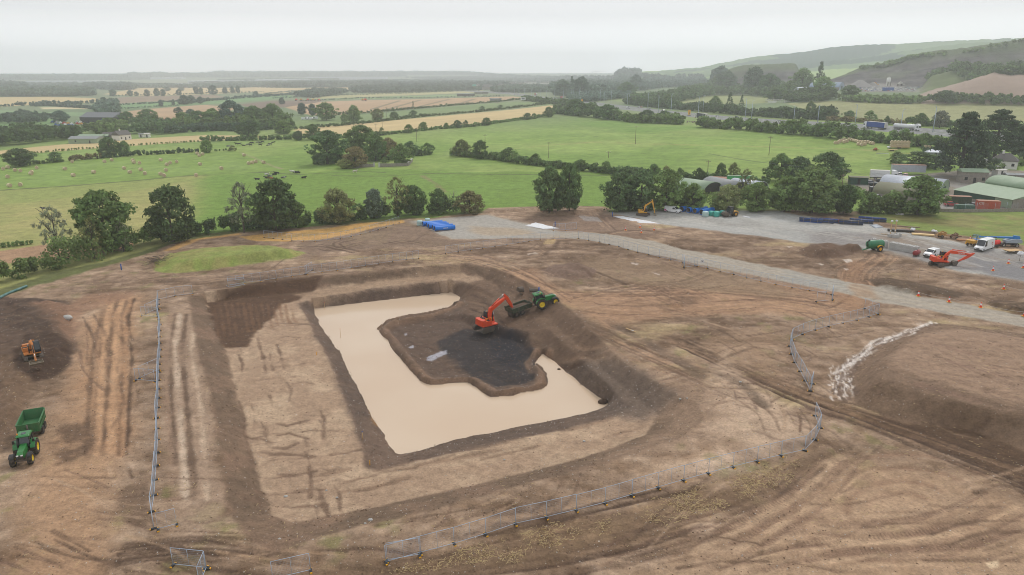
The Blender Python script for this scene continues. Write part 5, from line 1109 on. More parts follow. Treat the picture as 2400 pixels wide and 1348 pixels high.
# mesh builder
class MB:
 def __init__(s): s.v = []; s.f = []; s.m = []; s.s = []
 def add(s, vs, fs, m=0, sm=False):
  b = len(s.v); s.v += [tuple(p) for p in vs]
  for f in fs: s.f.append(tuple(b + i for i in f)); s.m.append(m); s.s.append(sm)
  return s
 def box(s, x0, x1, y0, y1, z0, z1, m=0):
  return s.add([(x, y, z) for x in (x0, x1) for y in (y0, y1) for z in (z0, z1)], [(0, 1, 3, 2), (4, 6, 7, 5), (0, 4, 5, 1), (2, 3, 7, 6), (0, 2, 6, 4), (1, 5, 7, 3)], m)
 def prism(s, prof, y0, y1, m=0, ins=None, sm=False):
  n = len(prof); ins = ins or [0] * n
  vs = [(p[0], y0 + i, p[1]) for p, i in zip(prof, ins)] + [(p[0], y1 - i, p[1]) for p, i in zip(prof, ins)]
  fs = [(i, (i + 1) % n, n + (i + 1) % n, n + i) for i in range(n)]
  s.add(vs, fs, m, sm); b = len(s.v) - 2 * n
  s.f += [tuple(b + i for i in range(n - 1, -1, -1)), tuple(b + n + i for i in range(n))]; s.m += [m, m]; s.s += [False, False]
  return s
 def cyl(s, p0, p1, r0, r1=None, n=14, m=0, cap=True):
  r1 = r0 if r1 is None else r1
  p0, p1 = Vector(p0), Vector(p1); d = (p1 - p0).normalized(); a = d.orthogonal().normalized(); c = d.cross(a); vs = []
  for p, r in ((p0, r0), (p1, r1)):
   for k in range(n):
    t = 2 * math.pi * k / n; vs.append(p + (a * math.cos(t) + c * math.sin(t)) * r)
  s.add(vs, [(k, (k + 1) % n, n + (k + 1) % n, n + k) for k in range(n)], m, True)
  if cap:
   b = len(s.v) - 2 * n; s.f += [tuple(b + k for k in range(n - 1, -1, -1)), tuple(b + n + k for k in range(n))]; s.m += [m, m]; s.s += [False, False]
  return s
 def tube(s, pts, r, n=6, m=0):
  for a, b in zip(pts[:-1], pts[1:]): s.cyl(a, b, r, r, n, m)
  return s
 def lathe(s, prof, c=(0, 0, 0), n=20, m=0, axis='y', closed=False, sm=True):
  """prof rows: (radius, along)"""
  vs = []; k = len(prof)
  for j in range(n):
   t = 2 * math.pi * j / n
   for r, y in prof:
    a, b = r * math.cos(t), r * math.sin(t)
    p = (a, y, b) if axis == 'y' else ((y, a, b) if axis == 'x' else (a, b, y))
    vs.append((p[0] + c[0], p[1] + c[1], p[2] + c[2]))
  fs = []
  for j in range(n):
   for i in range(k if closed else k - 1):
    i2 = (i + 1) % k; j2 = (j + 1) % n
    fs.append((j * k + i, j * k + i2, j2 * k + i2, j2 * k + i))
  return s.add(vs, fs, m, sm)
 def ball(s, c, rx, ry, rz, n=10, m=0):
  prof = [(math.sin(math.pi * i / n) + 1e-4, -math.cos(math.pi * i / n)) for i in range(n + 1)]
  b = len(s.v); s.lathe(prof, n=n * 2, m=m, axis='z')
  for i in range(b, len(s.v)):
   p = s.v[i]; s.v[i] = (c[0] + p[0] * rx, c[1] + p[1] * ry, c[2] + p[2] * rz)
  return s
 def xf(s, M, b=0):
  for i in range(b, len(s.v)): s.v[i] = tuple(M @ Vector(s.v[i]))
  return s
 def mesh(s, name, mats):
  me = bpy.data.meshes.new(name); me.from_pydata(s.v, [], s.f)
  for m in (mats if isinstance(mats, (list, tuple)) else [mats]): me.materials.append(m)
  me.polygons.foreach_set('material_index', s.m); me.polygons.foreach_set('use_smooth', s.s); me.update()
  import bmesh
  bm = bmesh.new(); bm.from_mesh(me); bmesh.ops.recalc_face_normals(bm, faces=bm.faces); bm.to_mesh(me); bm.free()
  return me
 def build(s, name, mats, parent=None, loc=(0, 0, 0), rot=(0, 0, 0), bevel=0, label=None):
  o = link(name, s.mesh(name, mats), parent, loc, rot, label=label)
  if bevel:
   b = o.modifiers.new('bevel', 'BEVEL'); b.width = bevel; b.segments = 2; b.limit_method = 'ANGLE'; b.angle_limit = R(40)
  return o
def rotz(v, a): return Vector((v[0] * math.cos(a) - v[1] * math.sin(a), v[0] * math.sin(a) + v[1] * math.cos(a), v[2]))
def head(p, q):
 a, b = at(*p), at(*q); return math.atan2(b.y - a.y, b.x - a.x)
def thick(pts, ws):
 """outline of a bent arm in the x-z plane"""
 up = []; dn = []
 for i, p in enumerate(pts):
  a = pts[max(i - 1, 0)]; b = pts[min(i + 1, len(pts) - 1)]
  dx, dz = b[0] - a[0], b[1] - a[1]; n = math.hypot(dx, dz)
  up.append((p[0] - dz / n * ws[i] / 2, p[1] + dx / n * ws[i] / 2)); dn.append((p[0] + dz / n * ws[i] / 2, p[1] - dx / n * ws[i] / 2))
 return up + dn[::-1]
def text(name, s, size, m, parent, loc, rot, ex=.004):
 cu = bpy.data.curves.new(name, 'FONT'); cu.body = s; cu.size = size; cu.extrude = ex; cu.align_x = 'CENTER'; cu.align_y = 'CENTER'
 t_ = bpy.data.objects.new(name, cu); COL.objects.link(t_); dg = bpy.context.evaluated_depsgraph_get()
 me = bpy.data.meshes.new_from_object(t_.evaluated_get(dg)); bpy.data.objects.remove(t_); me.materials.clear(); me.materials.append(m)
 return link(name, me, parent, loc, rot)
def skin(name, verts, edges, m, sub=1):
 """one continuous body grown round a skeleton: verts rows x y z rx ry"""
 me = bpy.data.meshes.new(name); me.from_pydata([v[:3] for v in verts], edges, [])
 o = bpy.data.objects.new(name, me); COL.objects.link(o)
 md = o.modifiers.new('skin', 'SKIN'); ss = o.modifiers.new('sub', 'SUBSURF'); ss.levels = sub; ss.render_levels = sub
 for i, v in enumerate(verts):
  me.skin_vertices[0].data[i].radius = (v[3], v[4] if len(v) > 4 else v[3]); me.skin_vertices[0].data[i].use_root = (i == 0)
 dg = bpy.context.evaluated_depsgraph_get(); r = bpy.data.meshes.new_from_object(o.evaluated_get(dg)); bpy.data.objects.remove(o)
 r.materials.clear(); r.materials.append(m); r.name = name
 r.polygons.foreach_set('use_smooth', [True] * len(r.polygons))
 return r
def settle(o, a=1.6, b=1.0):
 """tilt a machine to the ground it stands on"""
 h = o.rotation_euler.z; c, s = math.cos(h), math.sin(h); x, y = o.location.x, o.location.y
 f, r, l, g_ = (atz(x + c * a, y + s * a), atz(x - c * a, y - s * a), atz(x - s * b, y + c * b), atz(x + s * b, y - c * b))
 o.rotation_euler = (.5 * math.atan2(l - g_, 2 * b), -.5 * math.atan2(f - r, 2 * a), h); o.location.z = max((f + r) / 2, (l + g_) / 2) + .02
 return o
# paints
rubber = mat('rubber', (52, 50, 49), .9, dirt=.7, dirtc=(112, 94, 78), scale=3)
steel = mat('steel_dark', (98, 90, 82), .7, .3, dirt=.75, dirtc=(122, 102, 84), scale=2.5)
black = mat('black_paint', (42, 43, 46), .5, dirt=.35)
glass = mat('glass', (38, 46, 52), .08, dirt=.1, spec=.8)
chrome = mat('chrome_rod', (200, 200, 202), .25, .9, dirt=.1)
galv = mat('galvanised', (178, 190, 206), .5, .1, dirt=.1, dirtc=(120, 118, 112), scale=6)
white = mat('white_paint', (232, 233, 234), .35, dirt=.16, coat=.3); offwhite = mat('off_white', (208, 205, 198), .7, dirt=.3)
silver = mat('silver_paint', (176, 180, 184), .35, .4, dirt=.1, coat=.3); greyp = mat('grey_paint', (96, 102, 110), .35, .2, dirt=.1, coat=.3); darkp = mat('dark_paint', (40, 44, 52), .3, dirt=.1, coat=.3)
redp = mat('red_paint', (176, 40, 38), .4, dirt=.15, coat=.3); bluep = mat('blue_paint', (38, 84, 160), .4, dirt=.15, coat=.2); navy = mat('navy_curtain', (34, 44, 62), .6, dirt=.15)
ored = mat('orange_red', (226, 74, 34), .42, dirt=.3, scale=1.2); otan = mat('dusty_orange', (206, 128, 62), .55, dirt=.4, scale=1.2); oyel = mat('machine_yellow', (214, 160, 52), .5, dirt=.35, scale=1.2)
jgreen = mat('tractor_green', (38, 120, 56), .38, dirt=.22, scale=1.5, coat=.2); jyel = mat('rim_yellow', (238, 204, 40), .5, dirt=.25); dgreen = mat('trailer_green', (62, 72, 54), .6, dirt=.55, scale=1.5); tgreen = mat('tipper_green', (52, 112, 66), .55, dirt=.3, scale=1.5)
teal = mat('teal_wrap', (70, 176, 160), .5, dirt=.25, dirtc=(150, 200, 190)); pipeblue = mat('pipe_blue', (26, 118, 214), .45, dirt=.18, dirtc=(60, 130, 200)); pipein = mat('cement_lining', (92, 88, 84), .9, dirt=.5)
timber = mat('timber', (204, 170, 122), .8, dirt=.4, dirtc=(150, 118, 84), scale=3); concrete = mat('concrete', (186, 184, 180), .85, dirt=.45, dirtc=(140, 134, 126)); membrane = mat('membrane', (232, 232, 234), .7, dirt=.2)
straw = mat('straw', (214, 198, 164), .95, dirt=.4, dirtc=(182, 162, 128), scale=5); conered = mat('cone_red', (226, 66, 40), .6, dirt=.1); amber = mat('amber', (246, 150, 30), .4, dirt=0)
load = mat('wet_soil', (92, 74, 60), .95, dirt=.8, dirtc=(60, 48, 40), scale=3); hivis = mat('hivis', (222, 236, 60), .7, dirt=.1); skinm = mat('skin', (200, 150, 124), .6, dirt=.1); hiorange = mat('hi_orange', (244, 110, 30), .7, dirt=.1)
yend = mat('block_yellow', (240, 176, 30), .6, dirt=.15); plastic = mat('block_black', (48, 52, 58), .8, dirt=.35)
# machines (all face +X, wheels on z = 0)
def wheel(parent, x, y, r, w, rimm, z=None, lug=False, n=20, name='wheel'):
 b = MB(); ri = r * .55
 b.lathe([(ri, -w / 2), (r * .9, -w / 2), (r * .985, -w * .36), (r * .985, w * .36), (r * .9, w / 2), (ri, w / 2)], n=n, closed=True)
 if lug:
  for i in range(22):
   a = 2 * math.pi * i / 22; s = 1 if i % 2 else -1; k = len(b.v)
   b.box(-.05, .05, min(0, s * w * .45), max(0, s * w * .45), r * .97, r * 1.035); b.xf(Matrix.Rotation(a, 4, 'Y'), k)
 o = b.build(name, rubber, parent, (x, y, r if z is None else z))
 s = 1 if y >= 0 else -1
 MB().lathe([(ri * 1.02, s * w * .42), (ri * .95, s * w * .46), (ri * .78, s * w * .2), (ri * .3, s * w * .24), (ri * .22, s * w * .38), (.001, s * w * .38)], n=n).lathe([(ri * 1.02, -s * w * .4), (.001, -s * w * .3)], n=n).build('rim', rimm, o)
 return o
def tractor(loc, hd, label, group=None):
 t_ = top('tractor', loc, label, 'tractor', hd, group)
 MB().prism([(-.5, .65), (2.9, .7), (3.0, 1.0), (2.9, 1.15), (.5, 1.2), (-.5, 1.1)], -.35, .35).box(2.55, 2.95, -.9, .9, .62, .82).box(-.15, .15, -.85, .85, .8, 1.05).build('chassis', steel, t_, bevel=.04)
 MB().prism([(.75, 1.15), (2.95, 1.0), (3.15, 1.25), (3.1, 1.55), (2.7, 1.78), (.75, 1.98)], -.44, .44, ins=[0, 0, .06, .1, .1, .06]).build('hood', jgreen, t_, bevel=.06)
 MB().box(2.98, 3.17, -.36, .36, 1.05, 1.5).build('grille', black, t_, bevel=.03)
 MB().box(3.1, 3.2, .12, .36, 1.42, 1.56).box(3.1, 3.2, -.36, -.12, 1.42, 1.56).build('headlight', white, t_)
 MB().prism([(-.75, 1.25), (.62, 1.2), (.78, 1.9), (.5, 2.72), (-.75, 2.72)], -.68, .68, ins=[.0, 0, .0, .1, .1]).build('cab_glass', glass, t_, bevel=.04)
 c = MB()
 for y in (-.7, .7):
  c.tube([(.64, y, 1.2), (.8, y, 1.9), (.5, y * .86, 2.74)], .05, m=0).tube([(-.1, y, 1.2), (-.14, y * .88, 2.74)], .045).tube([(-.78, y, 1.25), (-.78, y * .86, 2.74)], .05)
 c.build('cab_frame', black, t_)
 rf = MB().prism([(-.95, 2.7), (.68, 2.72), (.74, 2.84), (.5, 2.96), (-.8, 2.96), (-.98, 2.84)], -.78, .78, ins=[.04, .04, 0, .12, .12, 0]).build('roof', jgreen, t_, bevel=.05)
 MB().box(-.3, .25, -.25, .25, 2.965, 2.985).build('roof_hatch', glass, rf)
 MB().cyl((.2, -.62, 2.95), (.2, -.62, 3.12), .08, .07).build('beacon', amber, t_)
 MB().cyl((.9, -.58, 1.3), (.9, -.58, 2.75), .075).cyl((.9, -.58, 1.6), (.9, -.58, 2.3), .12).build('exhaust', black, t_)
 for y in (-1, 1):
  fd = [(math.cos(a) * 1.12, .98 + math.sin(a) * 1.12) for a in np.linspace(.35, 2.75, 9)]; fi = [(math.cos(a) * 1.05, .98 + math.sin(a) * 1.05) for a in np.linspace(2.75, .35, 9)]
  MB().prism(fd + fi, min(y * .66, y * 1.2), max(y * .66, y * 1.2)).build('fender', jgreen if y < 0 else jgreen, t_)
  ff = [(2.62 + math.cos(a) * .82, .74 + math.sin(a) * .82) for a in np.linspace(.7, 2.5, 7)]; fi = [(2.62 + math.cos(a) * .77, .74 + math.sin(a) * .77) for a in np.linspace(2.5, .7, 7)]
  MB().prism(ff + fi, min(y * .72, y * 1.2), max(y * .72, y * 1.2)).build('front_fender', black, t_)
  wheel(t_, 0, y * .95, .98, .62, jyel, lug=True); wheel(t_, 2.62, y * .92, .74, .52, jyel, lug=True)
  MB().box(.62, .72, min(y * .95, y * 1.2), max(y * .95, y * 1.2), 2.0, 2.4).tube([(.66, y * .7, 2.5), (.66, y * 1.1, 2.45)], .02).build('mirror', black, t_)
  MB().box(.1, .7, min(y * .5, y * .75), max(y * .5, y * .75), .45, 1.0).build('step', steel, t_)
 return t_
def dump_trailer(loc, hd, label, paint_, L_=5.2, Wd=2.4, z0=1.05, hh=1.0, group=None, full=True, slope=.3):
 """tandem tipping trailer; drawbar eye at +X"""
 t_ = top('dump_trailer', loc, label, 'trailer', hd, group)
 x0, x1 = -L_ / 2, L_ / 2; w2 = Wd / 2; th = .07
 b = MB()
 b.prism([(x0 + .3, z0), (x1, z0), (x1 + .1, z0 + hh), (x0, z0 + hh)], -w2, -w2 + th).prism([(x0 + .3, z0), (x1, z0), (x1 + .1, z0 + hh), (x0, z0 + hh)], w2 - th, w2)
 b.box(x0 + .3, x1, -w2 + th, w2 - th, z0, z0 + th).prism([(x1 - th, z0 + th), (x1, z0 + th), (x1 + .1, z0 + hh), (x1 + .1 - th, z0 + hh)], -w2 + th, w2 - th)
 b.prism([(x0 + .3, z0), (x0 + .3 + th, z0), (x0 + th, z0 + hh + .15), (x0, z0 + hh + .15)], -w2 + th, w2 - th)
 for i in range(6):
  x = x0 + .5 + i * (L_ - .7) / 5
  for y in (-w2 - .06, w2): b.box(x - .05, x + .05, y, y + .06, z0 + .06, z0 + hh - .1)
 for y in (-w2 - .08, w2 - .04): b.box(x0, x1 + .1, y, y + .12, z0 + hh - .1, z0 + hh + .02)
 for i in range(4): b.box(x1 + .0, x1 + .09, -w2 + .3 + i * .55, -w2 + .38 + i * .55, z0 + .05, z0 + hh - .1)
 b.build('tipper_body', paint_, t_, bevel=.015)
 if full:
  n = 9; vs = []; g = random.Random(5)
  for i in range(n):
   for j in range(n):
    u, v = i / (n - 1), j / (n - 1); vs.append((x0 + .2 + u * (L_ - .3), -w2 + th + v * (Wd - 2 * th), z0 + hh * .55 + .3 * math.sin(math.pi * u) * math.sin(math.pi * v) + g.uniform(-.06, .06)))
  MB().add(vs, [(i * n + j, i * n + j + 1, (i + 1) * n + j + 1, (i + 1) * n + j) for i in range(n - 1) for j in range(n - 1)], 0, True).build('soil_load', load, t_)
 MB().box(x0 + .4, x1 + .2, -.5, -.3, z0 - .3, z0 - .01).box(x0 + .4, x1 + .2, .3, .5, z0 - .3, z0 - .01).box(-1.6, .7, -.95, .95, .5, .68).prism([(x1 + .1, z0 - .3), (x1 + 1.7, .5), (x1 + 1.7, .65), (x1 + .1, z0 - .02)], -.14, .14).cyl((x1 + .3, 0, z0 - .1), (x1 + .4, 0, z0 + hh), .1).build('chassis', steel, t_)
 for x in (-1.25, .2):
  for y in (-1, 1): wheel(t_, x - .1, y * (w2 - .28), .56, .5, steel)
 return t_
def bucket_mesh(Wd, s=1., flat=False):
 b = MB(); n = 9
 out = [(.1, .12), (-.28, .1), (-.62, -.1), (-.82, -.45), (-.75, -.85), (-.42, -1.12), (.05, -1.2), (.32, -1.16)] if not flat else [(.1, .1), (-.25, .05), (-.45, -.2), (-.45, -.5), (-.25, -.72), (.1, -.8), (.3, -.78)]
 out = [(x * s, z * s) for x, z in out]; inn = [(x * .88 + .02, z * .9 - .02 * s) for x, z in out]
 b.prism(out + inn[::-1], -Wd / 2, Wd / 2)
 for y in (-Wd / 2 - .02, Wd / 2 - .04): b.prism(out, y, y + .06)
 for i in range(5 if not flat else 0):
  y = -Wd / 2 + .1 + i * (Wd - .2) / 4; b.prism([(out[-1][0] - .05, out[-1][1] + .06), (out[-1][0] - .05, out[-1][1] - .02), (out[-1][0] + .22, out[-1][1] + .03)], y - .06, y + .06)
 for y in (-.2, .14): b.prism([(-.15, -.05), (.2, -.02), (.14, .22), (-.1, .22)], y, y + .06)
 return b
def excavator(loc, track_hd, upper_hd, label, paint_, F=(.35, 1.75), K=(1.9, 4.0), T=(4.6, 5.4), S=(5.3, 2.7), bk=-.3, bw=1.2, s=1.0, flat=False, tail=2.0, group=None, word=None, stick_m=None, boom_w=1.0, track_len=2.2, dark_top=False):
 t_ = top('excavator', loc, label, 'excavator', track_hd, group); t_.scale = (s, s, s)
 for y in (-1.15, 1.15):
  b = MB(); tl = track_len; prof = [(tl - .42 + .42 * math.cos(a), .44 + .42 * math.sin(a)) for a in np.linspace(-1.57, 1.57, 7)] + [(-tl + .42 + .42 * math.cos(a), .44 + .42 * math.sin(a)) for a in np.linspace(1.57, 4.71, 7)]
  b.prism(prof, y - .2, y + .2)
  per = [];
  for (a, c) in zip(prof, prof[1:] + prof[:1]):
   ln = math.hypot(c[0] - a[0], c[1] - a[1]); k = max(1, int(ln / .22))
   for i in range(k): per.append((a[0] + (c[0] - a[0]) * i / k, a[1] + (c[1] - a[1]) * i / k, math.atan2(c[1] - a[1], c[0] - a[0])))
  for x, z, a in per:
   k0 = len(b.v); b.box(-.085, .085, -.3, .3, -.025, .035); b.xf(Matrix.Translation((x, y, z)) @ Matrix.Rotation(-a, 4, 'Y'), k0)
  tk = b.build('track', steel, t_)
  rb = MB()
  for i in range(6): x = -tl + .55 + i * (2 * tl - 1.1) / 5; rb.cyl((x, y - .26, .32), (x, y + .26, .32), .17, n=10)
  for x in (-tl + .42, tl - .42): rb.cyl((x, y - .24, .44), (x, y + .24, .44), .36, n=14)
  rb.build('roller', steel, tk)
 MB().box(-1.2, 1.2, -.95, .95, .45, .8).cyl((0, 0, .75), (0, 0, 1.02), .7, n=20).build('undercarriage', steel, t_, bevel=.03)
 tl = tail
 u = MB().prism([(-tl, 1.02), (1.35, 1.02), (1.35, 1.22), (-tl, 1.22)], -1.25, 1.25).box(-tl + .5, .1, -1.28, -.42, 1.22, 1.9).build('upper_structure', [paint_], t_, bevel=.03); u.rotation_euler = (0, 0, upper_hd - track_hd)
 cw = [(-tl, -1.15), (-tl - .12, -.6), (-tl - .15, 0), (-tl - .12, .6), (-tl, 1.15), (-tl + .55, 1.28), (-tl + .6, 1.28), (-tl + .6, -1.28), (-tl + .55, -1.28)]
 b = MB(); n = len(cw); b.add([(x, y, 1.05) for x, y in cw] + [(x, y, 2.15) for x, y in cw], [(i, (i + 1) % n, n + (i + 1) % n, n + i) for i in range(n)] + [tuple(range(n)), tuple(range(n, 2 * n))]); b.build('counterweight', paint_, u, bevel=.07)
 MB().box(-tl + .6, -.15, -.42, 1.27, 1.22, 2.1).build('engine_cover', black if dark_top else paint_, u, bevel=.06)
 MB().box(-tl + .75, -.6, -.2, .9, 2.1, 2.2).cyl((-tl + 1.0, .7, 2.2), (-tl + 1.0, .7, 2.5), .08).box(-.6, -.2, -1.2, -.5, 1.9, 1.98).build('engine_grille', black, u)
 c = MB().prism([(.0, 1.25), (1.38, 1.25), (1.5, 1.75), (1.18, 2.85), (1.0, 2.98), (.0, 2.98)], .32, 1.25, ins=[0, 0, 0, .05, .08, .08])
 c.build('cab', glass, u, bevel=.05)
 p = MB()
 for y in (.32, 1.25):
  p.tube([(1.38, y, 1.25), (1.51, y, 1.75), (1.19, y * .97, 2.86), (1.0, y * .97, 2.99), (0, y * .97, 2.99), (0, y, 1.25), (1.38, y, 1.25)], .05).tube([(.55, y, 1.25), (.5, y * .97, 2.98)], .04)
 p.box(-.02, 1.02, .4, 1.17, 2.98, 3.04).box(.0, 1.4, 1.235, 1.275, 1.25, 1.75, 1); p.build('cab_frame', [black, paint_], u)
 MB().cyl((.2, .5, 3.03), (.2, .5, 3.2), .08).build('beacon', amber, u)
 MB().tube([(1.3, 1.3, 1.2), (1.3, 1.32, 2.0), (.1, 1.32, 2.0), (.1, 1.3, 1.2)], .025).tube([(-tl + .7, -1.2, 1.9), (-tl + .7, -1.2, 2.5), (.0, -1.2, 2.5), (.0, -1.2, 1.9)], .025).build('handrail', jyel if paint_ is ored else black, u)
 bm_ = MB().prism(thick([F, ((F[0] + K[0]) / 2 - .06, (F[1] + K[1]) / 2 + .05), K, ((K[0] + T[0]) / 2, (K[1] + T[1]) / 2), T], [.42 * boom_w, .62 * boom_w, .72 * boom_w, .56 * boom_w, .34 * boom_w]), -.3 * boom_w, .2 * boom_w).build('boom', paint_, u, bevel=.04)
 dx, dz = S[0] - T[0], S[1] - T[1]; n = math.hypot(dx, dz); ex, ez = dx / n, dz / n
 B0 = (T[0] - ex * .75, T[1] - ez * .75)
 MB().prism(thick([B0, T, ((T[0] * 2 + S[0]) / 3, (T[1] * 2 + S[1]) / 3), S], [.22, .6 * boom_w, .5 * boom_w, .24]), -.22 * boom_w, .12 * boom_w).build('stick', stick_m or paint_, u, bevel=.03)
 h = MB(); M1 = ((F[0] + K[0]) / 2 + .25, (F[1] + K[1]) / 2 + .3)
 for y in (-.42, .3): h.cyl((1.1, y, 1.3), (M1[0] * .55 + 1.1 * .45, y, M1[1] * .55 + 1.3 * .45), .09).cyl((M1[0] * .5 + .55, y, M1[1] * .5 + .65), (M1[0] + .3, y, M1[1] + .2), .05, m=1)
 A = (K[0] + .2, K[1] + .5); h.cyl((A[0], -.05, A[1]), (A[0] * .4 + B0[0] * .6, -.05, A[1] * .4 + B0[1] * .6 + .1), .1).cyl((A[0] * .4 + B0[0] * .6, -.05, A[1] * .4 + B0[1] * .6 + .1), (B0[0], -.05, B0[1]), .05, m=1)
 C = (T[0] + ex * .3 + ez * -.32, T[1] + ez * .3 + ex * .32); D = (S[0] - ex * .35 - ez * .28, S[1] - ez * .35 + ex * .28)
 h.cyl((C[0], -.05, C[1]), (C[0] * .4 + D[0] * .6, -.05, C[1] * .4 + D[1] * .6), .08).cyl((C[0] * .4 + D[0] * .6, -.05, C[1] * .4 + D[1] * .6), (D[0], -.05, D[1]), .045, m=1)
 h.build('hydraulic_ram', [black if paint_ is not ored else ored, chrome], u)
 bk_ = bucket_mesh(bw, 1, flat).build('bucket', steel if not flat else mat('worn_steel', (150, 138, 120), .6, .3, dirt=.4), u, (S[0], -.05, S[1])); bk_.rotation_euler = (0, bk, 0)
 if word:
  a = math.atan2(T[1] - K[1], T[0] - K[0]); mxp = ((K[0] + T[0]) / 2, (K[1] + T[1]) / 2)
  text('lettering', word, .36, white, u, (mxp[0], -.3 * boom_w - .012, mxp[1]), (math.pi / 2, -a, 0))
 return t_
def van(loc, hd, label, L_=5.2, Wd=1.95, Hh=2.0, kind='panel', paint_=None, name='van', group=None, extra=None):
 t_ = top(name, loc, label, 'van', hd, group); pm = paint_ or white; x0, x1 = -L_ / 2, L_ / 2; w2 = Wd / 2
 hz_ = Hh
 prof = [(x0, .35), (x1 - .1, .32), (x1, .5), (x1 - .02, .82), (x1 - .25, 1.02), (x1 - 1.0, 1.2), (x1 - 1.75, hz_ - .08), (x1 - 2.1, hz_), (x0 + .15, hz_), (x0, hz_ - .2)]
 MB().prism(prof, -w2, w2, ins=[0, 0, .12, .06, .1, .06, .14, .14, .14, .1]).build('body', pm, t_, bevel=.06)
 MB().add([(x1 - 1.0, -w2 + .14, 1.235), (x1 - 1.0, w2 - .14, 1.235), (x1 - 1.70, w2 - .2, hz_ - .07), (x1 - 1.70, -w2 + .2, hz_ - .07), (x1 - 1.06, -w2 + .14, 1.16), (x1 - 1.06, w2 - .14, 1.16), (x1 - 1.8, w2 - .2, hz_ - .14), (x1 - 1.8, -w2 + .2, hz_ - .14)], [(0, 1, 2, 3), (4, 7, 6, 5), (0, 4, 5, 1), (2, 6, 7, 3), (1, 5, 6, 2), (0, 3, 7, 4)]).build('windscreen', glass, t_)
 for y in (-1, 1):
  b = MB(); yy = y * (w2 - .055); yo = y * (w2 + .012); z1 = hz_ - .22; yt = y * (w2 - .1)
  a = [(x1 - 1.2, 1.22), (x1 - 1.68, z1), (x1 - 2.3, z1), (x1 - 2.3, 1.18)]
  b.add([(p[0], yo if p[1] < 1.3 else yt + y * .012, p[1]) for p in a] + [(p[0], yy - y * .1, p[1]) for p in a], [(0, 1, 2, 3), (4, 7, 6, 5), (0, 4, 5, 1), (1, 5, 6, 2), (2, 6, 7, 3), (3, 7, 4, 0)]); b.build('side_window', glass, t_)
  MB().box(x1 - .25, x1 - .04, min(y * (w2 - .45), y * (w2 - .08)), max(y * (w2 - .45), y * (w2 - .08)), .66, .84).build('headlight', chrome, t_)
  MB().box(x1 - 1.35, x1 - 1.2, min(y * w2, y * (w2 + .2)), max(y * w2, y * (w2 + .2)), 1.2, 1.45).build('mirror', black, t_)
  for x in (x0 + .95, x1 - .9): wheel(t_, x, y * (w2 - .12), .34, .24, silver)
 MB().box(x1 - .12, x1 + .03, -w2 + .12, w2 - .12, .3, .55).box(x0 - .05, x0 + .05, -w2 + .1, w2 - .1, .35, .55).build('bumper', black, t_, bevel=.03)
 MB().box(x1 - .06, x1 + .015, -.35, .35, .62, .78).build('grille', black, t_)
 if extra: extra(t_, x0, x1, w2, hz_)
 return t_
def car_parts(pm):
 """meshes of one small car"""
 b = MB().prism([(-2.1, .3), (2.1, .3), (2.15, .55), (2.0, .78), (1.0, .92), (-1.75, .95), (-2.12, .8)], -.88, .88, ins=[.04, .04, .1, .1, .08, .08, .08]).prism([(-1.5, 1.4), (.1, 1.4), (.2, 1.36), (-1.6, 1.36)], -.62, .62)
 g = MB().prism([(1.0, .9), (.15, 1.375), (-1.55, 1.375), (-1.95, .92)], -.8, .8, ins=[0, .17, .17, .02])
 wl = MB().lathe([(.001, -.1), (.3, -.1), (.32, -.06), (.32, .06), (.3, .1), (.001, .1)], n=12)
 return b.mesh('body', pm), g.mesh('windows', glass), wl.mesh('wheel', rubber)
CARP = {}
def car(loc, hd, label, col='silver', group=None, cat='car', name='car'):
 pm = dict(silver=silver, white=white, red=redp, dark=darkp, blue=bluep, grey=greyp)[col]
 if col not in CARP: CARP[col] = car_parts(pm)
 b, g, wl = CARP[col]
 t_ = top(name, loc, label, cat, hd, group)
 link('body', b, t_); link('windows', g, t_)
 for x in (-1.3, 1.35):
  for y in (-.8, .8): link('wheel', wl, t_, (x, y, .32))
 return t_
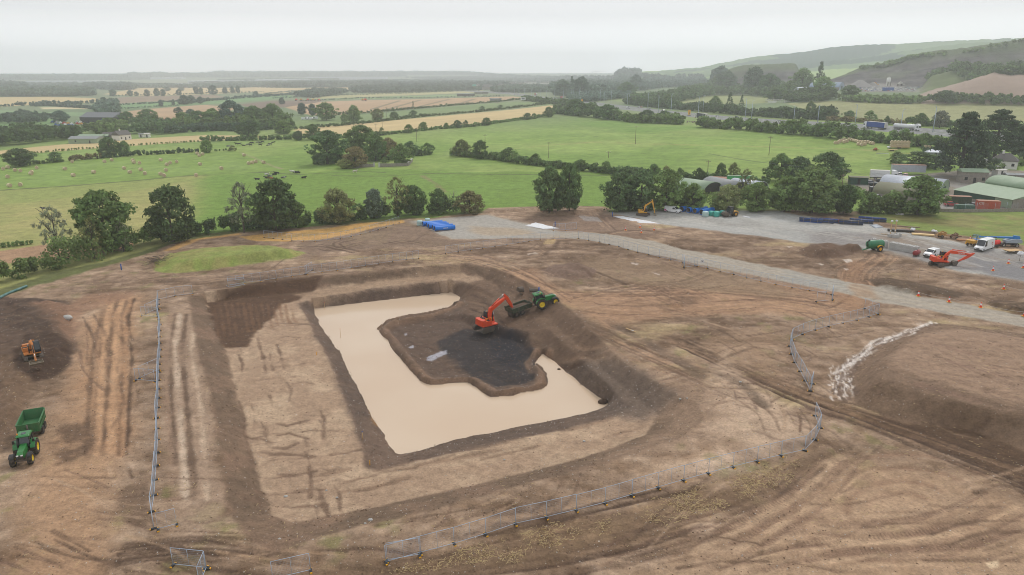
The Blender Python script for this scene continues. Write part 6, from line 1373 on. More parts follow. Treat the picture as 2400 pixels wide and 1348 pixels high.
def lorry(loc, hd, label, boxm, cabm, L_=16.0, tank=False, roofm=None, name='lorry', group=None, Hh=4.0, logo=None, rigid=False):
 t_ = top(name, loc, label, 'lorry', hd, group); x1 = L_ / 2; x0 = -x1
 MB().prism([(x1 - 2.3, .6), (x1, .6), (x1 + .05, 1.6), (x1 - .15, 2.9), (x1 - .5, 3.6), (x1 - 1.2, 3.85), (x1 - 2.3, 3.85)], -1.22, 1.22, ins=[0, 0, .05, .08, .1, .2, .2]).build('cab', cabm, t_, bevel=.08)
 MB().box(x1 - .1, x1 + .07, -1.08, 1.08, 1.75, 2.7).box(x1 - 1.3, x1 - .4, -1.245, 1.245, 1.8, 2.6).build('cab_window', glass, t_)
 MB().box(x0 + .2, x1 - .3, -.5, .5, .75, 1.0).box(x0 + .1, x0 + .25, -1.2, 1.2, .6, .8).build('chassis', black, t_)
 bx0, bx1 = x0, x1 - 2.9
 if tank:
  MB().lathe([(.001, bx0), (.85, bx0 + .06), (1.1, bx0 + .3), (1.15, bx0 + .5), (1.15, bx1 - .5), (1.1, bx1 - .3), (.85, bx1 - .06), (.001, bx1)], c=(0, 0, 2.25), n=24, axis='x').box(bx0 + .5, bx1 - .5, -.3, .3, 3.38, 3.44).build('tank', boxm, t_)
 else:
  bd = MB().box(bx0, bx1, -1.27, 1.27, 1.1, Hh).build('trailer_box', boxm, t_, bevel=.03)
  MB().box(bx0 - .03, bx1 + .03, -1.29, 1.29, Hh - .02, Hh + .06).build('trailer_roof', roofm or offwhite, t_)
  MB().box(bx0 - .05, bx0 - .005, -1.22, 1.22, 1.15, Hh - .1).build('rear_door', offwhite, t_)
  if logo:
   for y in (-1.285, 1.285):
    MB().cyl((bx0 + 3.4, y - .012, 2.9), (bx0 + 3.4, y + .012, 2.9), .5, n=12).box(bx0 + 2.6, bx0 + 4.2, y - .01, y + .01, 2.0, 2.2).build('logo', white, t_)
 xs = [x1 - 1.3, x1 - 4.6, x0 + 1.5, x0 + 2.8, x0 + 4.1] if not rigid else [x1 - 1.2, x0 + 2.0]
 for x in xs:
  for y in (-1, 1): wheel(t_, x, y * 1.08, .5, .32, silver, n=14)
 return t_
# the machines at work
xa = (excavator(at(1143, 776), R(40), R(35), 'orange-red excavator loading a trailer on the island in the pond', ored, F=(.35, 1.75), K=(.6, 3.55), T=(3.8, 5.15), S=(5.75, 2.1), bk=.9, bw=1.3, tail=1.75, s=1.14)); xa.location.z += .35
q0 = at(1216, 736); trl = settle(dump_trailer(q0, R(38), 'muddy dark green dump trailer being filled by the orange-red excavator', dgreen, L_=5.2, Wd=2.5, z0=1.0, hh=1.0))
tr_ = settle(tractor(at(1268, 722), R(17), 'green tractor with bright yellow wheels hitched to the dump trailer in the pit')); tr_.scale = (1.1,) * 3
HC = head((77, 838), (94, 880))
ce = excavator(at(77, 838), head((48, 826), (60, 852)), HC, 'dusty orange excavator facing the camera on the dark mound at left', otan, F=(.35, 1.75), K=(1.6, 3.3), T=(4.0, 3.7), S=(6.0, 1.3), bk=-1.0, bw=1.95, s=.95, flat=True, dark_top=True, tail=1.8, boom_w=.85)
excavator(at(2203, 622), head((2190, 629), (2224, 621)), R(-10), 'orange-red excavator parked at the edge of the gravel yard', ored, F=(.35, 1.75), K=(1.75, 3.25), T=(6.0, 2.75), S=(3.35, 1.0), bk=.55, bw=1.2, word='HITACHI', tail=2.0)
excavator(at(1507, 505), R(-30), R(-2), 'yellow excavator with raised boom on the gravel beside the white van', oyel, F=(.35, 1.75), K=(.7, 3.6), T=(3.1, 5.1), S=(4.2, .75), bk=-.3, bw=1.4, s=.86, flat=True, tail=1.7, boom_w=.85)
def figure(name, loc, rz, label, top_m, leg_m, seated=False):
 b = ([(0, 0, .0, .13, .15), (.02, 0, .22, .13, .17), (0, 0, .46, .1, .16), (0, 0, .58, .05), (.02, 0, .72, .085, .09), (.02, 0, .82, .07),
  (0, .2, .46, .055), (.12, .26, .2, .045), (.36, .2, .16, .035), (0, -.2, .46, .055), (.12, -.26, .2, .045), (.36, -.2, .16, .035),
  (.4, .1, .0, .075), (.44, .1, -.4, .05), (.55, .1, -.42, .04), (.4, -.1, .0, .075), (.44, -.1, -.4, .05), (.55, -.1, -.42, .04)] if seated else
  [(0, 0, .92, .12, .15), (0, 0, 1.15, .12, .16), (0, 0, 1.42, .09, .17), (0, 0, 1.52, .05), (.01, 0, 1.64, .085, .09), (.01, 0, 1.76, .06),
  (0, .2, 1.42, .055), (.02, .27, 1.14, .045), (.1, .26, .88, .035), (0, -.2, 1.42, .055), (.02, -.27, 1.14, .045), (.1, -.26, .88, .035),
  (.03, .1, .5, .075), (.0, .11, .06, .05), (.14, .11, .04, .04), (-.04, -.1, .5, .075), (-.06, -.11, .06, .05), (.08, -.11, .04, .04)])
 e = [(0, 1), (1, 2), (2, 3), (3, 4), (4, 5), (2, 6), (6, 7), (7, 8), (2, 9), (9, 10), (10, 11), (0, 12), (12, 13), (13, 14), (0, 15), (15, 16), (16, 17)]
 me = skin(name, b, e, top_m, 1); me.materials.append(leg_m); me.materials.append(skinm)
 zs = .05 if seated else .95; zh = .6 if seated else 1.53
 for p in me.polygons:
  c = p.center; p.material_index = 2 if c.z > zh else (1 if c.z < zs or (seated and c.x > .3 and c.z < .08) else 0)
 o = link(name, me, None, loc, (0, 0, rz)); tag(o, label, 'person')
 MB().ball((.01, 0, (.8 if seated else 1.74)), .115, .105, .09, 6).build('helmet', white, o)
 return o
cl = ce.location + Vector((math.cos(HC) * .55 - math.sin(HC) * .75, math.sin(HC) * .55 + math.cos(HC) * .75, 1.68))
figure('person', cl, HC, 'operator in a yellow hi-vis jacket seated in the cab of the dusty orange excavator', hivis, darkp, True)
settle(tractor(at(66, 1066), head((92.7, 1058), (79.4, 1086)), 'green tractor driving towards the camera at the left edge'))
dump_trailer(at(80, 1018), head((106, 1014), (99.6, 1031)), 'bright green tipping trailer pulled by the tractor at the left edge', tgreen, L_=4.6, Wd=2.5, z0=1.35, hh=1.25, full=False)
def spare(px, py, rz, Wd, label, fl):
 t_ = top('spare_bucket', at(px, py), label, 'bucket', rz); b = bucket_mesh(Wd, .95, fl); b.xf(Matrix.Translation((0, 0, .62)) @ Matrix.Rotation(1.9, 4, 'Y')); b.build('shell', steel, t_)
 MB().box(-.3, .3, -.25, .25, .02, .12).build('mounting_plate', steel, t_)
spare(1222, 690, R(-60), 1.1, 'toothed spare digging bucket lying behind the tractor in the pit', False); spare(1252, 690, R(-85), 1.9, 'wide spare grading bucket lying beside the toothed bucket', True)
def post(px, py, h, label, mt_, r=.06, name='marker_post', tip=None):
 t_ = top(name, at(px, py), label, 'post'); MB().cyl((0, 0, -.1), (0, 0, h), r, n=8).build('shaft', mt_, t_)
 MB().cyl((0, 0, h - .12), (0, 0, h + .03), r * 1.25, n=8).build('cap', tip or mt_, t_)
post(1263, 690, 1.5, 'blue marker post just behind the tractor cab in the pit', bluep, .13); post(285, 634, 1.6, 'blue standpipe on bare ground left of the grassy mound', bluep, .14, 'standpipe'); post(1435, 508, 1.5, 'blue marker post at the corner of the right white membrane', bluep, .12); post(1301, 532, 1.5, 'blue marker post at the right end of the left white membrane', bluep, .12)
post(762, 735, 2.6, 'thin measuring rod standing in the water near the top left of the pond', timber, .03, 'measuring_rod', conered); post(799, 800, 2.6, 'thin measuring rod standing further out in the pond', timber, .03, 'measuring_rod', conered)
post(2152, 652, 2.2, 'slim timber stake in the soil below the parked orange-red excavator', timber, .04)
post(850, 1030, 1.2, 'stake with blue top on the inner slope left of the pond', timber, .05, tip=bluep); post(867, 1090, .6, 'short yellow stake at the bottom left inner corner of the pit', yend, .05); post(742, 832, .5, 'short yellow stake on the slope west of the pond', yend, .05)
def rock(loc, r, label, m=load, name='boulder', cat='rock', seed=1):
 b = MB().ball((0, 0, r * .3), r, r * .8, r * .6, 7); q = random.Random(seed)
 b.v = [tuple(c * (1 + q.uniform(-.16, .16)) for c in v) for v in b.v]
 return tag(b.build(name, m, None, loc), label, cat)
p = flat_hit(1413, 944, WATER_Z); rock(Vector((p[0], p[1], WATER_Z - .1)), .75, 'dark boulder at the right corner of the pond'); p = flat_hit(1310, 866, WATER_Z); rock(Vector((p[0], p[1], WATER_Z - .05)), .3, 'small dark stone at the right edge of the pond', seed=3)
rock(at(158, 748), .9, 'pale boulder at the top of the dark mound on the left', concrete, seed=5); rock(at(2104, 503), .7, 'left stone of the rubble heap on the grass beside the farm wall', concrete, seed=6); rock(at(2114, 504), .6, 'right stone of the rubble heap on the grass beside the farm wall', concrete, seed=7); rock(at(2110, 499), .8, 'grey back stone of the rubble heap on the grass', steel, seed=8)
for i, (px, py, r_) in enumerate([(1369, 1035, .2), (1735, 896, .22), (670, 1165, .25), (790, 1167, .16), (868, 1220, .26), (856, 1228, .16), (655, 1265, .2), (1182, 1078, .14), (1594, 936, .18), (1610, 934, .14), (765, 1150, .14), (1470, 845, .12)]):
 rock(at(px, py), r_, f'pale loose stone on the earthworks, {ORD[i]} of the twelve larger ones', concrete, 'stone', seed=20 + i)
t_ = top('pallet_plank', at(1478, 774), 'pale plank lying in the shallow ditch right of the pit', 'plank', R(-55)); MB().box(-1.2, 1.2, -.1, .1, .02, .09).build('board', timber, t_); MB().box(.2, .9, -.18, .02, .09, .15).build('batten', offwhite, t_)
# pipes
def pipe(a, ang, L_, r, label, group):
 t_ = top('water_pipe', a, label, 'pipe', ang, group)
 MB().lathe([(r, .35), (r, L_), (r * .93, L_), (r * .93, 0), (r * 1.08, 0), (r * 1.08, .32), (r, .35)], c=(0, 0, r), n=32, axis='x').build('barrel', pipeblue, t_)
 MB().lathe([(r * .925, .02), (r * .925, L_ - .02), (r * .86, L_ - .02), (r * .86, .02)], c=(0, 0, r), n=32, axis='x', closed=True).build('lining', pipein, t_)
 return t_
pa = at(1019, 542); ang = math.atan2(2.0, 5.2); nrm = Vector((-math.sin(ang), math.cos(ang), 0))
for i, lb in enumerate(['nearest blue pipe of the left stack, with white stencil', 'second blue pipe from the front in the left stack', 'middle blue pipe of the left stack', 'fourth blue pipe from the front in the left stack', 'farthest blue pipe of the left stack']):
 o = pipe(pa + nrm * (1.98 * i) + Vector((math.cos(ang), math.sin(ang), 0)) * (-.38 * i + (.3 if i in (1, 3) else 0)) + Vector((0, 0, .12)), ang, 6.0, .66, lb, 'blue pipes on the left gravel pad')
 if i == 0:
  MB().box(2.4, 2.75, -.735, -.722, .62, .8).box(2.9, 3.3, -.735, -.722, .62, .8).box(3.4, 3.75, -.735, -.722, .62, .8).build('stencil', white, o)
for i, d in enumerate((1.2, 4.6)):
 c = pa + Vector((math.cos(ang), math.sin(ang), 0)) * d; t_ = top('timber_bearer', c, ['left timber bearer under the left pipe stack', 'right timber bearer under the left pipe stack'][i], 'beam', ang + math.pi / 2); MB().box(-1.2, 8.8, -.12, .12, 0, .12).build('beam', timber, t_)
pb = at(1643, 503); ang = R(40); nrm = Vector((-math.sin(ang), math.cos(ang), 0))
for i, lb in enumerate(['nearest blue pipe of the right stack, behind the teal drums', 'second blue pipe from the front of the right stack, with timber props inside', 'third blue pipe from the front of the right stack', 'farthest blue pipe of the right stack, beside the white van']):
 o = pipe(pb + nrm * (2.25 * i) + Vector((0, 0, .03)) - Vector((math.cos(ang), math.sin(ang), 0)) * .25 * i, ang, 6.0, .8, lb, 'blue pipes on the gravel yard')
 if i == 1: MB().tube([(.3, -.1, .15), (.3, .2, 1.4)], .06).tube([(.3, -.5, .9), (.3, .5, .6)], .06).build('timber_prop', timber, o)
def drum(px, py, r, h, m, label):
 t_ = top('wrapped_drum', at(px, py), label, 'drum'); MB().lathe([(.01, 0), (r * .95, 0), (r, .15), (r * .97, h * .6), (r * 1.02, h * .66), (r * .9, h * .95), (r * .8, h), (.01, h * 1.02)], n=20, axis='z').build('wrap', m, t_)
 MB().lathe([(r * 1.03, h * .2), (r * 1.06, h * .24), (r * 1.03, h * .28)], n=20, axis='z').build('band', m, t_)
pale = mat('clear_wrap', (184, 206, 202), .4, dirt=.3, dirtc=(120, 190, 180)); drum(1653, 507, 1.0, 1.5, pale, 'translucent pale wrapped drum in front of the right pipe stack'); drum(1667, 505, .85, 1.35, teal, 'first fully teal drum right of the pale wrapped one'); drum(1679, 507, .95, 1.55, teal, 'largest teal drum in the middle of the row'); drum(1692, 505, .8, 1.45, teal, 'teal drum beside the road roller')
drum(984, 528, .9, 1.4, pale, 'pale teal wrapped drum at the left end of the left pipe stack'); drum(1002, 521, .8, 1.2, pale, 'pale wrapped drum behind the left pipe stack')
t_ = top('road_roller', at(1711, 507), 'yellow road roller with a black cab on the gravel yard', 'road roller', head((1723, 504), (1702, 506)))
MB().lathe([(.01, -1.05), (.72, -1.05), (.75, -1), (.75, 1), (.72, 1.05), (.01, 1.05)], c=(1.7, 0, .75), n=28).build('drum', steel, t_)
MB().box(.6, 2.55, -1.2, -1.08, .55, .95).box(.6, 2.55, 1.08, 1.2, .55, .95).box(2.45, 2.6, -1.2, 1.2, .55, .95).box(.55, .75, -1.2, 1.2, .5, 1.0).build('drum_frame', steel, t_, bevel=.02)
MB().prism([(-2.4, .8), (-.6, .8), (-.6, 1.65), (-2.1, 1.6), (-2.45, 1.3)], -.75, .75).build('engine_cover', oyel, t_, bevel=.08); MB().box(-.7, .6, -.7, .7, .7, 1.2).build('chassis', black, t_)
MB().prism([(-.6, 1.2), (.6, 1.2), (.7, 2.0), (.5, 2.85), (-.55, 2.85)], -.72, .72).build('cab_glass', glass, t_)
b = MB().box(-.65, .62, -.8, .8, 2.85, 2.97)
for y in (-.74, .74): b.tube([(.62, y, 1.2), (.72, y, 2.0), (.52, y, 2.86)], .06).tube([(-.6, y, 1.2), (-.56, y, 2.86)], .06)
b.build('cab_frame', black, t_)
for y in (-.85, .85): wheel(t_, -1.35, y, .75, .55, oyel, lug=True)
def stripe(t_, x0, x1, w2, h): MB().add([(x0 + .1, -w2 - .004, .5), (x0 + .9, -w2 - .004, .45), (x0 + .25, -w2 + .13, 1.6), (x0 + .02, -w2 + .13, 1.6), (x0 + .1, -w2 + .06, .5), (x0 + .9, -w2 + .06, .45), (x0 + .25, -w2 + .2, 1.6), (x0 + .02, -w2 + .2, 1.6)], [(0, 1, 2, 3), (4, 7, 6, 5), (0, 4, 5, 1), (1, 5, 6, 2), (2, 6, 7, 3), (3, 7, 4, 0)]).build('stripe', mat('magenta', (206, 52, 130), .4), t_)
def roundel(t_, x0, x1, w2, h):
 MB().cyl((x0 + 1.3, w2 - .12, 1.5), (x0 + 1.3, w2 - .0, 1.5), .32, n=16).build('logo', redp, t_); MB().cyl((x0 + 1.3, w2 - .1, 1.5), (x0 + 1.3, w2 + .01, 1.5), .24, n=16).build('logo_centre', white, t_)
van(at(1577, 498), head((1562.7, 495.3), (1582, 497.6)), 'white panel van with a magenta stripe beside the right pipe stack', 5.1, 1.95, 1.97, extra=stripe)
van(at(2182, 601), head((2192, 597), (2173, 603)), 'small white van parked beside the dark red tank', 4.4, 1.85, 1.85, name='van'); van(at(2305, 585), head((2312, 582), (2297, 587)), 'tall white panel van with a red roundel parked in the yard', 6.4, 2.05, 2.65, extra=roundel)
# membranes, cones, yard things
def sheet(px, label, m, nu=26, nv=8, wav=.06, name='membrane_strip', cat='membrane', thick_=.03):
 A, B, C, D = [Vector(hit(*p) + (0,)) for p in px]; vs = []
 for i in range(nu):
  for j in range(nv):
   u, v = i / (nu - 1), j / (nv - 1); p = (A * (1 - u) + B * u) * (1 - v) + (D * (1 - u) + C * u) * v
   e = math.sin(u * 17 + v * 3) * .25 * (1 if v in (0, 1) else 0)
   p.y += e; z = atz(p.x, p.y) + .05 + wav * (vnoise(p.x, p.y, 1.1, 3) + .0); vs.append((p.x, p.y, float(z)))
 n = len(vs); vs2 = [(x, y, z - thick_) for x, y, z in vs]; fs = []
 for i in range(nu - 1):
  for j in range(nv - 1):
   a = i * nv + j; fs += [(a, a + 1, a + nv + 1, a + nv), (n + a, n + a + nv, n + a + nv + 1, n + a + 1)]
 b = MB().add(vs + vs2, fs, 0, True); rim = [i * nv for i in range(nu)] + [(nu - 1) * nv + j for j in range(1, nv)] + [i * nv + nv - 1 for i in range(nu - 2, -1, -1)] + [j for j in range(nv - 2, 0, -1)]
 for a, c in zip(rim, rim[1:] + rim[:1]): b.f.append((a, c, n + c, n + a)); b.m.append(0); b.s.append(False)
 return tag(b.build(name, m), label, cat)
sheet([(1230, 529), (1272, 537), (1311, 536), (1256, 522)], 'white membrane strip laid across the end of the gravel pad', membrane); sheet([(1436, 508), (1500, 523), (1552, 525), (1460, 507)], 'white membrane strip along the left corner of the gravel yard', membrane)
sheet([(2036, 527), (2050, 535), (2072, 533), (2056, 526)], 'flat grey steel plate on the ground right of the pipe bundles', mat('plate', (146, 154, 164), .5, .4, dirt=.3), 6, 4, .01, 'steel_plate', 'plate'); sheet([(1738, 507), (1755, 511), (1762, 510), (1744, 506)], 'scrap of white sheet on the gravel behind the roller', membrane, 8, 4)
cone_b = MB().box(-.28, .28, -.28, .28, 0, .06).mesh('base', yend); cone_m = MB().lathe([(.2, .06), (.14, .42)], n=14, axis='z').lathe([(.085, .72), (.03, .98), (.001, .98)], n=14, axis='z').mesh('cone_body', conered); cone_s = MB().lathe([(.141, .42), (.086, .72)], n=14, axis='z').mesh('white_sleeve', white)
CONES = [(1466, 540, 'left cone of the four on the soil by the right membrane strip'), (1500, 534, 'far cone of the four on the soil by the right membrane strip'), (1503, 546, 'near cone of the four on the soil by the right membrane strip'), (1533, 540, 'right cone of the four on the soil by the right membrane strip'),
  (2152, 694, 'left cone beside the gravel road at the first dark heap'), (2224, 708, 'middle cone beside the gravel road between the dark heaps'), (2298, 721, 'right cone beside the gravel road before the second dark heap'), (2352, 678, 'lone cone on the bare soil between heap and yard'),
  (2327, 635, 'cone on the dark gravel right of the parked orange-red excavator'), (2363, 618, 'cone beside the white bag at the yard right side'), (2398, 628, 'cone at the right edge of the picture in the yard'), (2273, 563, 'cone standing behind the tall white van'), (2400, 741, 'cone at the right edge beside the gravel road')]
for px, py, lb in CONES:
 t_ = top('traffic_cone', at(px, py), 'red and white ' + lb, 'traffic cone', 0, 'red and white traffic cones'); t_.scale = (1.15,) * 3
 link('base', cone_b, t_); link('cone_body', cone_m, t_); link('white_sleeve', cone_s, t_)
def rope(pxs, label, sag=.1, z=.8, name='rope'):
 P = [at(*p) + Vector((0, 0, z)) for p in pxs]; pts = []
 for a, b in zip(P[:-1], P[1:]):
  for k in range(8): t = k / 8; pts.append(tuple(a.lerp(b, t) - Vector((0, 0, sag * 4 * t * (1 - t)))) + (.02,))
 pts.append(tuple(P[-1]) + (.02,)); tag(link(name, tubes(name, [pts], offwhite, 4)), label, 'rope')
rope([(2152, 694), (2224, 708), (2298, 721), (2400, 741)], 'pale rope strung between the cones along the gravel road', .25); rope([(2352, 678), (2410, 690), (2460, 700)], 'pale rope from the lone cone towards the right edge', .2); rope([(2363, 618), (2398, 628), (2450, 640)], 'pale rope from the cone by the white bag', .2)
pd, pbl = mat('pipe_dark', (62, 68, 80), .5, dirt=.4, dirtc=(120, 122, 128)), mat('pipe_bundle_blue', (40, 82, 156), .5, dirt=.3)
hollow = [(.1, 0), (.1, 6), (.08, 6), (.08, 0)]
pm_ = [MB().lathe([(r, x - 3) for r, x in hollow], n=8, axis='x', closed=True).mesh('pipe', m) for m in (pd, pbl)]
def bundle(px, py, ang, label, orange=False, L_=1.0):
 t_ = top('pipe_bundle', at(px, py), label, 'pipe bundle', ang, 'strapped pipe bundles'); q = random.Random(px)
 for j in range(6):
  for i in range(6 if j % 2 == 0 else 5):
   o = link('pipe', pm_[1 if q.random() < .35 else 0], t_, (q.uniform(-.25, .25), (i - (2.5 if j % 2 == 0 else 2)) * .205, .12 + j * .19), sc=(L_, 1, 1))
 for x in (-1.9, 0, 1.9): MB().tube([(x, -.66, .02), (x, -.64, 1.2), (x, .64, 1.2), (x, .66, .02), (x, -.66, .02)], .025, 4).build('strap', timber if not orange else conered, t_)
bundle(1900, 521, R(-32), 'leftmost bundle of blue and dark pipes on the yard'); bundle(1926, 522, R(-32), 'second bundle of dark pipes from the left on the yard'); bundle(1948, 522, R(-30), 'dark pipe bundle with an orange strap on the yard', True)
bundle(1994, 526, R(-24), 'front bundle of the right pair of blue pipe bundles'); bundle(2018, 523, R(-24), 'back bundle of the right pair of blue pipe bundles'); bundle(2044, 518, R(-26), 'bundle of blue pipes nearest the grass behind the pair', L_=1.15)
t_ = top('slurry_tanker', at(2050, 588), 'green slurry tanker trailer with one orange wheel arch by the soil heaps', 'tanker', head((2055, 588), (2026, 590.5))); sg = mat('slurry_green', (44, 122, 84), .4, dirt=.25)
MB().lathe([(.001, -2.2), (.5, -2.12), (.85, -1.9), (.95, -1.7), (.95, 1.9), (.85, 2.15), (.5, 2.35), (.001, 2.42)], c=(0, 0, 1.75), n=28, axis='x').lathe([(.97, -.1), (.97, .0)], c=(0, 0, 1.75), n=28, axis='x').build('tank', sg, t_)
MB().box(-2.0, 2.2, -.4, .4, .75, .9).prism([(2.0, .6), (3.6, .35), (3.6, .5), (2.0, .9)], -.15, .15).cyl((3.3, 0, 0), (3.3, 0, .7), .06).box(-.2, .2, -1.1, 1.1, .65, .85).build('chassis', sg, t_); MB().cyl((1.9, 0, 2.5), (1.9, 0, 2.95), .22).tube([(2.3, .3, 1.2), (2.7, .35, 2.2), (2.2, .2, 2.9)], .09).box(-2.35, -2.2, -.3, .3, .9, 1.4).build('fittings', black, t_)
for y in (-1, 1):
 wheel(t_, -.5, y * 1.12, .72, .5, yend, lug=True); ff = [(-.5 + math.cos(a) * .92, .72 + math.sin(a) * .92) for a in np.linspace(.5, 2.6, 7)]; fi = [(-.5 + math.cos(a) * .86, .72 + math.sin(a) * .86) for a in np.linspace(2.6, .5, 7)]; MB().prism(ff + fi, min(y * .9, y * 1.4), max(y * .9, y * 1.4)).build('fender', yend, t_)
cbk = MB().box(-.8, .8, -.4, .4, 0, .8).mesh('block', concrete); stud = MB().cyl((0, 0, .8), (0, 0, .92), .17, .15, 12).mesh('stud', concrete)
def cblock(p, ang, label, z=0, group='white concrete blocks in the yard'):
 t_ = top('concrete_block', p + Vector((0, 0, z)), label, 'block', ang, group); link('block', cbk, t_)
 for x in (-.4, .4): link('stud', stud, t_, (x, 0, 0))
c0 = at(2092, 584); c1 = at(2136, 592); d = (c1 - c0); n = 4; ang = math.atan2(d.y, d.x); nr = Vector((-math.sin(ang), math.cos(ang), 0)); st = Vector((math.cos(ang), math.sin(ang), 0))
for i in range(n):
 for k in range(2):
  for z in (0, .81): cblock(c0 + st * (1.63 * i) + nr * (.83 * k), ang, f"white concrete block in the long stack, {['front', 'back'][k]} row, {['bottom', 'top'][z > 0]} layer, {ORD[i]} from the left", z)
for i, (px, py, z) in enumerate([(2064, 577, 0), (2064, 577, .81), (2074, 579, 0), (2074, 579, .81), (2048, 574, 0), (2048, 574, .81)]): cblock(at(px, py), R(80), f"white concrete block behind the slurry tanker, {['right of it', 'right of it', 'farthest right', 'farthest right', 'hidden behind the tank', 'showing over the tank'][i]}, {'upper' if z else 'lower'}", z)
def bowser(px, py, ang, m, label, L_=2.2, r=.62, wheels=False):
 t_ = top('water_bowser', at(px, py), label, 'tank', ang); zc = r + (.2 if not wheels else .55)
 MB().lathe([(.001, -L_ / 2 - .15), (r * .7, -L_ / 2 - .08), (r, -L_ / 2 + .1), (r, L_ / 2 - .1), (r * .7, L_ / 2 + .08), (.001, L_ / 2 + .15)], c=(0, 0, zc), n=22, axis='x').build('tank', m, t_)
 MB().box(-L_ / 2, L_ / 2, -.4, -.25, .1, zc - r * .7).box(-L_ / 2, L_ / 2, .25, .4, .1, zc - r * .7).box(L_ / 2, L_ / 2 + 1.0, -.06, .06, .3, .4).build('frame', steel, t_); MB().cyl((0, 0, zc + r - .02), (0, 0, zc + r + .1), .2).build('filler_cap', black, t_)
 if wheels:
  for y in (-.75, .75): wheel(t_, 0, y, .33, .2, steel)
bowser(2147, 600, R(225), mat('oxide_red', (142, 42, 46), .4, dirt=.2), 'dark red cylindrical tank beside the small white van'); bowser(2331, 579, R(200), mat('bowser_red', (232, 66, 60), .4, dirt=.1), 'bright red water bowser on wheels behind the tall white van', wheels=True)
t_ = top('boom_lift', at(2362, 577), 'blue and grey boom lift with its boom stretched level at the yard edge', 'boom lift', R(172)); gl = mat('lift_blue', (36, 120, 190), .45, dirt=.2)
MB().box(-1.9, 1.9, -.7, .7, .5, .8).box(-1.7, -1.3, -1.15, 1.15, .4, .6).box(1.3, 1.7, -1.15, 1.15, .4, .6).build('chassis', black, t_)
for x in (-1.5, 1.5):
 for y in (-1.05, 1.05): wheel(t_, x, y, .48, .35, offwhite)
MB().prism([(-2.6, .95), (1.0, .95), (1.0, 1.5), (-.2, 1.9), (-2.4, 1.9), (-2.7, 1.5)], -1.0, 1.0).build('turret', mat('lift_grey', (156, 168, 180), .5, dirt=.2), t_, bevel=.06)
MB().box(-2.2, 4.2, -.25, .25, 1.95, 2.4).box(4.2, 7.0, -.17, .17, 2.02, 2.34).prism([(-2.4, 1.9), (-.8, 1.9), (-.9, 2.7), (-2.2, 2.6)], -.35, .35).build('boom', gl, t_, bevel=.03); MB().box(3.0, 3.9, -.262, .262, 2.1, 2.3).build('decal', black, t_)
b = MB()
for z in (1.5, 2.1, 2.6): b.tube([(7.1, -.9, z), (7.9, -.9, z), (7.9, .9, z), (7.1, .9, z), (7.1, -.9, z)], .03)
for x, y in ((7.1, -.9), (7.9, -.9), (7.9, .9), (7.1, .9)): b.tube([(x, y, 1.5), (x, y, 2.6)], .03)
b.box(7.1, 7.9, -.9, .9, 1.47, 1.52); b.build('basket', gl, t_)
t_ = top('site_dumper', at(2279, 576), 'small yellow site dumper half hidden behind the tall white van', 'dumper', R(215)); MB().prism([(.2, .8), (1.5, .8), (1.9, 1.6), (-.1, 1.6)], -.85, .85).build('skip', oyel, t_, bevel=.04); MB().box(-1.6, .3, -.6, .6, .55, 1.2).build('engine_cover', oyel, t_, bevel=.05); MB().tube([(-.4, -.6, 1.2), (-.4, -.6, 2.5), (-.4, .6, 2.5), (-.4, .6, 1.2)], .05).build('roll_bar', black, t_)
for x in (-1.1, .9):
 for y in (-.75, .75): wheel(t_, x, y, .45, .35, oyel, lug=True)
t_ = top('water_barrier', at(2270, 571), 'yellow plastic barrier left of the tall white van', 'barrier', R(10)); MB().prism([(-.9, 0), (.9, 0), (.85, .35), (.8, .9), (-.8, .9), (-.85, .35)], -.22, .22, ins=[0, 0, .08, .14, .14, .08]).build('body', yend, t_, bevel=.04); MB().box(-.2, .2, -.1, .1, .9, .98).build('filler', black, t_)
def flatbed(px, py, ang, label, L_=3.6, Wd=1.9, deck=timber, group=None):
 t_ = top('flat_trailer', at(px, py), label, 'trailer', ang, group); MB().box(-L_ / 2, L_ / 2, -Wd / 2, Wd / 2, .55, .66).build('deck', deck, t_); MB().box(-L_ / 2, L_ / 2, -.4, -.3, .4, .55).box(-L_ / 2, L_ / 2, .3, .4, .4, .55).prism([(L_ / 2, .42), (L_ / 2 + 1.2, .42), (L_ / 2 + 1.2, .5), (L_ / 2, .55)], -.08, .08).build('chassis', steel, t_)
 for x in (-.7, 0):
  for y in (-1, 1): wheel(t_, x, y * (Wd / 2 + .1), .32, .2, steel)
 return t_
flatbed(2372, 592, R(190), 'low flat trailer with a timber deck at the right side of the yard')
t_ = top('draped_bag', at(2389, 612), 'white plastic sack hung on a thin post near the right edge', 'sack'); MB().cyl((0, 0, 0), (0, 0, 1.5), .04, n=6).build('post', steel, t_); b = MB().ball((0, 0, 1.7), .75, .6, .45, 7); b.v = [tuple(c * (1 + random.uniform(-.12, .12)) for c in v) for v in b.v]; b.build('sack', membrane, t_)
def stack(px, py, ang, L_, Wd, hh, m, label, layers=3, name='timber_stack', cat='timber'):
 t_ = top(name, at(px, py), label, cat, ang)
 for k in range(layers): MB().box(-L_ / 2 + random.uniform(-.1, .1), L_ / 2, -Wd / 2, Wd / 2, .1 + k * hh / layers, .1 + (k + .9) * hh / layers).build('board', m, t_)
 MB().box(-L_ / 3, -L_ / 3 + .1, -Wd / 2, Wd / 2, 0, .095).box(L_ / 3, L_ / 3 + .1, -Wd / 2, Wd / 2, 0, .095).build('bearer', timber, t_)
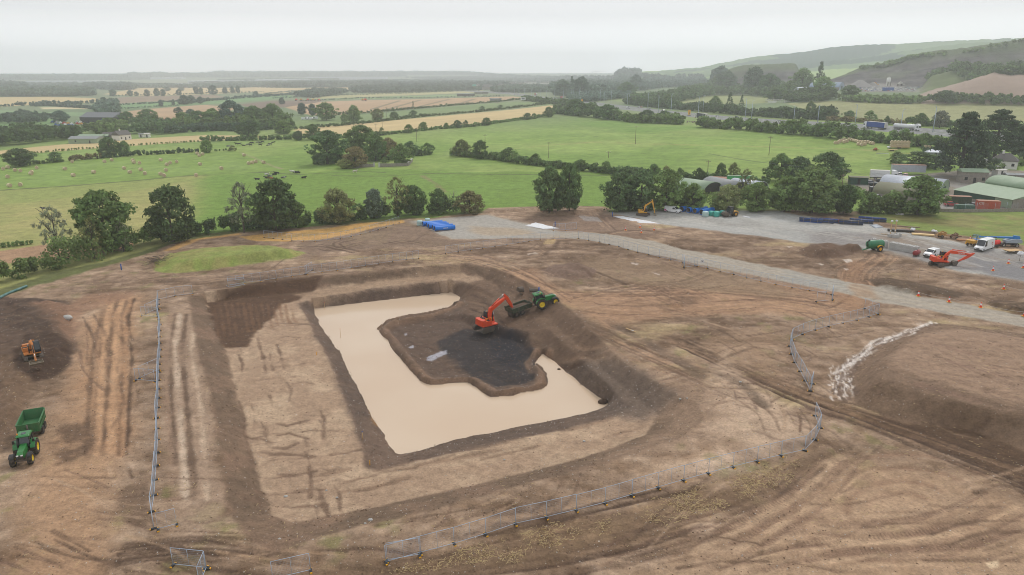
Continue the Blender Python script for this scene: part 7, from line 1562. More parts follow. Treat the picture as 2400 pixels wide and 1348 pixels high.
stack(2163, 552, R(-22), 5.2, 1.2, .35, mat('plywood', (232, 200, 144), .7, dirt=.15), 'pale plywood sheets stacked on the yard edge'); stack(2258, 564, R(-8), 3.2, .8, .3, mat('pinkwood', (216, 164, 124), .7, dirt=.2), 'reddish planks stacked left of the yellow dumper'); stack(2110, 543, R(-16), 6.2, 1.2, .5, black, 'black drainage pallets beside the two timber posts', 2, 'plastic_pallet', 'pallet'); stack(2095, 551, R(-14), 6.5, .25, .12, timber, 'long thin timber lying in front of the black pallets', 1); stack(2122, 532, R(-24), 7, .5, .15, mat('greywood', (146, 124, 108), .8), 'long grey planks on the soil behind the timber posts', 1)
for px, py, lb in ((2086, 551, 'left of the two tall timber posts standing in concrete'), (2097, 550, 'right of the two tall timber posts standing in concrete')):
 t_ = top('timber_post', at(px, py), lb, 'post', R(20)); MB().box(-.08, .08, -.08, .08, 0, 3.6).build('shaft', timber, t_); MB().box(-.2, .2, -.2, .2, 3.6, 3.95).build('white_cap', white, t_); MB().box(-.16, .16, -.11, .11, .9, 1.3).build('plate', offwhite, t_)
for i, (px, py) in enumerate(((2088, 556), (2098, 557), (2104, 554))): cblock(at(px, py), R(-15), ['left', 'middle', 'right'][i] + ' pale concrete block at the foot of the two timber posts')
def sacks(px, py, label, s=1., m=None):
 b = MB(); q = random.Random(px)
 for i in range(5):
  k = len(b.v); b.ball((q.uniform(-.6, .6) * s, q.uniform(-.4, .4) * s, .3 * s + q.uniform(0, .25) * s), .45 * s, .35 * s, .32 * s, 5)
 b.v = [tuple(c + q.uniform(-.06, .06) * s for c in v) for v in b.v]; return tag(b.build('plastic_heap', m or membrane, None, at(px, py)), label, 'plastic')
sacks(2140, 541, 'heap of white plastic wrapping beside the plywood'); sacks(2190, 546, 'white plastic and boards heap right of the plywood')
def implement(px, py, ang, m, label, s=1., name='farm_implement', cat='farm machine', group=None):
 t_ = top(name, at(px, py), label, cat, ang, group); t_.scale = (s, s, s)
 MB().box(-1.4, 1.4, -.9, -.75, .6, .78).box(-1.4, 1.4, .75, .9, .6, .78).box(-1.4, -1.2, -.9, .9, .6, .78).box(.9, 1.1, -.9, .9, .6, .78).box(1.1, 2.4, -.07, .07, .5, .62).build('frame', m, t_); MB().tube([(-1.2, 0, .7), (-.2, 0, 1.7), (1.0, 0, 1.2)], .14).box(-.9, .5, -.5, .5, .8, 1.3).build('body', m, t_, bevel=.03)
 for y in (-1, 1): wheel(t_, -.4, y, .42, .26, steel, n=12)
implement(2208, 557, R(-10), mat('rust_yellow', (176, 128, 62), .7, dirt=.6), 'rusty yellow implement on the yard edge, left one'); implement(2238, 559, R(15), mat('rust', (120, 86, 66), .8, dirt=.6), 'rusty brown implement on the yard edge, right one', .9)
# mesh fencing
PW = 3.45
def fpanel_mesh():
 b = MB(); r = .029
 b.tube([(0, 0, .12), (0, 0, 2.05)], r).tube([(0, 0, 2.05), (PW, 0, 2.05)], r).tube([(PW, 0, 2.05), (PW, 0, .12)], r).tube([(0, 0, .2), (PW, 0, .2)], r).tube([(PW / 2, 0, .2), (PW / 2, 0, 2.05)], r * .7)
 m = MB(); h = .0031
 for i in range(1, 28): x = PW * i / 28; m.cyl((x, 0, .2), (x, 0, 2.05), h, n=3, cap=False)
 for i in range(1, 9): z = .2 + 1.85 * i / 9; m.cyl((0, 0, z), (PW, 0, z), h, n=3, cap=False)
 f = MB().prism([(-.36, 0), (.36, 0), (.3, .14), (-.3, .14)], -.12, .12); ye = MB().box(.3, .4, -.11, .11, .01, .12).box(-.4, -.3, -.11, .11, .01, .12)
 return b.mesh('panel', galv), m.mesh('wire_mesh', galv), f.mesh('foot_block', plastic), ye.mesh('yellow_end', yend)
FP = fpanel_mesh()
def fence(label, runs, extra=()):
 P0 = at(*runs[0][0]); t_ = top('mesh_fence', P0, label, 'fence')
 for run in runs:
  wd = [Vector(hit(p[0], p[1], H) + (0,)) for p in run]
  pts = [wd[0]]; cur = wd[0].copy(); i = 1
  while i < len(wd):
   d = wd[i] - cur
   if d.length > PW: cur = cur + d.normalized() * PW; pts.append(cur.copy())
   else: i += 1
  if len(pts) == 1 or (wd[-1] - pts[-1]).length > 1.6: pts.append(wd[-1])
  def foot(p, a):
   p = Vector((p.x, p.y, atz(p.x, p.y))) - P0; f = link('foot_block', FP[2], t_, p, (0, 0, a + math.pi / 2)); link('yellow_end', FP[3], f)
  for a, b in zip(pts[:-1], pts[1:]):
   za, zb = atz(a.x, a.y), atz(b.x, b.y); d = b - a; ang = math.atan2(d.y, d.x); L_ = d.length
   o = link('panel', FP[0], t_, Vector((a.x, a.y, za)) - P0, (random.uniform(-.02, .02), -math.atan2(zb - za, L_), ang), (L_ / PW, 1, 1)); link('wire_mesh', FP[1], o)
   foot(a, ang)
  foot(pts[-1], ang)
fence('long line of mesh fencing along the left side of the pit with two braced bays', [[(452, 690), (415, 693), (378, 698), (369, 704), (371, 722), (369, 742), (377, 766), (373, 792), (376, 822), (372, 857), (371, 895), (371, 937), (367, 984), (370, 1038), (366, 1099), (361, 1169), (354, 1210), (362, 1247)], [(371, 724), (332, 742)], [(332, 742), (370, 744)], [(372, 868), (318, 892)], [(318, 892), (370, 896)]])
fence('loose fence panel standing at the bottom end of the left fence line', [[(371, 1243), (415, 1231)]])
fence('short mesh fence corner at the bottom edge of the picture', [[(406, 1326), (484, 1334)], [(484, 1334), (468, 1372)]]); fence('fence panels cut off by the bottom edge of the picture', [[(640, 1360), (735, 1338), (736, 1352)]])
fence('long mesh fence in the foreground running right from the pit corner', [[(905, 1320), (985, 1300), (1065, 1277), (1140, 1254), (1212, 1229), (1285, 1214), (1355, 1197), (1422, 1180), (1486, 1161), (1549, 1143), (1608, 1126), (1668, 1109), (1726, 1094), (1784, 1080), (1841, 1067), (1899, 1054), (1914, 1027), (1925, 998), (1908, 972)], [(908, 1316), (984, 1303)]])
fence('curved mesh fence between the pit and the right-hand heap', [[(1899, 917), (1889, 894), (1875, 871), (1862, 850), (1849, 832), (1850, 814), (1847, 797), (1861, 782), (1898, 776), (1933, 767), (1965, 760), (2000, 753), (2032, 746), (2058, 737)], [(2058, 737), (2012, 718)], [(1899, 917), (1904, 900)]])
fence('mesh fence along the near side of the gravel road', [[(1045, 595), (1072, 590), (1102, 587), (1159, 579), (1214, 571), (1241, 566), (1290, 559), (1360, 559), (1385, 565), (1427, 571), (1455, 580), (1500, 593), (1552, 605), (1602, 617), (1636, 625), (1666, 631), (1697, 639), (1729, 646), (1760, 655), (1795, 663), (1830, 670), (1866, 677), (1904, 683), (1950, 691)], [(1602, 617), (1604, 628)], [(1604, 628), (1636, 624)], [(1950, 691), (1951, 705)], [(1951, 705), (1914, 708)]])
fence('mesh fence along the far side of the pit below the grassy mound', [[(535, 670), (572, 664), (609, 659), (646, 655), (682, 649), (718, 643), (752, 638), (787, 634), (820, 630), (855, 624), (887, 619), (919, 614), (951, 609), (982, 606)], [(716, 643), (735, 632)]])
fence('faint mesh fence round the strip of ripe corn by the hedge', [[(619, 557), (660, 562), (700, 567), (760, 567), (800, 560), (840, 552), (880, 541), (910, 532), (936, 523)]]); fence('mesh fence at the end of the left membrane strip', [[(1297, 541), (1318, 541), (1337, 540), (1356, 537)]])
t_ = top('fence_sign', at(1645, 627) + Vector((0, -.05, 1.15)), 'white square sign with a dark symbol hung on the road fence', 'sign', R(-22)); MB().box(-.42, .42, -.02, .02, 0, .7).build('board', white, t_); MB().add([(-.25, -.03, .12), (-.14, -.03, .12), (.25, -.03, .58), (.14, -.03, .58), (-.25, -.025, .12), (-.14, -.025, .12), (.25, -.025, .58), (.14, -.025, .58)], [(0, 1, 2, 3), (4, 7, 6, 5), (0, 4, 5, 1), (1, 5, 6, 2), (2, 6, 7, 3), (3, 7, 4, 0)]).add([(.25, -.034, .12), (.14, -.034, .12), (-.25, -.034, .58), (-.14, -.034, .58), (.25, -.031, .12), (.14, -.031, .12), (-.25, -.031, .58), (-.14, -.031, .58)], [(0, 1, 2, 3), (4, 7, 6, 5), (0, 4, 5, 1), (1, 5, 6, 2), (2, 6, 7, 3), (3, 7, 4, 0)]).build('symbol', navy, t_)
for i, (a, b_, lb) in enumerate((((530, 670), (570, 662), 'fallen fence panel lying at the left end of the far pit fence'), ((532, 654), (565, 650), 'fallen fence panel lying alone below the grassy mound'))):
 A, B = at(*a), at(*b_); o = top('fallen_panel', A + Vector((0, 0, .08)), lb, 'fence panel', math.atan2(B.y - A.y, B.x - A.x)); c = link('frame', FP[0], o, rot=(R(88), 0, 0)); link('wire_mesh', FP[1], c)
hedge_net = tubes('silt_net', [[tuple(at(*p) + Vector((0, 0, .25))) + (.28,) for p in smooth([(-30, 716), (0, 700), (20, 690), (45, 680), (63, 673)])]], mat('silt_green', (70, 116, 112), .6, dirt=.4, dirtc=(170, 190, 190)), 6); tag(link('silt_net', hedge_net), 'rolled green silt netting at the left edge of the site', 'netting')
# farm on the right
def wallbox(t_, name, P, Q, dep, z1, m, z0=-.5):
 """box standing on the line P-Q (local to t_), going back by dep"""
 d = Vector((Q.x - P.x, Q.y - P.y, 0)); L_ = d.length; b = MB().box(0, L_, 0, dep, z0, z1); o = b.build(name, m, t_); return o, L_
conc_r = mat('rubble_wall', (150, 142, 132), .95, dirt=.6, dirtc=(96, 92, 86), scale=2); gr_roof = mat('green_sheet', (138, 158, 130), .6, dirt=.5, dirtc=(160, 172, 152), scale=.8); gr_dark = mat('green_wall', (46, 84, 70), .6, dirt=.3); sil_roof = mat('silver_sheet', (186, 192, 202), .5, .3, dirt=.3); ol_roof = mat('olive_sheet', (116, 118, 92), .7, dirt=.5); slate = mat('slate', (92, 88, 86), .8, dirt=.5, dirtc=(112, 106, 100)); grey_sheet = mat('grey_sheet', (140, 144, 146), .6, dirt=.4); wwall = mat('white_wall', (226, 224, 218), .8, dirt=.3, dirtc=(190, 186, 176))
def arched(P, Q, L_, h, label, roofm, endm, wall=1.6, name='arched_shed', group=None, openg=False):
 """barrel shed: gable stands on P-Q, the barrel runs back from it to the left"""
 wv = Vector((Q.x - P.x, Q.y - P.y, 0)); Wd = wv.length; ang = math.atan2(wv.y, wv.x); t_ = top(name, P, label, 'shed', ang, group)
 n = 14; arc = [(Wd / 2 - Wd / 2 * math.cos(math.pi * i / n), wall + (h - wall) * math.sin(math.pi * i / n)) for i in range(n + 1)]
 vs = [];
 for y in (-.25, L_):
  vs += [(x, y, z) for x, z in arc] + [(Wd / 2 + (x - Wd / 2) * .985, y, z - .12) for x, z in arc]
 m = 2 * (n + 1); fs = []
 for i in range(n): fs += [(i, i + 1, m + i + 1, m + i), (n + 1 + i, m + n + 1 + i, m + n + 2 + i, n + 2 + i), (i, n + 1 + i, n + 2 + i, i + 1), (m + i, m + i + 1, m + n + 2 + i, m + n + 1 + i)]
 MB().add(vs, fs, 0, True).build('roof', roofm, t_)
 MB().box(-.02, .1, 0, L_, -.6, wall + .02).box(Wd - .1, Wd + .02, 0, L_, -.6, wall + .02).build('side_wall', conc_r, t_)
 for y in (.0, L_ - .12):
  prof = [(x, z - .1) for x, z in arc] + [(Wd - .1, -.6 if not openg else wall), (.1, -.6 if not openg else wall)]; MB().prism([(p[0], p[1]) for p in prof], y, y + .08).build('gable', endm, t_)
 if not openg: MB().box(Wd * .36, Wd * .64, -.06, -.01, -.3, wall + 1.0).build('door', gr_dark, t_)
 return t_
P, Q = at(2200, 461), at(2223, 446); wv = Q - P
arched(P, Q, 19, 5.0, 'silver roofed arched shed behind the olive one in the farm yard', sil_roof, gr_roof); arched(P - wv + Vector((0, 0, 0)), P - wv * .02, 17, 4.6, 'olive roofed arched shed half hidden by the wide green tree', ol_roof, mat('dark_end', (66, 74, 62), .8, dirt=.3))
A, B = at(2234, 464), at(2369, 491); d = B - A; ang = math.atan2(d.y, d.x); Ln = Vector((d.x, d.y, 0)).length; t_ = top('green_barn', A, 'large barn with a faded green roof behind the rusty container', 'barn', ang)
hA, hB, dep = 2.6, 4.6, 10.0
MB().box(0, Ln, 0, .25, -1.5, hA * .5).box(Ln - .25, Ln, .25, dep + 11, -1.5, hA + .2).box(0, .25, .25, dep + 11, -1.5, hA + .2).build('wall', conc_r, t_)
MB().box(0, Ln * .72, -.06, -.01, .9, hA).build('cladding', gr_dark, t_); MB().box(Ln * .725, Ln, -.06, -.01, .0, hA + .02).build('pale_cladding', gr_roof, t_)
MB().prism([(-.3, hA), (dep, hB), (dep, hB + .12), (-.35, hA + .12)], -.3, Ln + .3).xf(Matrix(((0, 1, 0, 0), (1, 0, 0, 0), (0, 0, 1, 0), (0, 0, 0, 1)))).build('roof', gr_roof, t_)
arc = [(dep + 5.5 - 5.5 * math.cos(math.pi * i / 12), hB + .1 + 2.6 * math.sin(math.pi * i / 12)) for i in range(13)]; MB().prism(arc, 2.0, Ln + .2, sm=True).xf(Matrix(((0, 1, 0, 0), (1, 0, 0, 0), (0, 0, 1, 0), (0, 0, 0, 1)))).build('barrel_roof', gr_roof, t_)
MB().prism([(.25, hA), (dep, hA), (dep, hB)], Ln - .2, Ln - .02).xf(Matrix(((0, 1, 0, 0), (1, 0, 0, 0), (0, 0, 1, 0), (0, 0, 0, 1)))).build('gable', gr_roof, t_)
def simple_house(px, py, Wd, dep, h, ang, wallm, roofm, label, rise=2.0, hip=False, name='house', cat='house', chim=False, wins=3, group=None, door=True, loc=None):
 t_ = top(name, loc if loc is not None else at(px, py), label, cat, ang, group); w2, d2 = Wd / 2, dep / 2
 MB().box(-w2, w2, -d2, d2, -1.0, h).build('wall', wallm, t_)
 o = .3; ry = w2 * (.35 if hip else 1.0) + (0 if hip else .0)
 vs = [(-w2 - o, -d2 - o, h), (w2 + o, -d2 - o, h), (w2 + o, d2 + o, h), (-w2 - o, d2 + o, h), (-ry - (0 if hip else o), 0, h + rise), (ry + (0 if hip else o), 0, h + rise)]
 vs += [(x, y, z + .12) for x, y, z in vs]
 rf = MB().add(vs, [(6, 7, 11, 10), (8, 9, 10, 11), (9, 6, 10), (7, 8, 11), (0, 1, 2, 3), (0, 6, 7, 1), (1, 7, 8, 2), (2, 8, 9, 3), (3, 9, 6, 0)]).build('roof', roofm, t_)
 if not hip: MB().add([(-w2, -d2, h), (-w2, d2, h), (-w2, 0, h + rise * .98), (-w2 + .1, -d2, h), (-w2 + .1, d2, h), (-w2 + .1, 0, h + rise * .98)], [(0, 2, 1), (3, 4, 5), (0, 3, 5, 2), (1, 2, 5, 4)]).add([(w2, -d2, h), (w2, d2, h), (w2, 0, h + rise * .98), (w2 - .1, -d2, h), (w2 - .1, d2, h), (w2 - .1, 0, h + rise * .98)], [(0, 1, 2), (3, 5, 4), (0, 2, 5, 3), (1, 4, 5, 2)]).build('gable', wallm, t_)
 if chim: MB().box(-.4 - w2 * .2, .4 - w2 * .2, -.35, .35, h + rise * .7, h + rise + 1.1).build('chimney', wallm, rf)
 for i in range(wins):
  x = -w2 + Wd * (i + .5) / wins
  if door and i == wins // 2: MB().box(x - .45, x + .45, -d2 - .05, -d2 - .005, -.2, 2.0).build('door', black, t_)
  else: MB().box(x - .5, x + .5, -d2 - .05, -d2 - .005, 1.0, 2.1).build('window', glass, t_)
 return t_
simple_house(2276, 427, 8.5, 5.5, 3.9, R(-12), conc_r, gr_roof, 'two-storey rubble outhouse with a pale green roof by the cedar trunk', 1.0, name='outhouse', cat='outhouse', wins=3); simple_house(2352, 393, 9, 7, 2.9, R(-35), wwall, slate, 'white house with a dark hipped roof at the right edge', 2.8, True, chim=True, wins=3); simple_house(2300, 388, 7, 4, 2.3, R(-10), wwall, grey_sheet, 'low white wing with a flat grey roof left of the white house', .4, wins=3, name='outhouse', cat='outhouse')
simple_house(2188, 366, 7, 5, 1.8, R(-12), grey_sheet, sil_roof, 'small grey metal hut with hipped roof left of the cedar', 1.2, True, name='hut', cat='hut', wins=1); simple_house(2010, 431, 6.2, 3.6, 2.5, R(-14), gr_dark, ol_roof, 'dark green shed with a flat mossy roof left of the parked lorry', .3, name='shed', cat='shed', wins=1); simple_house(2386, 425, 9, 4, 2.4, R(-14), conc_r, grey_sheet, 'low open shed at the right edge behind the big green barn', .5, name='shed', cat='shed', wins=2); simple_house(2340, 412, 4.5, 2.5, 2.2, R(20), wwall, offwhite, 'white trailer-like hut between the outhouse and the white house', .25, name='hut', cat='hut', wins=1)
def container(px, py, ang, m, label, L_=6.1, Wd=2.44, h=2.6, word=None, name='shipping_container', topm=None):
 t_ = top(name, at(px, py), label, 'container', ang); b = MB().box(-L_ / 2, L_ / 2, -Wd / 2, Wd / 2, .0, h)
 for i in range(int(L_ / .5)):
  x = -L_ / 2 + .25 + i * .5
  b.box(x, x + .2, -Wd / 2 - .04, -Wd / 2, .15, h - .15).box(x, x + .2, Wd / 2, Wd / 2 + .04, .15, h - .15)
 b.build('body', m, t_); MB().box(-L_ / 2 - .02, L_ / 2 + .02, -Wd / 2 - .02, Wd / 2 + .02, h, h + .06).build('roof', topm or m, t_); MB().box(L_ / 2, L_ / 2 + .05, -Wd / 2 + .1, -.03, .1, h - .1).box(L_ / 2, L_ / 2 + .05, .03, Wd / 2 - .1, .1, h - .1).build('door', m, t_)
 if word: text('lettering', word, 1.0, white, t_, (-L_ / 2 + .95, -Wd / 2 - .06, h * .72), (math.pi / 2, 0, 0))
rustr = mat('rust_roof', (176, 136, 116), .8, dirt=.4); container(2247, 479, R(-14), mat('cont_green', (60, 78, 58), .6, dirt=.3), 'dark green shipping container with a rusty top by the red car', topm=rustr); container(2313, 490, R(-14), mat('cont_orange', (186, 84, 60), .6, dirt=.3), 'rusty orange shipping container with white letters by the green barn', word='CG', topm=rustr); container(2259, 494, R(-6), mat('cont_lgreen', (58, 96, 80), .6, dirt=.3), 'low green cabin container at the yard wall', 5.2, 2.0, 1.8); container(2053, 452, R(-10), mat('cont_dark', (64, 66, 66), .6, dirt=.3), 'dark low container left of the arched sheds', 4.2, 2.4, 2.0, topm=grey_sheet)
car(at(2230, 483), R(-12), 'faded red car parked beside the dark green container', 'red'); car(at(2279, 486), R(165), 'silver car parked between the two containers', 'silver'); car(at(2042, 432), R(-20), 'silver car nearest the dark green shed', 'silver'); car(at(2051, 437), R(-15), 'dark car parked in front of the silver car by the shed', 'dark'); car(at(2066, 429), R(-70), 'dark estate car behind the white lorry', 'dark'); car(at(2057, 466), R(-30), 'white car showing over the hedge left of the arched sheds', 'white'); car(at(2109, 412), R(60), 'black car on the low ramp beside the silver trailer', 'dark'); car(at(2122, 415), R(60), 'red car hidden behind the arched shed roofs', 'red'); van(at(2093, 466), R(150), 'white van showing through the hedge by the arched sheds', 5, 1.9, 2.0)
lorry(at(2070, 422), R(-20), 'white box lorry parked in the farm yard facing right', white, white, 9.5, Hh=3.6, rigid=True); t_ = top('lorry_trailer', at(2127, 408), 'silver lorry trailer without a cab parked behind the white lorry', 'trailer', R(-14)); MB().box(-6, 6, -1.25, 1.25, .9, 3.6).build('box', sil_roof, t_, bevel=.03); MB().box(-6.05, 6.05, -1.28, 1.28, 3.6, 3.7).build('roof', rustr, t_)
for x in (-4, -2.8):
 for y in (-1, 1): wheel(t_, x, y * 1.05, .5, .3, steel)
wl = [at(2186, 496), at(2260, 498), at(2330, 497), at(2400, 496), at(2520, 499)]; t_ = top('yard_wall', wl[0], 'low concrete wall topped with mesh along the farm yard', 'wall')
for a, b_ in zip(wl[:-1], wl[1:]):
 d = b_ - a; o = MB().box(0, Vector((d.x, d.y, 0)).length, -.12, .12, -.6, 1.0).build('wall_panel', conc_r, t_, a - wl[0], (0, 0, math.atan2(d.y, d.x)))
 k = int(d.length / PW)
 for i in range(k): link('wire_mesh', FP[1], o, (i * PW, 0, .85))
 for i in range(k): MB().cyl((i * PW, 0, 1.0), (i * PW, 0, 3.0), .035, n=6).build('fence_post', galv, o)
for i, (a, b_, h, L_, rm, lb) in enumerate([((1610, 458), (1640, 452), 3.6, 10, gr_roof, 'smallest arched tunnel at the left behind the yard hedge'), ((1646, 460), (1694, 450), 4.4, 14, gr_roof, 'large pale green arched tunnel behind the yard hedge'), ((1712, 458), (1758, 452), 4.4, 16, grey_sheet, 'grey arched tunnel right of the large pale green one'), ((1772, 456), (1800, 450), 4.2, 12, sil_roof, 'bluish arched tunnel at the right behind the yard hedge')]):
 arched(at(*a), at(*b_), L_, h, lb, rm, black, .8, 'polytunnel', 'arched tunnels behind the yard hedge', True)
container(1732, 428, R(-4), mat('cont_bright', (76, 168, 110), .6, dirt=.3), 'bright green container behind the grey arched tunnel', 9, 2.4, 2.6, topm=gr_roof); simple_house(1683, 440, 5, 4, 3.2, R(-20), conc_r, rustr, 'mottled rusty hut between the arched tunnels', .8, name='hut', cat='hut', wins=1)
for i, (px, py) in enumerate([(1528, 432), (1552, 431), (1564, 432), (1580, 431), (1591, 430), (1610, 432), (1624, 429)]): sacks(px, py, f'white builders bag behind the yard hedge, {ORD[i]} from the left of the row', 1.5)
sacks(1599, 432, 'blue tarpaulin heap among the white bags', 1.4, mat('tarp_blue', (92, 160, 210), .6))
for a, b_, lb in (((826, 394), (877, 391), 'left half of the old stone wall in front of the copse'), ((889, 392), (956, 389), 'right half of the old stone wall in front of the copse')):
 A, B = at(*a), at(*b_); d = B - A; t_ = top('stone_wall', A, lb, 'wall', math.atan2(d.y, d.x)); MB().box(0, d.length, -.3, .3, -.4, 1.6).build('stonework', conc_r, t_); x = d.length if a[0] < 850 else 0; MB().box(x - .35, x + .35, -.4, .4, -.4, 2.1).build('gate_pier', concrete, t_)
A, B = at(956, 389), at(966, 379); d = B - A; t_ = top('stone_wall', A, 'short return of the copse wall at its right end', 'wall', math.atan2(d.y, d.x)); MB().box(0, d.length, -.3, .3, -.4, 1.6).build('stonework', conc_r, t_); MB().box(0, d.length, -.36, .36, 1.6, 1.72).build('coping', concrete, t_)
# bales
bale_b = MB().lathe([(.72, -.62), (.75, -.55), (.75, .55), (.72, .62)], c=(0, 0, .74), n=20).mesh('roll', straw); bale_e = MB().lathe([(.001, -.63), (.3, -.635), (.72, -.622)], c=(0, 0, .74), n=20).lathe([(.001, .63), (.3, .635), (.72, .622)], c=(0, 0, .74), n=20).mesh('cut_face', mat('straw_face', (196, 174, 146), .95, dirt=.4, dirtc=(164, 140, 114), scale=6))
blk_b = MB().lathe([(.001, -.64), (.68, -.62), (.75, -.5), (.75, .5), (.68, .62), (.001, .64)], c=(0, 0, .74), n=20).mesh('wrap', mat('black_wrap', (40, 42, 48), .3, dirt=.3, dirtc=(90, 92, 96)))
def bale(p, ang, label, group, black_=False):
 t_ = top('wrapped_bale' if black_ else 'round_bale', p, label, 'bale', ang, group); t_.scale = (1.08,) * 3
 if black_: link('wrap', blk_b, t_)
 else: link('roll', bale_b, t_); link('cut_face', bale_e, t_)
BL = [(33, 1063), (73, 1047), (143, 1075), (193, 1081), (73, 1138), (91, 1222), (193, 1214), (298, 1093), (292, 1109), (346, 1053), (610, 1063), (688, 1123), (678, 995), (880, 1093), (981, 993), (1049, 979), (1166, 1057), (1218, 1094), (1247, 983), (1256, 1001), (1309, 1007), (1321, 1071), (1360, 1106), (1508, 978), (1507, 1112), (1540, 1127), (1558, 1075),
 (1566, 1022), (1597, 1006), (1658, 996), (1840, 1124), (1876, 1019), (1850, 916), (1900, 923), (1870, 937), (2077, 1058), (2288, 933), (2332, 1011), (2366, 1004), (2398, 995), (2472, 1003)]
rows = {}
for x, y in BL:
 band = 'far' if y < 1012 else ('middle' if y < 1086 else 'near'); rows.setdefault(band, []).append((x, y))
for band, l_ in rows.items():
 for i, (x, y) in enumerate(sorted(l_)): bale(at(x / 4, 130 + y / 4 + 3.4), R(random.uniform(20, 75)), f'round straw bale in the left green field, {ORD[i]} from the left of the {band} row', 'straw bales in the left green field')
HS = [(630, 1092), (655, 1090), (672, 1078), (692, 1072), (716, 1060), (712, 1084), (738, 1076), (762, 1060), (786, 1066), (806, 1072), (826, 1076), (846, 1082), (866, 1084), (888, 1088), (912, 1086), (936, 1086), (962, 1096), (982, 1098), (846, 1104), (876, 1110), (908, 1104)]
for i, (x, y) in enumerate(HS): bale(at(1800 + x / 4, 60 + y / 4 + 5), R(random.uniform(-20, 20)), f"pale straw bale of the cluster beside the motorway hedge, {ORD[i]} counted from the left", 'pale bales clustered by the motorway hedge')
ht = flatbed(2108, 348, R(-14), 'farm trailer loaded with two tiers of straw bales', 8.5, 2.4); hp = ht.location
for k in range(2):
 for i in range(6):
  o = rotz(Vector(((i - 2.5) * 1.42, 0, .66 + k * 1.45)), R(-14)); bale(hp + o, R(-14), f"straw bale on the farm trailer, {['lower', 'upper'][k]} tier, {ORD[i]} from the left", 'bales loaded on the farm trailer')
for i in range(9): bale(at(2130 + (i % 5) * 9 + (i // 5) * 3, 343 - (i // 5) * 3) + Vector((0, 0, 0)), R(10), f"black wrapped bale beside the loaded trailer, {['front', 'back'][i // 5]} row, {ORD[i % 5]} from the left", 'black wrapped bales', True)
for i, (px, py) in enumerate([(2169, 348), (2178, 348)]): bale(at(px, py), R(-10), ['left', 'right'][i] + ' one of two straw bales right of the black wrapped bales', 'straw bales by the wrapped bales')
for i, (px, py) in enumerate([(1447, 231), (1454, 229), (1460, 234)]): bale(at(px, py), R(10), ['left', 'middle', 'right'][i] + ' brown bale in the paddock beyond the motorway', 'bales in the paddock beyond the motorway')
implement(2052, 353, R(10), redp, 'small red implement in the green field left of the loaded trailer', .8); t_ = flatbed(2092, 354, R(-8), 'small flat trailer carrying a white tarpaulin in front of the loaded trailer', 4.2); sacks(2084, 348, 'white tarpaulin heap on the grass before the loaded trailer', 1.3); MB
t_ = top('white_board', at(2068, 360), 'long white board lying on the grass', 'board', R(-14)); MB().box(-2.6, 2.6, -.3, .3, .05, .2).build('board', white, t_); MB().box(-2.6, -2.2, -.3, .3, .2, .3).build('batten', redp, t_)
# cattle
def cow_mesh(lying, mt_):
 z = 0 if not lying else -.52
 v = [(-.75, 0, 1.05 + z, .3, .34), (-.3, 0, 1.02 + z, .36, .38), (.3, 0, 1.02 + z, .35, .38), (.75, 0, 1.12 + z, .28, .3), (1.1, 0, 1.35 + z, .15, .17), (1.35, 0, 1.45 + z, .14, .14), (1.62, 0, 1.3 + z, .08, .1),
  (-.95, 0, 1.15 + z, .05), (-1.02, 0, .6 + z * .6, .03)]
 e = [(0, 1), (1, 2), (2, 3), (3, 4), (4, 5), (5, 6), (0, 7), (7, 8)]
 for x, i0 in ((-.75, 0), (.68, 3)):
  for y in (-.22, .22):
   b = len(v)
   if lying: v += [(x, y * 1.5, .38, .13), (x + .35, y * 1.9, .14, .08), (x + .05, y * 2.1, .08, .06)]
   else: v += [(x, y, .75, .13), (x - (.06 if x < 0 else -.02), y, .4, .075), (x + (.02 if x < 0 else 0), y, .05, .07)]
   e += [(i0, b), (b, b + 1), (b + 1, b + 2)]
 for y in (-.16, .16): v.append((1.32, y * 1.4, 1.55 + z, .04)); e.append((5, len(v) - 1))
 return skin('cow', v, e, mt_)
hide = {}
for nm, c1, c2 in (('black', (34, 32, 34), (52, 48, 48)), ('pied', (30, 30, 32), (226, 222, 216)), ('white', (222, 218, 210), (60, 56, 54)), ('brown', (150, 84, 52), (120, 66, 40)), ('pale', (206, 196, 184), (180, 168, 152))):
 m = mat('hide_' + nm, c1, .8, dirt=1 if nm in ('pied', 'white') else .3, dirtc=c2, scale=1.1); hide[nm] = m
COWM = {}
def cow(px, py, kind, lying, label, group, ang=None):
 k = (kind, lying)
 if k not in COWM: COWM[k] = cow_mesh(lying, hide[kind])
 o = link('cow' if kind != 'pale' else 'pony', COWM[k], None, at(px, py), (0, 0, R(random.uniform(0, 360)) if ang is None else R(ang))); tag(o, label, 'cow' if kind != 'pale' else 'pony', group); return o
FC = [(2137, 856), (2220, 839), (2243, 841), (2287, 850), (2318, 848), (2350, 853), (2352, 826), (2370, 835), (2412, 828), (2437, 826), (2465, 824), (2440, 851), (2510, 848), (2536, 845), (2560, 829)]
for i, (x, y) in enumerate(sorted(FC)): cow(x / 4, 130 + y / 4, 'black' if i % 4 else 'pied', i % 3 == 0, f'black cow grazing in the field above the bales, {ORD[i]} from the left of the herd', 'cows of the far herd', 180 * (i % 2) + 20)
NC = [(15, 1168, 'black', 1), (100, 1122, 'white', 1), (105, 1153, 'black', 1), (127, 1140, 'pied', 1), (142, 1160, 'brown', 1), (172, 1122, 'black', 1), (198, 1121, 'black', 0), (255, 1153, 'pied', 1), (345, 1106, 'white', 0), (370, 1104, 'black', 1), (398, 1105, 'black', 1), (446, 1152, 'black', 1)]
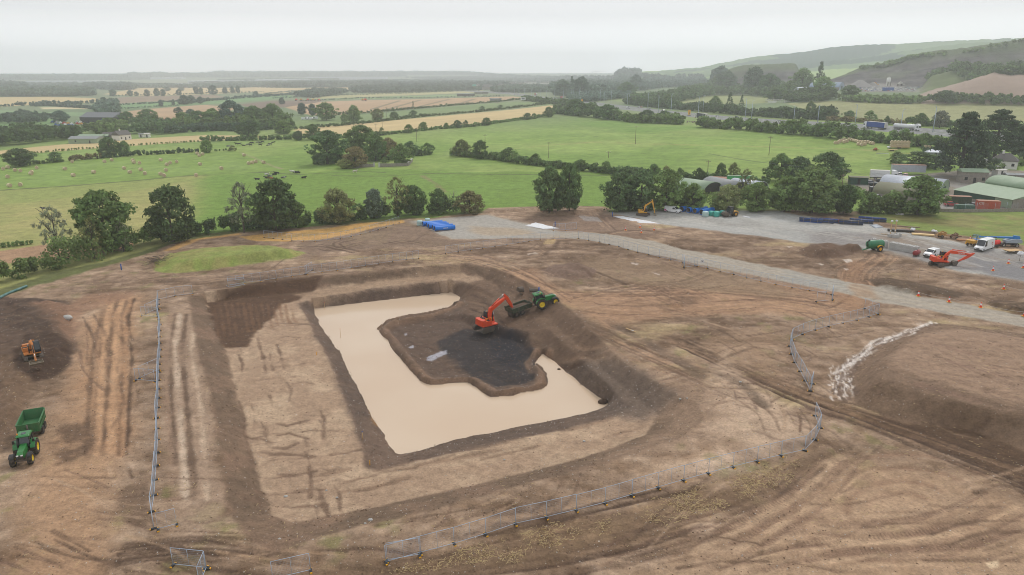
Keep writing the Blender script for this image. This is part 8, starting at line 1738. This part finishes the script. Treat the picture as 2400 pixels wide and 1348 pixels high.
for i, (x, y, k, ly) in enumerate(NC): cow(600 + x / 4, 130 + y / 4, k, bool(ly), f"{dict(black='black', white='mostly white', pied='black and white', brown='red-brown')[k]} cow {'lying' if ly else 'standing'} in the near grass field, {ORD[i]} from the left", 'cows of the near herd', 10 if i % 2 else 190)
cow(832, 406, 'pale', False, 'pale pony alone in the grass in front of the copse wall', None, 10); cow(105, 495, 'pied', False, 'black and white calf alone in the bleached pasture at left', None, 180)
# poles, lamps
wood_p = mat('pole_wood', (126, 112, 98), .9, dirt=.4)
def upole(px, py, hpx, label, ang=0, arm=True):
 p = at(px, py); h = px2m(p, hpx); t_ = top('utility_pole', p, label, 'utility pole', R(ang)); r = .15
 MB().cyl((0, 0, -.3), (0, 0, h), r, r * .65, 8).build('shaft', wood_p, t_)
 if arm:
  MB().box(-1.1, 1.1, -.07, .07, h - .7, h - .55).build('crossarm', wood_p, t_); b = MB()
  for x in (-1, 0, 1): b.cyl((x, 0, h - .55), (x, 0, h - .25), .06, n=6)
  b.build('insulator', offwhite, t_)
 return t_, h
for px, py, hp_, lb in [(882, 318, 27, 'left of the two poles beside the big tan field'), (896, 298, 25, 'right of the two poles beside the big tan field'), (977, 333, 33, 'utility pole standing in the hedge below the big tan field'), (1137, 337, 22, 'utility pole with crossarm in the green field left of centre'), (1489, 338, 42, 'tall utility pole alone in the middle of the right green field'), (1286, 371, 38, 'utility pole above the middle field hedge near the lone dark pair'), (1426, 370, 16, 'short faint pole in the green field above the middle hedge'),
      (1657, 424, 48, 'utility pole behind the arched tunnels'), (1973, 440, 32, 'utility pole beside the dark green shed'), (2045, 452, 34, 'utility pole in front of the dark low container'), (1802, 364, 44, 'thin utility pole at the right part of the green field'), (2310, 246, 18, 'pole below the spoil heap'), (906, 275, 24, 'pole on the grey-green strip left of centre')]:
 upole(px, py, hp_, lb, 12)
A = at(1657, 424); Bp = at(1973, 440); Cp = at(2045, 452)
for i, (a, ha, b_, hb) in enumerate(((A, 10.5, Bp, 6.6), (Bp, 6.6, Cp, 6.6), (Cp, 6.6, at(2420, 470), 9))):
 wires = []
 for o in (-.9, .9):
  wires.append([tuple((a + Vector((0, o, ha))).lerp(b_ + Vector((0, o, hb)), t) - Vector((0, 0, 4 * t * (1 - t) * 1.0))) + (.03,) for t in np.linspace(0, 1, 14)])
 t_ = top('overhead_line', a, ['pair of wires over the yard hedge', 'pair of wires between the two farm yard poles', 'pair of wires from the farm yard to the right edge'][i], 'wire')
 for wv_ in wires: link('wire', tubes('wire', [[(x - a.x, y - a.y, z - a.z, r) for x, y, z, r in wv_]], greyp, 4), t_)
lampm = {}
def lamp(px, py, ytop, label, ang):
 p = at(px, py); h = px2m(p, py - ytop); t_ = top('street_lamp', p, label, 'street lamp', ang, 'lamp posts along the motorway')
 MB().cyl((0, 0, 0), (0, 0, h * .94), .24, .15, 8).build('post', galv, t_); MB().tube([(0, 0, h * .94), (.35, 0, h * .985), (1.3, 0, h)], .12, 6).build('arm', galv, t_); MB().box(1.2, 2.0, -.16, .16, h - .06, h + .08).build('lamp_head', offwhite, t_)
Lz3 = [(400, 528, 440), (482, 534, 445), (557, 540, 440), (577, 538, 447), (632, 545, 432), (693, 552, 440), (717, 530, 450), (825, 562, 435), (862, 568, 465), (928, 575, 450), (1080, 588, 478), (1098, 560, 475), (1272, 620, 473), (1370, 668, 497), (1486, 720, 487), (1743, 705, 505), (1790, 650, 500), (2185, 712, 528), (2245, 708, 545)]
Lz4 = [(240, 892, 755), (465, 908, 748), (817, 918, 745), (1243, 965, 793), (1545, 998, 762), (2250, 905, 830)]
LP = sorted([(1200 + x / 4, 100 + y / 4, 100 + t / 4) for x, y, t in Lz3] + [(1800 + x / 4, 60 + y / 4, 60 + t / 4) for x, y, t in Lz4])
for i, (x, y, t) in enumerate(LP): lamp(x, y, t, f'motorway lamp post, {ORD[i]} from the left of the line', R(200 if i % 2 else 20))
for i, x in enumerate((1206, 1216, 1229, 1246, 1266, 1281)): lamp(x, 224 + i * 1.2, 207 + i * .8, f'distant lamp post at the far motorway bend, {ORD[i]} from the left', R(20))
# traffic
def road_dir(px):
 i = min(range(len(MID)), key=lambda k: abs(MID[k][0] - px)); i = min(max(i, 1), len(MID) - 2); a, b_ = hit(*MID[i - 1]), hit(*MID[i + 1]); return math.atan2(b_[1] - a[1], b_[0] - a[0])
navyl = lorry(at(1643, 277), road_dir(1643) + math.pi, 'white lorry with a navy curtain-sided trailer and round white mark on the motorway', navy, white, 16.5, logo=True); lorry(at(2050, 302), road_dir(2050) + math.pi, 'lorry with a blue curtain-sided trailer on the motorway', mat('curtain_blue', (44, 76, 150), .6, dirt=.1), white, 16.5); lorry(at(2124, 305), road_dir(2124), 'white tanker lorry on the motorway driving right', white, white, 15.5, tank=True)
lorry(at(1317, 232), road_dir(1317) + math.pi, 'lorry with a faded red box on the motorway bend', mat('box_red', (178, 84, 76), .6), mat('cab_blue', (52, 110, 170), .5), 14, roofm=mat('box_red2', (190, 110, 100), .6)); lorry(at(1256, 224), road_dir(1256), 'red lorry far along the motorway', mat('far_red', (190, 96, 84), .6), white, 12)
van(at(1376, 238), road_dir(1376) + math.pi, 'white ambulance-like van on the motorway behind the yellow sign', 5.6, 2, 2.5); van(at(1388, 246), road_dir(1388), 'silver-white van on the near carriageway', 5.4, 2, 2.2); van(at(1472, 255), road_dir(1472), 'white van on the near carriageway above the dark bush', 6, 2, 2.5)
TR = [(1216, 218, 'dark'), (1221, 223, 'white'), (1229, 225, 'silver'), (1262, 229.5, 'white'), (1268, 228, 'dark'), (1275, 231.5, 'blue'), (1286, 232.5, 'silver'), (1294, 233.5, 'red'), (1301, 230, 'silver'), (1357, 236.5, 'grey'), (1360, 241, 'white'), (1497, 252.5, 'white'), (1502.5, 252, 'red'), (1523, 257, 'silver'), (1555, 260.5, 'dark'), (1680, 274, 'white'), (1727, 276, 'dark'), (1825, 286, 'white'), (1960, 296, 'silver'), (2255, 320, 'dark')]
for i, (x, y, c) in enumerate(TR): car(at(x, y), road_dir(x) + (math.pi if i % 2 else 0), f"{c} car on the motorway, {ORD[i]} from the left among the cars", c, 'cars on the motorway')
def sign_trailer(px, py, label):
 t_ = top('warning_sign', at(px, py), label, 'warning sign', road_dir(px) + R(90)); MB().box(-1.1, 1.1, -.1, .1, 1.2, 5.2).build('board', yend, t_); MB().box(-1.0, 1.0, -2.0, 2.0, .4, .7).cyl((0, 0, .6), (0, 0, 1.3), .2).build('trailer', steel, t_); MB().cyl((-.6, -.13, 5.0), (-.6, .13, 5.0), .25).cyl((.6, -.13, 5.0), (.6, .13, 5.0), .25).build('flasher', amber, t_)
 MB().add([(-.5, -.115, 2.4), (.5, -.115, 2.4), (0, -.115, 1.7), (-.5, -.105, 2.4), (.5, -.105, 2.4), (0, -.105, 1.7)], [(0, 1, 2), (3, 5, 4), (0, 3, 4, 1), (1, 4, 5, 2), (2, 5, 3, 0)]).box(-.15, .15, -.115, -.105, 2.4, 3.8).build('arrow', bluep if px < 1500 else black, t_)
sign_trailer(1364, 243, 'yellow arrow sign trailer on the motorway bend'); sign_trailer(1615, 272, 'yellow sign trailer ahead of the navy lorry'); figure('person', at(1628, 276), R(20), 'road worker in orange beside the navy lorry', hiorange, hiorange)
for px, py, lb in ((1226, 238, 'left white hoarding beside the motorway bend'), (1248, 234, 'right white hoarding beside the motorway bend')):
 t_ = top('roadside_hoarding', at(px, py), lb, 'hoarding', R(0)); MB().box(-3.4, 3.4, -.1, .1, 2, 5.5).build('board', white, t_); MB().box(-2.2, -2, -.1, .1, 0, 2).box(2, 2.2, -.1, .1, 0, 2).build('leg', steel, t_); MB().box(-2.2, 2.2, -.12, -.105, 2.8, 4.4).build('panel_print', navy, t_)
# left farmstead and sheds
simple_house(286, 328, 10, 7, 3.4, R(70), wwall, slate, 'white gabled cottage with a dark roof in the trees at left', 3.0, chim=True); simple_house(203, 335, 18, 10, 3.0, R(4), gr_roof, grey_sheet, 'long green shed with a pale roof at the left stubble field', 1.4, name='shed', cat='shed', wins=2); simple_house(218, 330, 16, 9, 3.0, R(4), gr_roof, gr_roof, 'green roofed shed behind the pale one at left', 1.4, name='shed', cat='shed', wins=1); simple_house(240, 329, 8, 7, 3, R(20), gr_dark, gr_roof, 'small green shed right of the pale roofed shed', 1.2, name='shed', cat='shed', wins=1); simple_house(262, 327, 10, 6, 3, R(0), conc_r, slate, 'low stone outbuilding left of the white cottage', 2, name='outhouse', cat='outhouse')
simple_house(346, 322, 3.5, 2.5, 2.4, R(10), wwall, offwhite, 'tiny white hut at the edge of the stubble field', .6, name='hut', cat='hut', wins=1); simple_house(332, 322, 3, 2.5, 2.2, R(10), wwall, grey_sheet, 'second tiny hut left of the white one at the stubble edge', .5, name='hut', cat='hut', wins=1); simple_house(246, 287, 34, 22, 5.2, R(-8), black, mat('barn_roof', (110, 112, 118), .6, dirt=.2), 'big dark barn with a grey roof in the machinery yard', 4.0, name='barn', cat='barn', wins=6)
t_ = top('feed_silo', at(205, 287), 'pale green silo at the left end of the dark barn', 'silo'); MB().cyl((0, 0, 0), (0, 0, 7), 2.2, n=16).build('drum', mat('silo', (176, 204, 186), .6), t_); MB().cyl((0, 0, 7), (0, 0, 8.2), 2.3, .3, 16).build('cap', grey_sheet, t_)
cols = [bluep, white, redp, silver, bluep, oyel, white]
for i in range(16): implement(124 + (i * 29) % 78, 289 + (i * 17) % 10, R(i * 47), cols[i % 7], f'machine parked in the yard left of the dark barn, {ORD[i]} one', 1.5, group='machines in the yard by the dark barn')
implement(245, 291, R(20), bluep, 'large blue machine in front of the dark barn', 3.0)
for i, (px, py) in enumerate([(714, 281), (721, 280), (727, 281), (738, 280)]): van(at(px, py), R(10 + i * 70), f'white van among the trees left of the big tan field, {ORD[i]} from the left', 6, 2.2, 2.5, group='white vans among the trees')
for i in range(7): implement(370 + i * 6, 283 + i % 2, R(i * 40), [redp, silver, rustr][i % 3], f'small machine in the scrap row by the left stubble field, {ORD[i]} from left', 1.6, group='scrap machines in a row')
for i, px in enumerate((695, 706, 722, 734, 748, 850, 856)): implement(px, 236.5, R(i * 30), oyel if i % 2 else conered, f'orange machine by the bare brown field, {ORD[i]} from the left', 2.2, group='machines by the bare brown field')
def slab(x0, x1, yb, hpx, dep, wallm, roofm, label, name='warehouse', cat='warehouse', rise=.06):
 P, Q = at(x0, yb), at(x1, yb); d = Q - P; Wd = Vector((d.x, d.y, 0)).length; h = px2m(P, hpx); t_ = top(name, P, label, cat, math.atan2(d.y, d.x)); MB().box(0, Wd, 0, dep, -4, h).build('wall', wallm, t_); MB().prism([(-.5, h), (dep / 2, h * (1 + rise)), (dep + .5, h), (dep + .5, h + .6), (dep / 2, h * (1 + rise) + .6), (-.5, h + .6)], -1, Wd + 1).xf(Matrix(((0, 1, 0, 0), (1, 0, 0, 0), (0, 0, 1, 0), (0, 0, 0, 1)))).build('roof', roofm, t_)
pw, pr = mat('pale_clad', (196, 200, 208), .6, dirt=.1), mat('pale_roof', (214, 218, 226), .5, dirt=.1)
for a in [(598, 712, 193.5, 6, 120, pw, pr, 'long pale warehouse left of centre on the plain'), (715, 905, 187, 5.5, 150, pw, pr, 'longest pale warehouse on the plain'), (440, 600, 194.5, 4.5, 120, pw, pr, 'low pale warehouse left of the long one'), (398, 441, 202, 6, 60, white, pr, 'white warehouse at the front of the plain'), (371, 396, 203, 5.5, 50, white, pr, 'small white warehouse left of the white one'), (443, 531, 199, 5, 50, grey_sheet, slate, 'dark warehouse right of the white ones'), (492, 502, 198, 6.5, 40, slate, slate, 'dark tower block among the warehouses'),
  (60, 245, 193.5, 3, 160, pw, pr, 'faint pale warehouse far at left'), (245, 425, 186, 3, 200, pw, pr, 'faint warehouse nearest the left horizon'), (106, 172, 208, 3.5, 40, slate, grey_sheet, 'low grey barns before the far plantation'), (65, 95, 204, 2.5, 40, slate, grey_sheet, 'small grey barn at far left'), (15, 40, 219, 3.5, 15, conc_r, grey_sheet, 'old barn in front of the far plantation at left'), (1388, 1428, 194, 6, 60, white, mat('roof_blue', (120, 150, 190), .5), 'blue and white hall below the orange crane'), (1378, 1391, 199, 4.5, 30, white, pr, 'white block in front of the blue and white hall'), (1440, 1462, 172.5, 3, 60, pw, pr, 'pale block on the rise right of the crane'), (1071, 1100, 225.5, 5, 18, slate, grey_sheet, 'grey farm shed at the end of the ochre meadow'), (1112, 1132, 221, 4, 18, conc_r, slate, 'stone shed right of the grey farm shed'), (1148, 1166, 239, 7, 12, grey_sheet, grey_sheet, 'grey metal hut at the right end of the tramlined field'), (1570, 1584, 222, 4, 14, white, pr, 'white house in the wood above the motorway')]: slab(*a)
q = random.Random(77)
for i in range(96):
 u = q.random()
 if i < 60: px, py = 1200 + q.random() * 130, 187 + q.random() * 13
 elif i < 84: px, py = 1050 + q.random() * 160, 187 + q.random() * 18
 else: px, py = 1110 + q.random() * 70, 205 + q.random() * 8
 simple_house(px, py, 15, 11, 8, R(q.uniform(-30, 30)), q.choice([wwall, wwall, offwhite, conc_r]), slate, 'small pale house of the far town', 3, group='houses of the far town', wins=2, door=False)
for i in range(26): car(at(1120 + q.random() * 65, 207 + q.random() * 6), q.uniform(0, 6), 'car parked at the far roadside forecourt', q.choice(['white', 'silver', 'red', 'dark', 'white']), 'cars parked at the far forecourt')
t_ = top('petrol_sign', at(1112, 208), 'teal sign tower at the far roadside forecourt', 'sign'); MB().box(-5, 5, -.6, .6, 4, 11).build('board', teal, t_); MB().box(-.6, .6, -.5, .5, 0, 4).build('leg', steel, t_)
def crane(px, yb, yt, jl, jr, m, label):
 p = at(px, yb); h = px2m(p, yb - yt); a, b_ = px2m(p, jl), px2m(p, jr); t_ = top('tower_crane', p, label, 'crane'); w_ = h * .03
 mast = MB()
 for x in (-w_, w_):
  for y in (-w_, w_): mast.box(x - w_ * .2, x + w_ * .2, y - w_ * .2, y + w_ * .2, 0, h * .86)
 for i in range(14): z = h * .86 * i / 14; mast.box(-w_, w_, -w_ * 1.1, -w_ * .9, z, z + w_ * .4)
 mast.build('mast', m, t_); MB().box(-a, b_, -w_ * .7, w_ * .7, h * .86, h * .9).build('jib', m, t_); MB().box(-a, -a * .7, -w_, w_, h * .78, h * .86).build('counterweight', concrete, t_); MB().prism([(-w_, h * .9), (w_, h * .9), (0, h)], -w_ * .5, w_ * .5).build('apex', m, t_)
crane(1396, 184, 167, 9, 26, mat('crane_orange', (206, 150, 100), .6), 'orange tower crane above the blue and white hall'); crane(1060, 178, 163, 6, 26, grey_sheet, 'faint tower crane on the horizon')
t_ = top('concrete_plant', at(2083, 202), 'white concrete batching plant with hopper in the quarry', 'concrete plant')
sc_ = px2m(t_.location, 1)
MB().cyl((-2 * sc_, 0, 6 * sc_), (-2 * sc_, 0, 18 * sc_), 4.5 * sc_, n=14).cyl((-2 * sc_, 0, 18 * sc_), (-2 * sc_, 0, 21 * sc_), 4.5 * sc_, 1 * sc_, 14).build('silo', wwall, t_); MB().cyl((5 * sc_, 0, 3 * sc_), (-2 * sc_, 0, 15 * sc_), 1.4 * sc_, n=8).box(-6 * sc_, 2 * sc_, -3 * sc_, 3 * sc_, -1, 6 * sc_).build('conveyor', wwall, t_)
for x in (-5, 1): MB().box(x * sc_, (x + 1) * sc_, -4 * sc_, -3 * sc_, 0, 9 * sc_).build('leg', steel, t_)
q = random.Random(5); cc = ['white'] * 7 + ['silver'] * 3 + ['red', 'blue', 'grey']
for r_ in range(6):
 for i in range(24):
  px = 2008 + i * 6.6 + r_ * 1.5 + q.uniform(-.8, .8); py = 205.5 + r_ * 1.75
  if px > 2160 - r_ * 3: continue
  c = q.choice(cc); car(at(px, py), R(70 + q.uniform(-6, 6)), f'{c} car in the packed parking field below the quarry', c, f'{c} cars packed below the quarry')
container(2081, 213.5, R(0), bluep, 'blue container among the packed cars', 12, 3, 4); arched(at(1966, 212), at(1978, 208), 34, 9, 'blue arched barn below the quarry', mat('barn_blue', (126, 146, 170), .6), mat('barn_end', (150, 166, 186), .6), 3.5, 'arched_shed'); simple_house(1878, 223, 14, 10, 6, R(20), conc_r, sil_roof, 'stone house with a silver roof left of the blue arched barn', 3); simple_house(1852, 221, 10, 8, 8, R(70), conc_r, slate, 'tall ruined stone gable house left of the silver roofed house', 4)
t_ = top('ruined_greenhouse', at(1830, 241), 'collapsed white greenhouse frames in the field above the motorway', 'ruin'); b = MB()
for i in range(16):
 x = -16 + i * 2.1; b.tube([(x, -3, 0), (x + q.uniform(-1, 1), -2, 3.4 + q.uniform(-.8, .8)), (x + q.uniform(-1, 1), 1, 4 + q.uniform(-1.5, .5)), (x + .5, 3, 0)], .16, 5)
b.tube([(-16, -2, 3.2), (16, -2, 3.0)], .14, 5).tube([(-14, 1, 3.8), (12, 1, 3.2)], .14, 5); b.build('frame', offwhite, t_); MB().box(-15, -6, -3.4, -3.2, .2, 2.2).box(2, 9, -3.5, -3.2, .1, 1.8).build('panel', wwall, t_)
for i, (px, py, m, lb) in enumerate([(2050, 202, oyel, 'yellow loader at the foot of the quarry stockpiles'), (2110, 201, offwhite, 'pale machine right of the concrete plant')]): implement(px, py, R(20), m, lb, 3)
for i, (px, py, wpx, hpx) in enumerate([(2015, 204, 60, 16), (1975, 206, 30, 9), (2045, 203, 30, 10)]):
 p = at(px, py); r_ = px2m(p, wpx / 2); h = px2m(p, hpx); b = MB().lathe([(r_, 0), (r_ * .75, h * .28), (r_ * .45, h * .62), (r_ * .15, h * .95), (.01, h)], n=22, axis='z'); qq = random.Random(i); b.v = [(x * qq.uniform(.92, 1.08), y * qq.uniform(.92, 1.08), z * qq.uniform(.94, 1.05)) for x, y, z in b.v]
 tag(b.build('stone_stockpile', mat('stockpile', (140, 136, 134), .95, dirt=.4, dirtc=(110, 104, 102), scale=.2), None, p), ['largest grey stone stockpile in the quarry', 'small left stone stockpile in the quarry', 'right stone stockpile beside the loader'][i], 'stockpile')
# loose stones, clods and straw over the stripped soil
g = np.random.default_rng(3)
def scatter(name, label, cat, n, m, rfun, flat=.6, dens=None):
 k = SOILK[(GR[SOILK] < 190)]; az_ = np.abs(np.arctan2(GX[k], GY[k])) < .72; k = k[az_]
 wgt = (GR[k] ** 1.0) * dens(k); wgt = wgt / wgt.sum(); s = g.choice(k, n, p=wgt)
 X = GX[s] + g.uniform(-.3, .3, n); Y = GY[s] + g.uniform(-.3, .3, n); Z = GZF[s]; r = rfun(n)
 return X, Y, Z, r
gx_ = sdist(GX[SOILK], GY[SOILK], YARD_W) > 0; gx_ &= sdist(GX[SOILK], GY[SOILK], PAD_W) > 0; gx_ &= sdist(GX[SOILK], GY[SOILK], POND) > 0; gx_ &= sdist(GX[SOILK], GY[SOILK], MOUNDS['grass']['base']) > 0
okm = np.zeros(len(GX)); okm[SOILK[gx_]] = 1; lum = RGB.mean(1)
def clods(name, label, n, m, rmin, rmax, dens):
 X, Y, Z, r = scatter(name, label, '', n, m, lambda n: rmin + (rmax - rmin) * g.random(n) ** 2.5, .6, dens)
 base = np.array([(1, 0, 0), (-.5, .87, 0), (-.5, -.87, 0), (.1, .1, 1), (.6, -.5, .55), (-.3, .6, .6)]); fc = np.array([(0, 1, 5), (0, 5, 3), (1, 2, 5), (5, 2, 3), (2, 0, 4), (4, 0, 3), (2, 4, 3)])
 V = base[None] * r[:, None, None] * (.7 + .6 * g.random((n, 6, 3))); a = g.random(n) * 6.28; ca, sa = np.cos(a)[:, None], np.sin(a)[:, None]
 V = np.stack([V[..., 0] * ca - V[..., 1] * sa + X[:, None], V[..., 0] * sa + V[..., 1] * ca + Y[:, None], V[..., 2] * .75 + Z[:, None] - r[:, None] * .12], -1).reshape(-1, 3)
 F = (fc[None] + (np.arange(n) * 6)[:, None, None]).reshape(-1, 3); me = bpy.data.meshes.new(name); nf = len(F)
 me.vertices.add(len(V)); me.loops.add(nf * 3); me.polygons.add(nf); me.vertices.foreach_set('co', V.astype(np.float32).ravel()); me.loops.foreach_set('vertex_index', F.astype(np.int32).ravel()); me.polygons.foreach_set('loop_start', np.arange(nf, dtype=np.int32) * 3)
 me.materials.append(m); me.update(); tag(link(name, me), label, 'soil', None, 'stuff')
clods('soil_clods', 'dark clods of earth strewn over the dug ground', 26000, mat('clod', (116, 92, 74), .95, dirt=.9, dirtc=(76, 60, 48), scale=.6), .04, .15, lambda k: okm[k] * np.clip((128 - lum[k]) / 40, .12, 1.3) * (.3 + 1.4 * vnoise(GX[k], GY[k], 6, 4) ** 2))
clods('pale_clods', 'pale dry clods of earth on the light soil', 12000, mat('clod_pale', (172, 146, 122), .95, dirt=.6, dirtc=(140, 116, 96), scale=.6), .04, .14, lambda k: okm[k] * np.clip((lum[k] - 100) / 40, .05, 1) * (.2 + 1.6 * vnoise(GX[k], GY[k], 5, 8) ** 3))
clods('loose_stones', 'pale stones and pebbles lying in the subsoil', 15000, mat('pebble', (190, 184, 176), .85, dirt=.5, dirtc=(130, 118, 106), scale=.7), .025, .1, lambda k: okm[k] * (.05 + PEB[k] * 4.5))
n = 6500; X, Y, Z, r = scatter('straw', '', '', n, None, lambda n: .07 + .17 * g.random(n), .6, lambda k: okm[k] * (sstep(.42, .66, fbm(GX[k], GY[k], 3.2, 3, 44)) * (.06 + 2.2 * (sdist(GX[k], GY[k], STRAW_W) < 0)) * (sdist(GX[k], GY[k], PIT_T) > 0)))
a = g.random(n) * 6.28; dx, dy = np.cos(a) * r, np.sin(a) * r; wx, wy = -np.sin(a) * .013, np.cos(a) * .013; zz = Z + .03
V = np.stack([np.stack([X - dx - wx, Y - dy - wy, zz], -1), np.stack([X + dx - wx, Y + dy - wy, zz + .06 * g.random(n)], -1), np.stack([X + dx + wx, Y + dy + wy, zz + .06], -1), np.stack([X - dx + wx, Y - dy + wy, zz + .02], -1)], 1).reshape(-1, 3)
me = bpy.data.meshes.new('loose_straw'); me.vertices.add(n * 4); me.loops.add(n * 4); me.polygons.add(n); me.vertices.foreach_set('co', V.astype(np.float32).ravel()); me.loops.foreach_set('vertex_index', np.arange(n * 4, dtype=np.int32)); me.polygons.foreach_set('loop_start', np.arange(n, dtype=np.int32) * 4)
me.materials.append(mat('loose_straw', (204, 180, 134), .9, dirt=.4, dirtc=(160, 134, 96))); me.update(); tag(link('loose_straw', me), 'dry straw scattered over the topsoil beside the fences', 'straw', None, 'stuff')
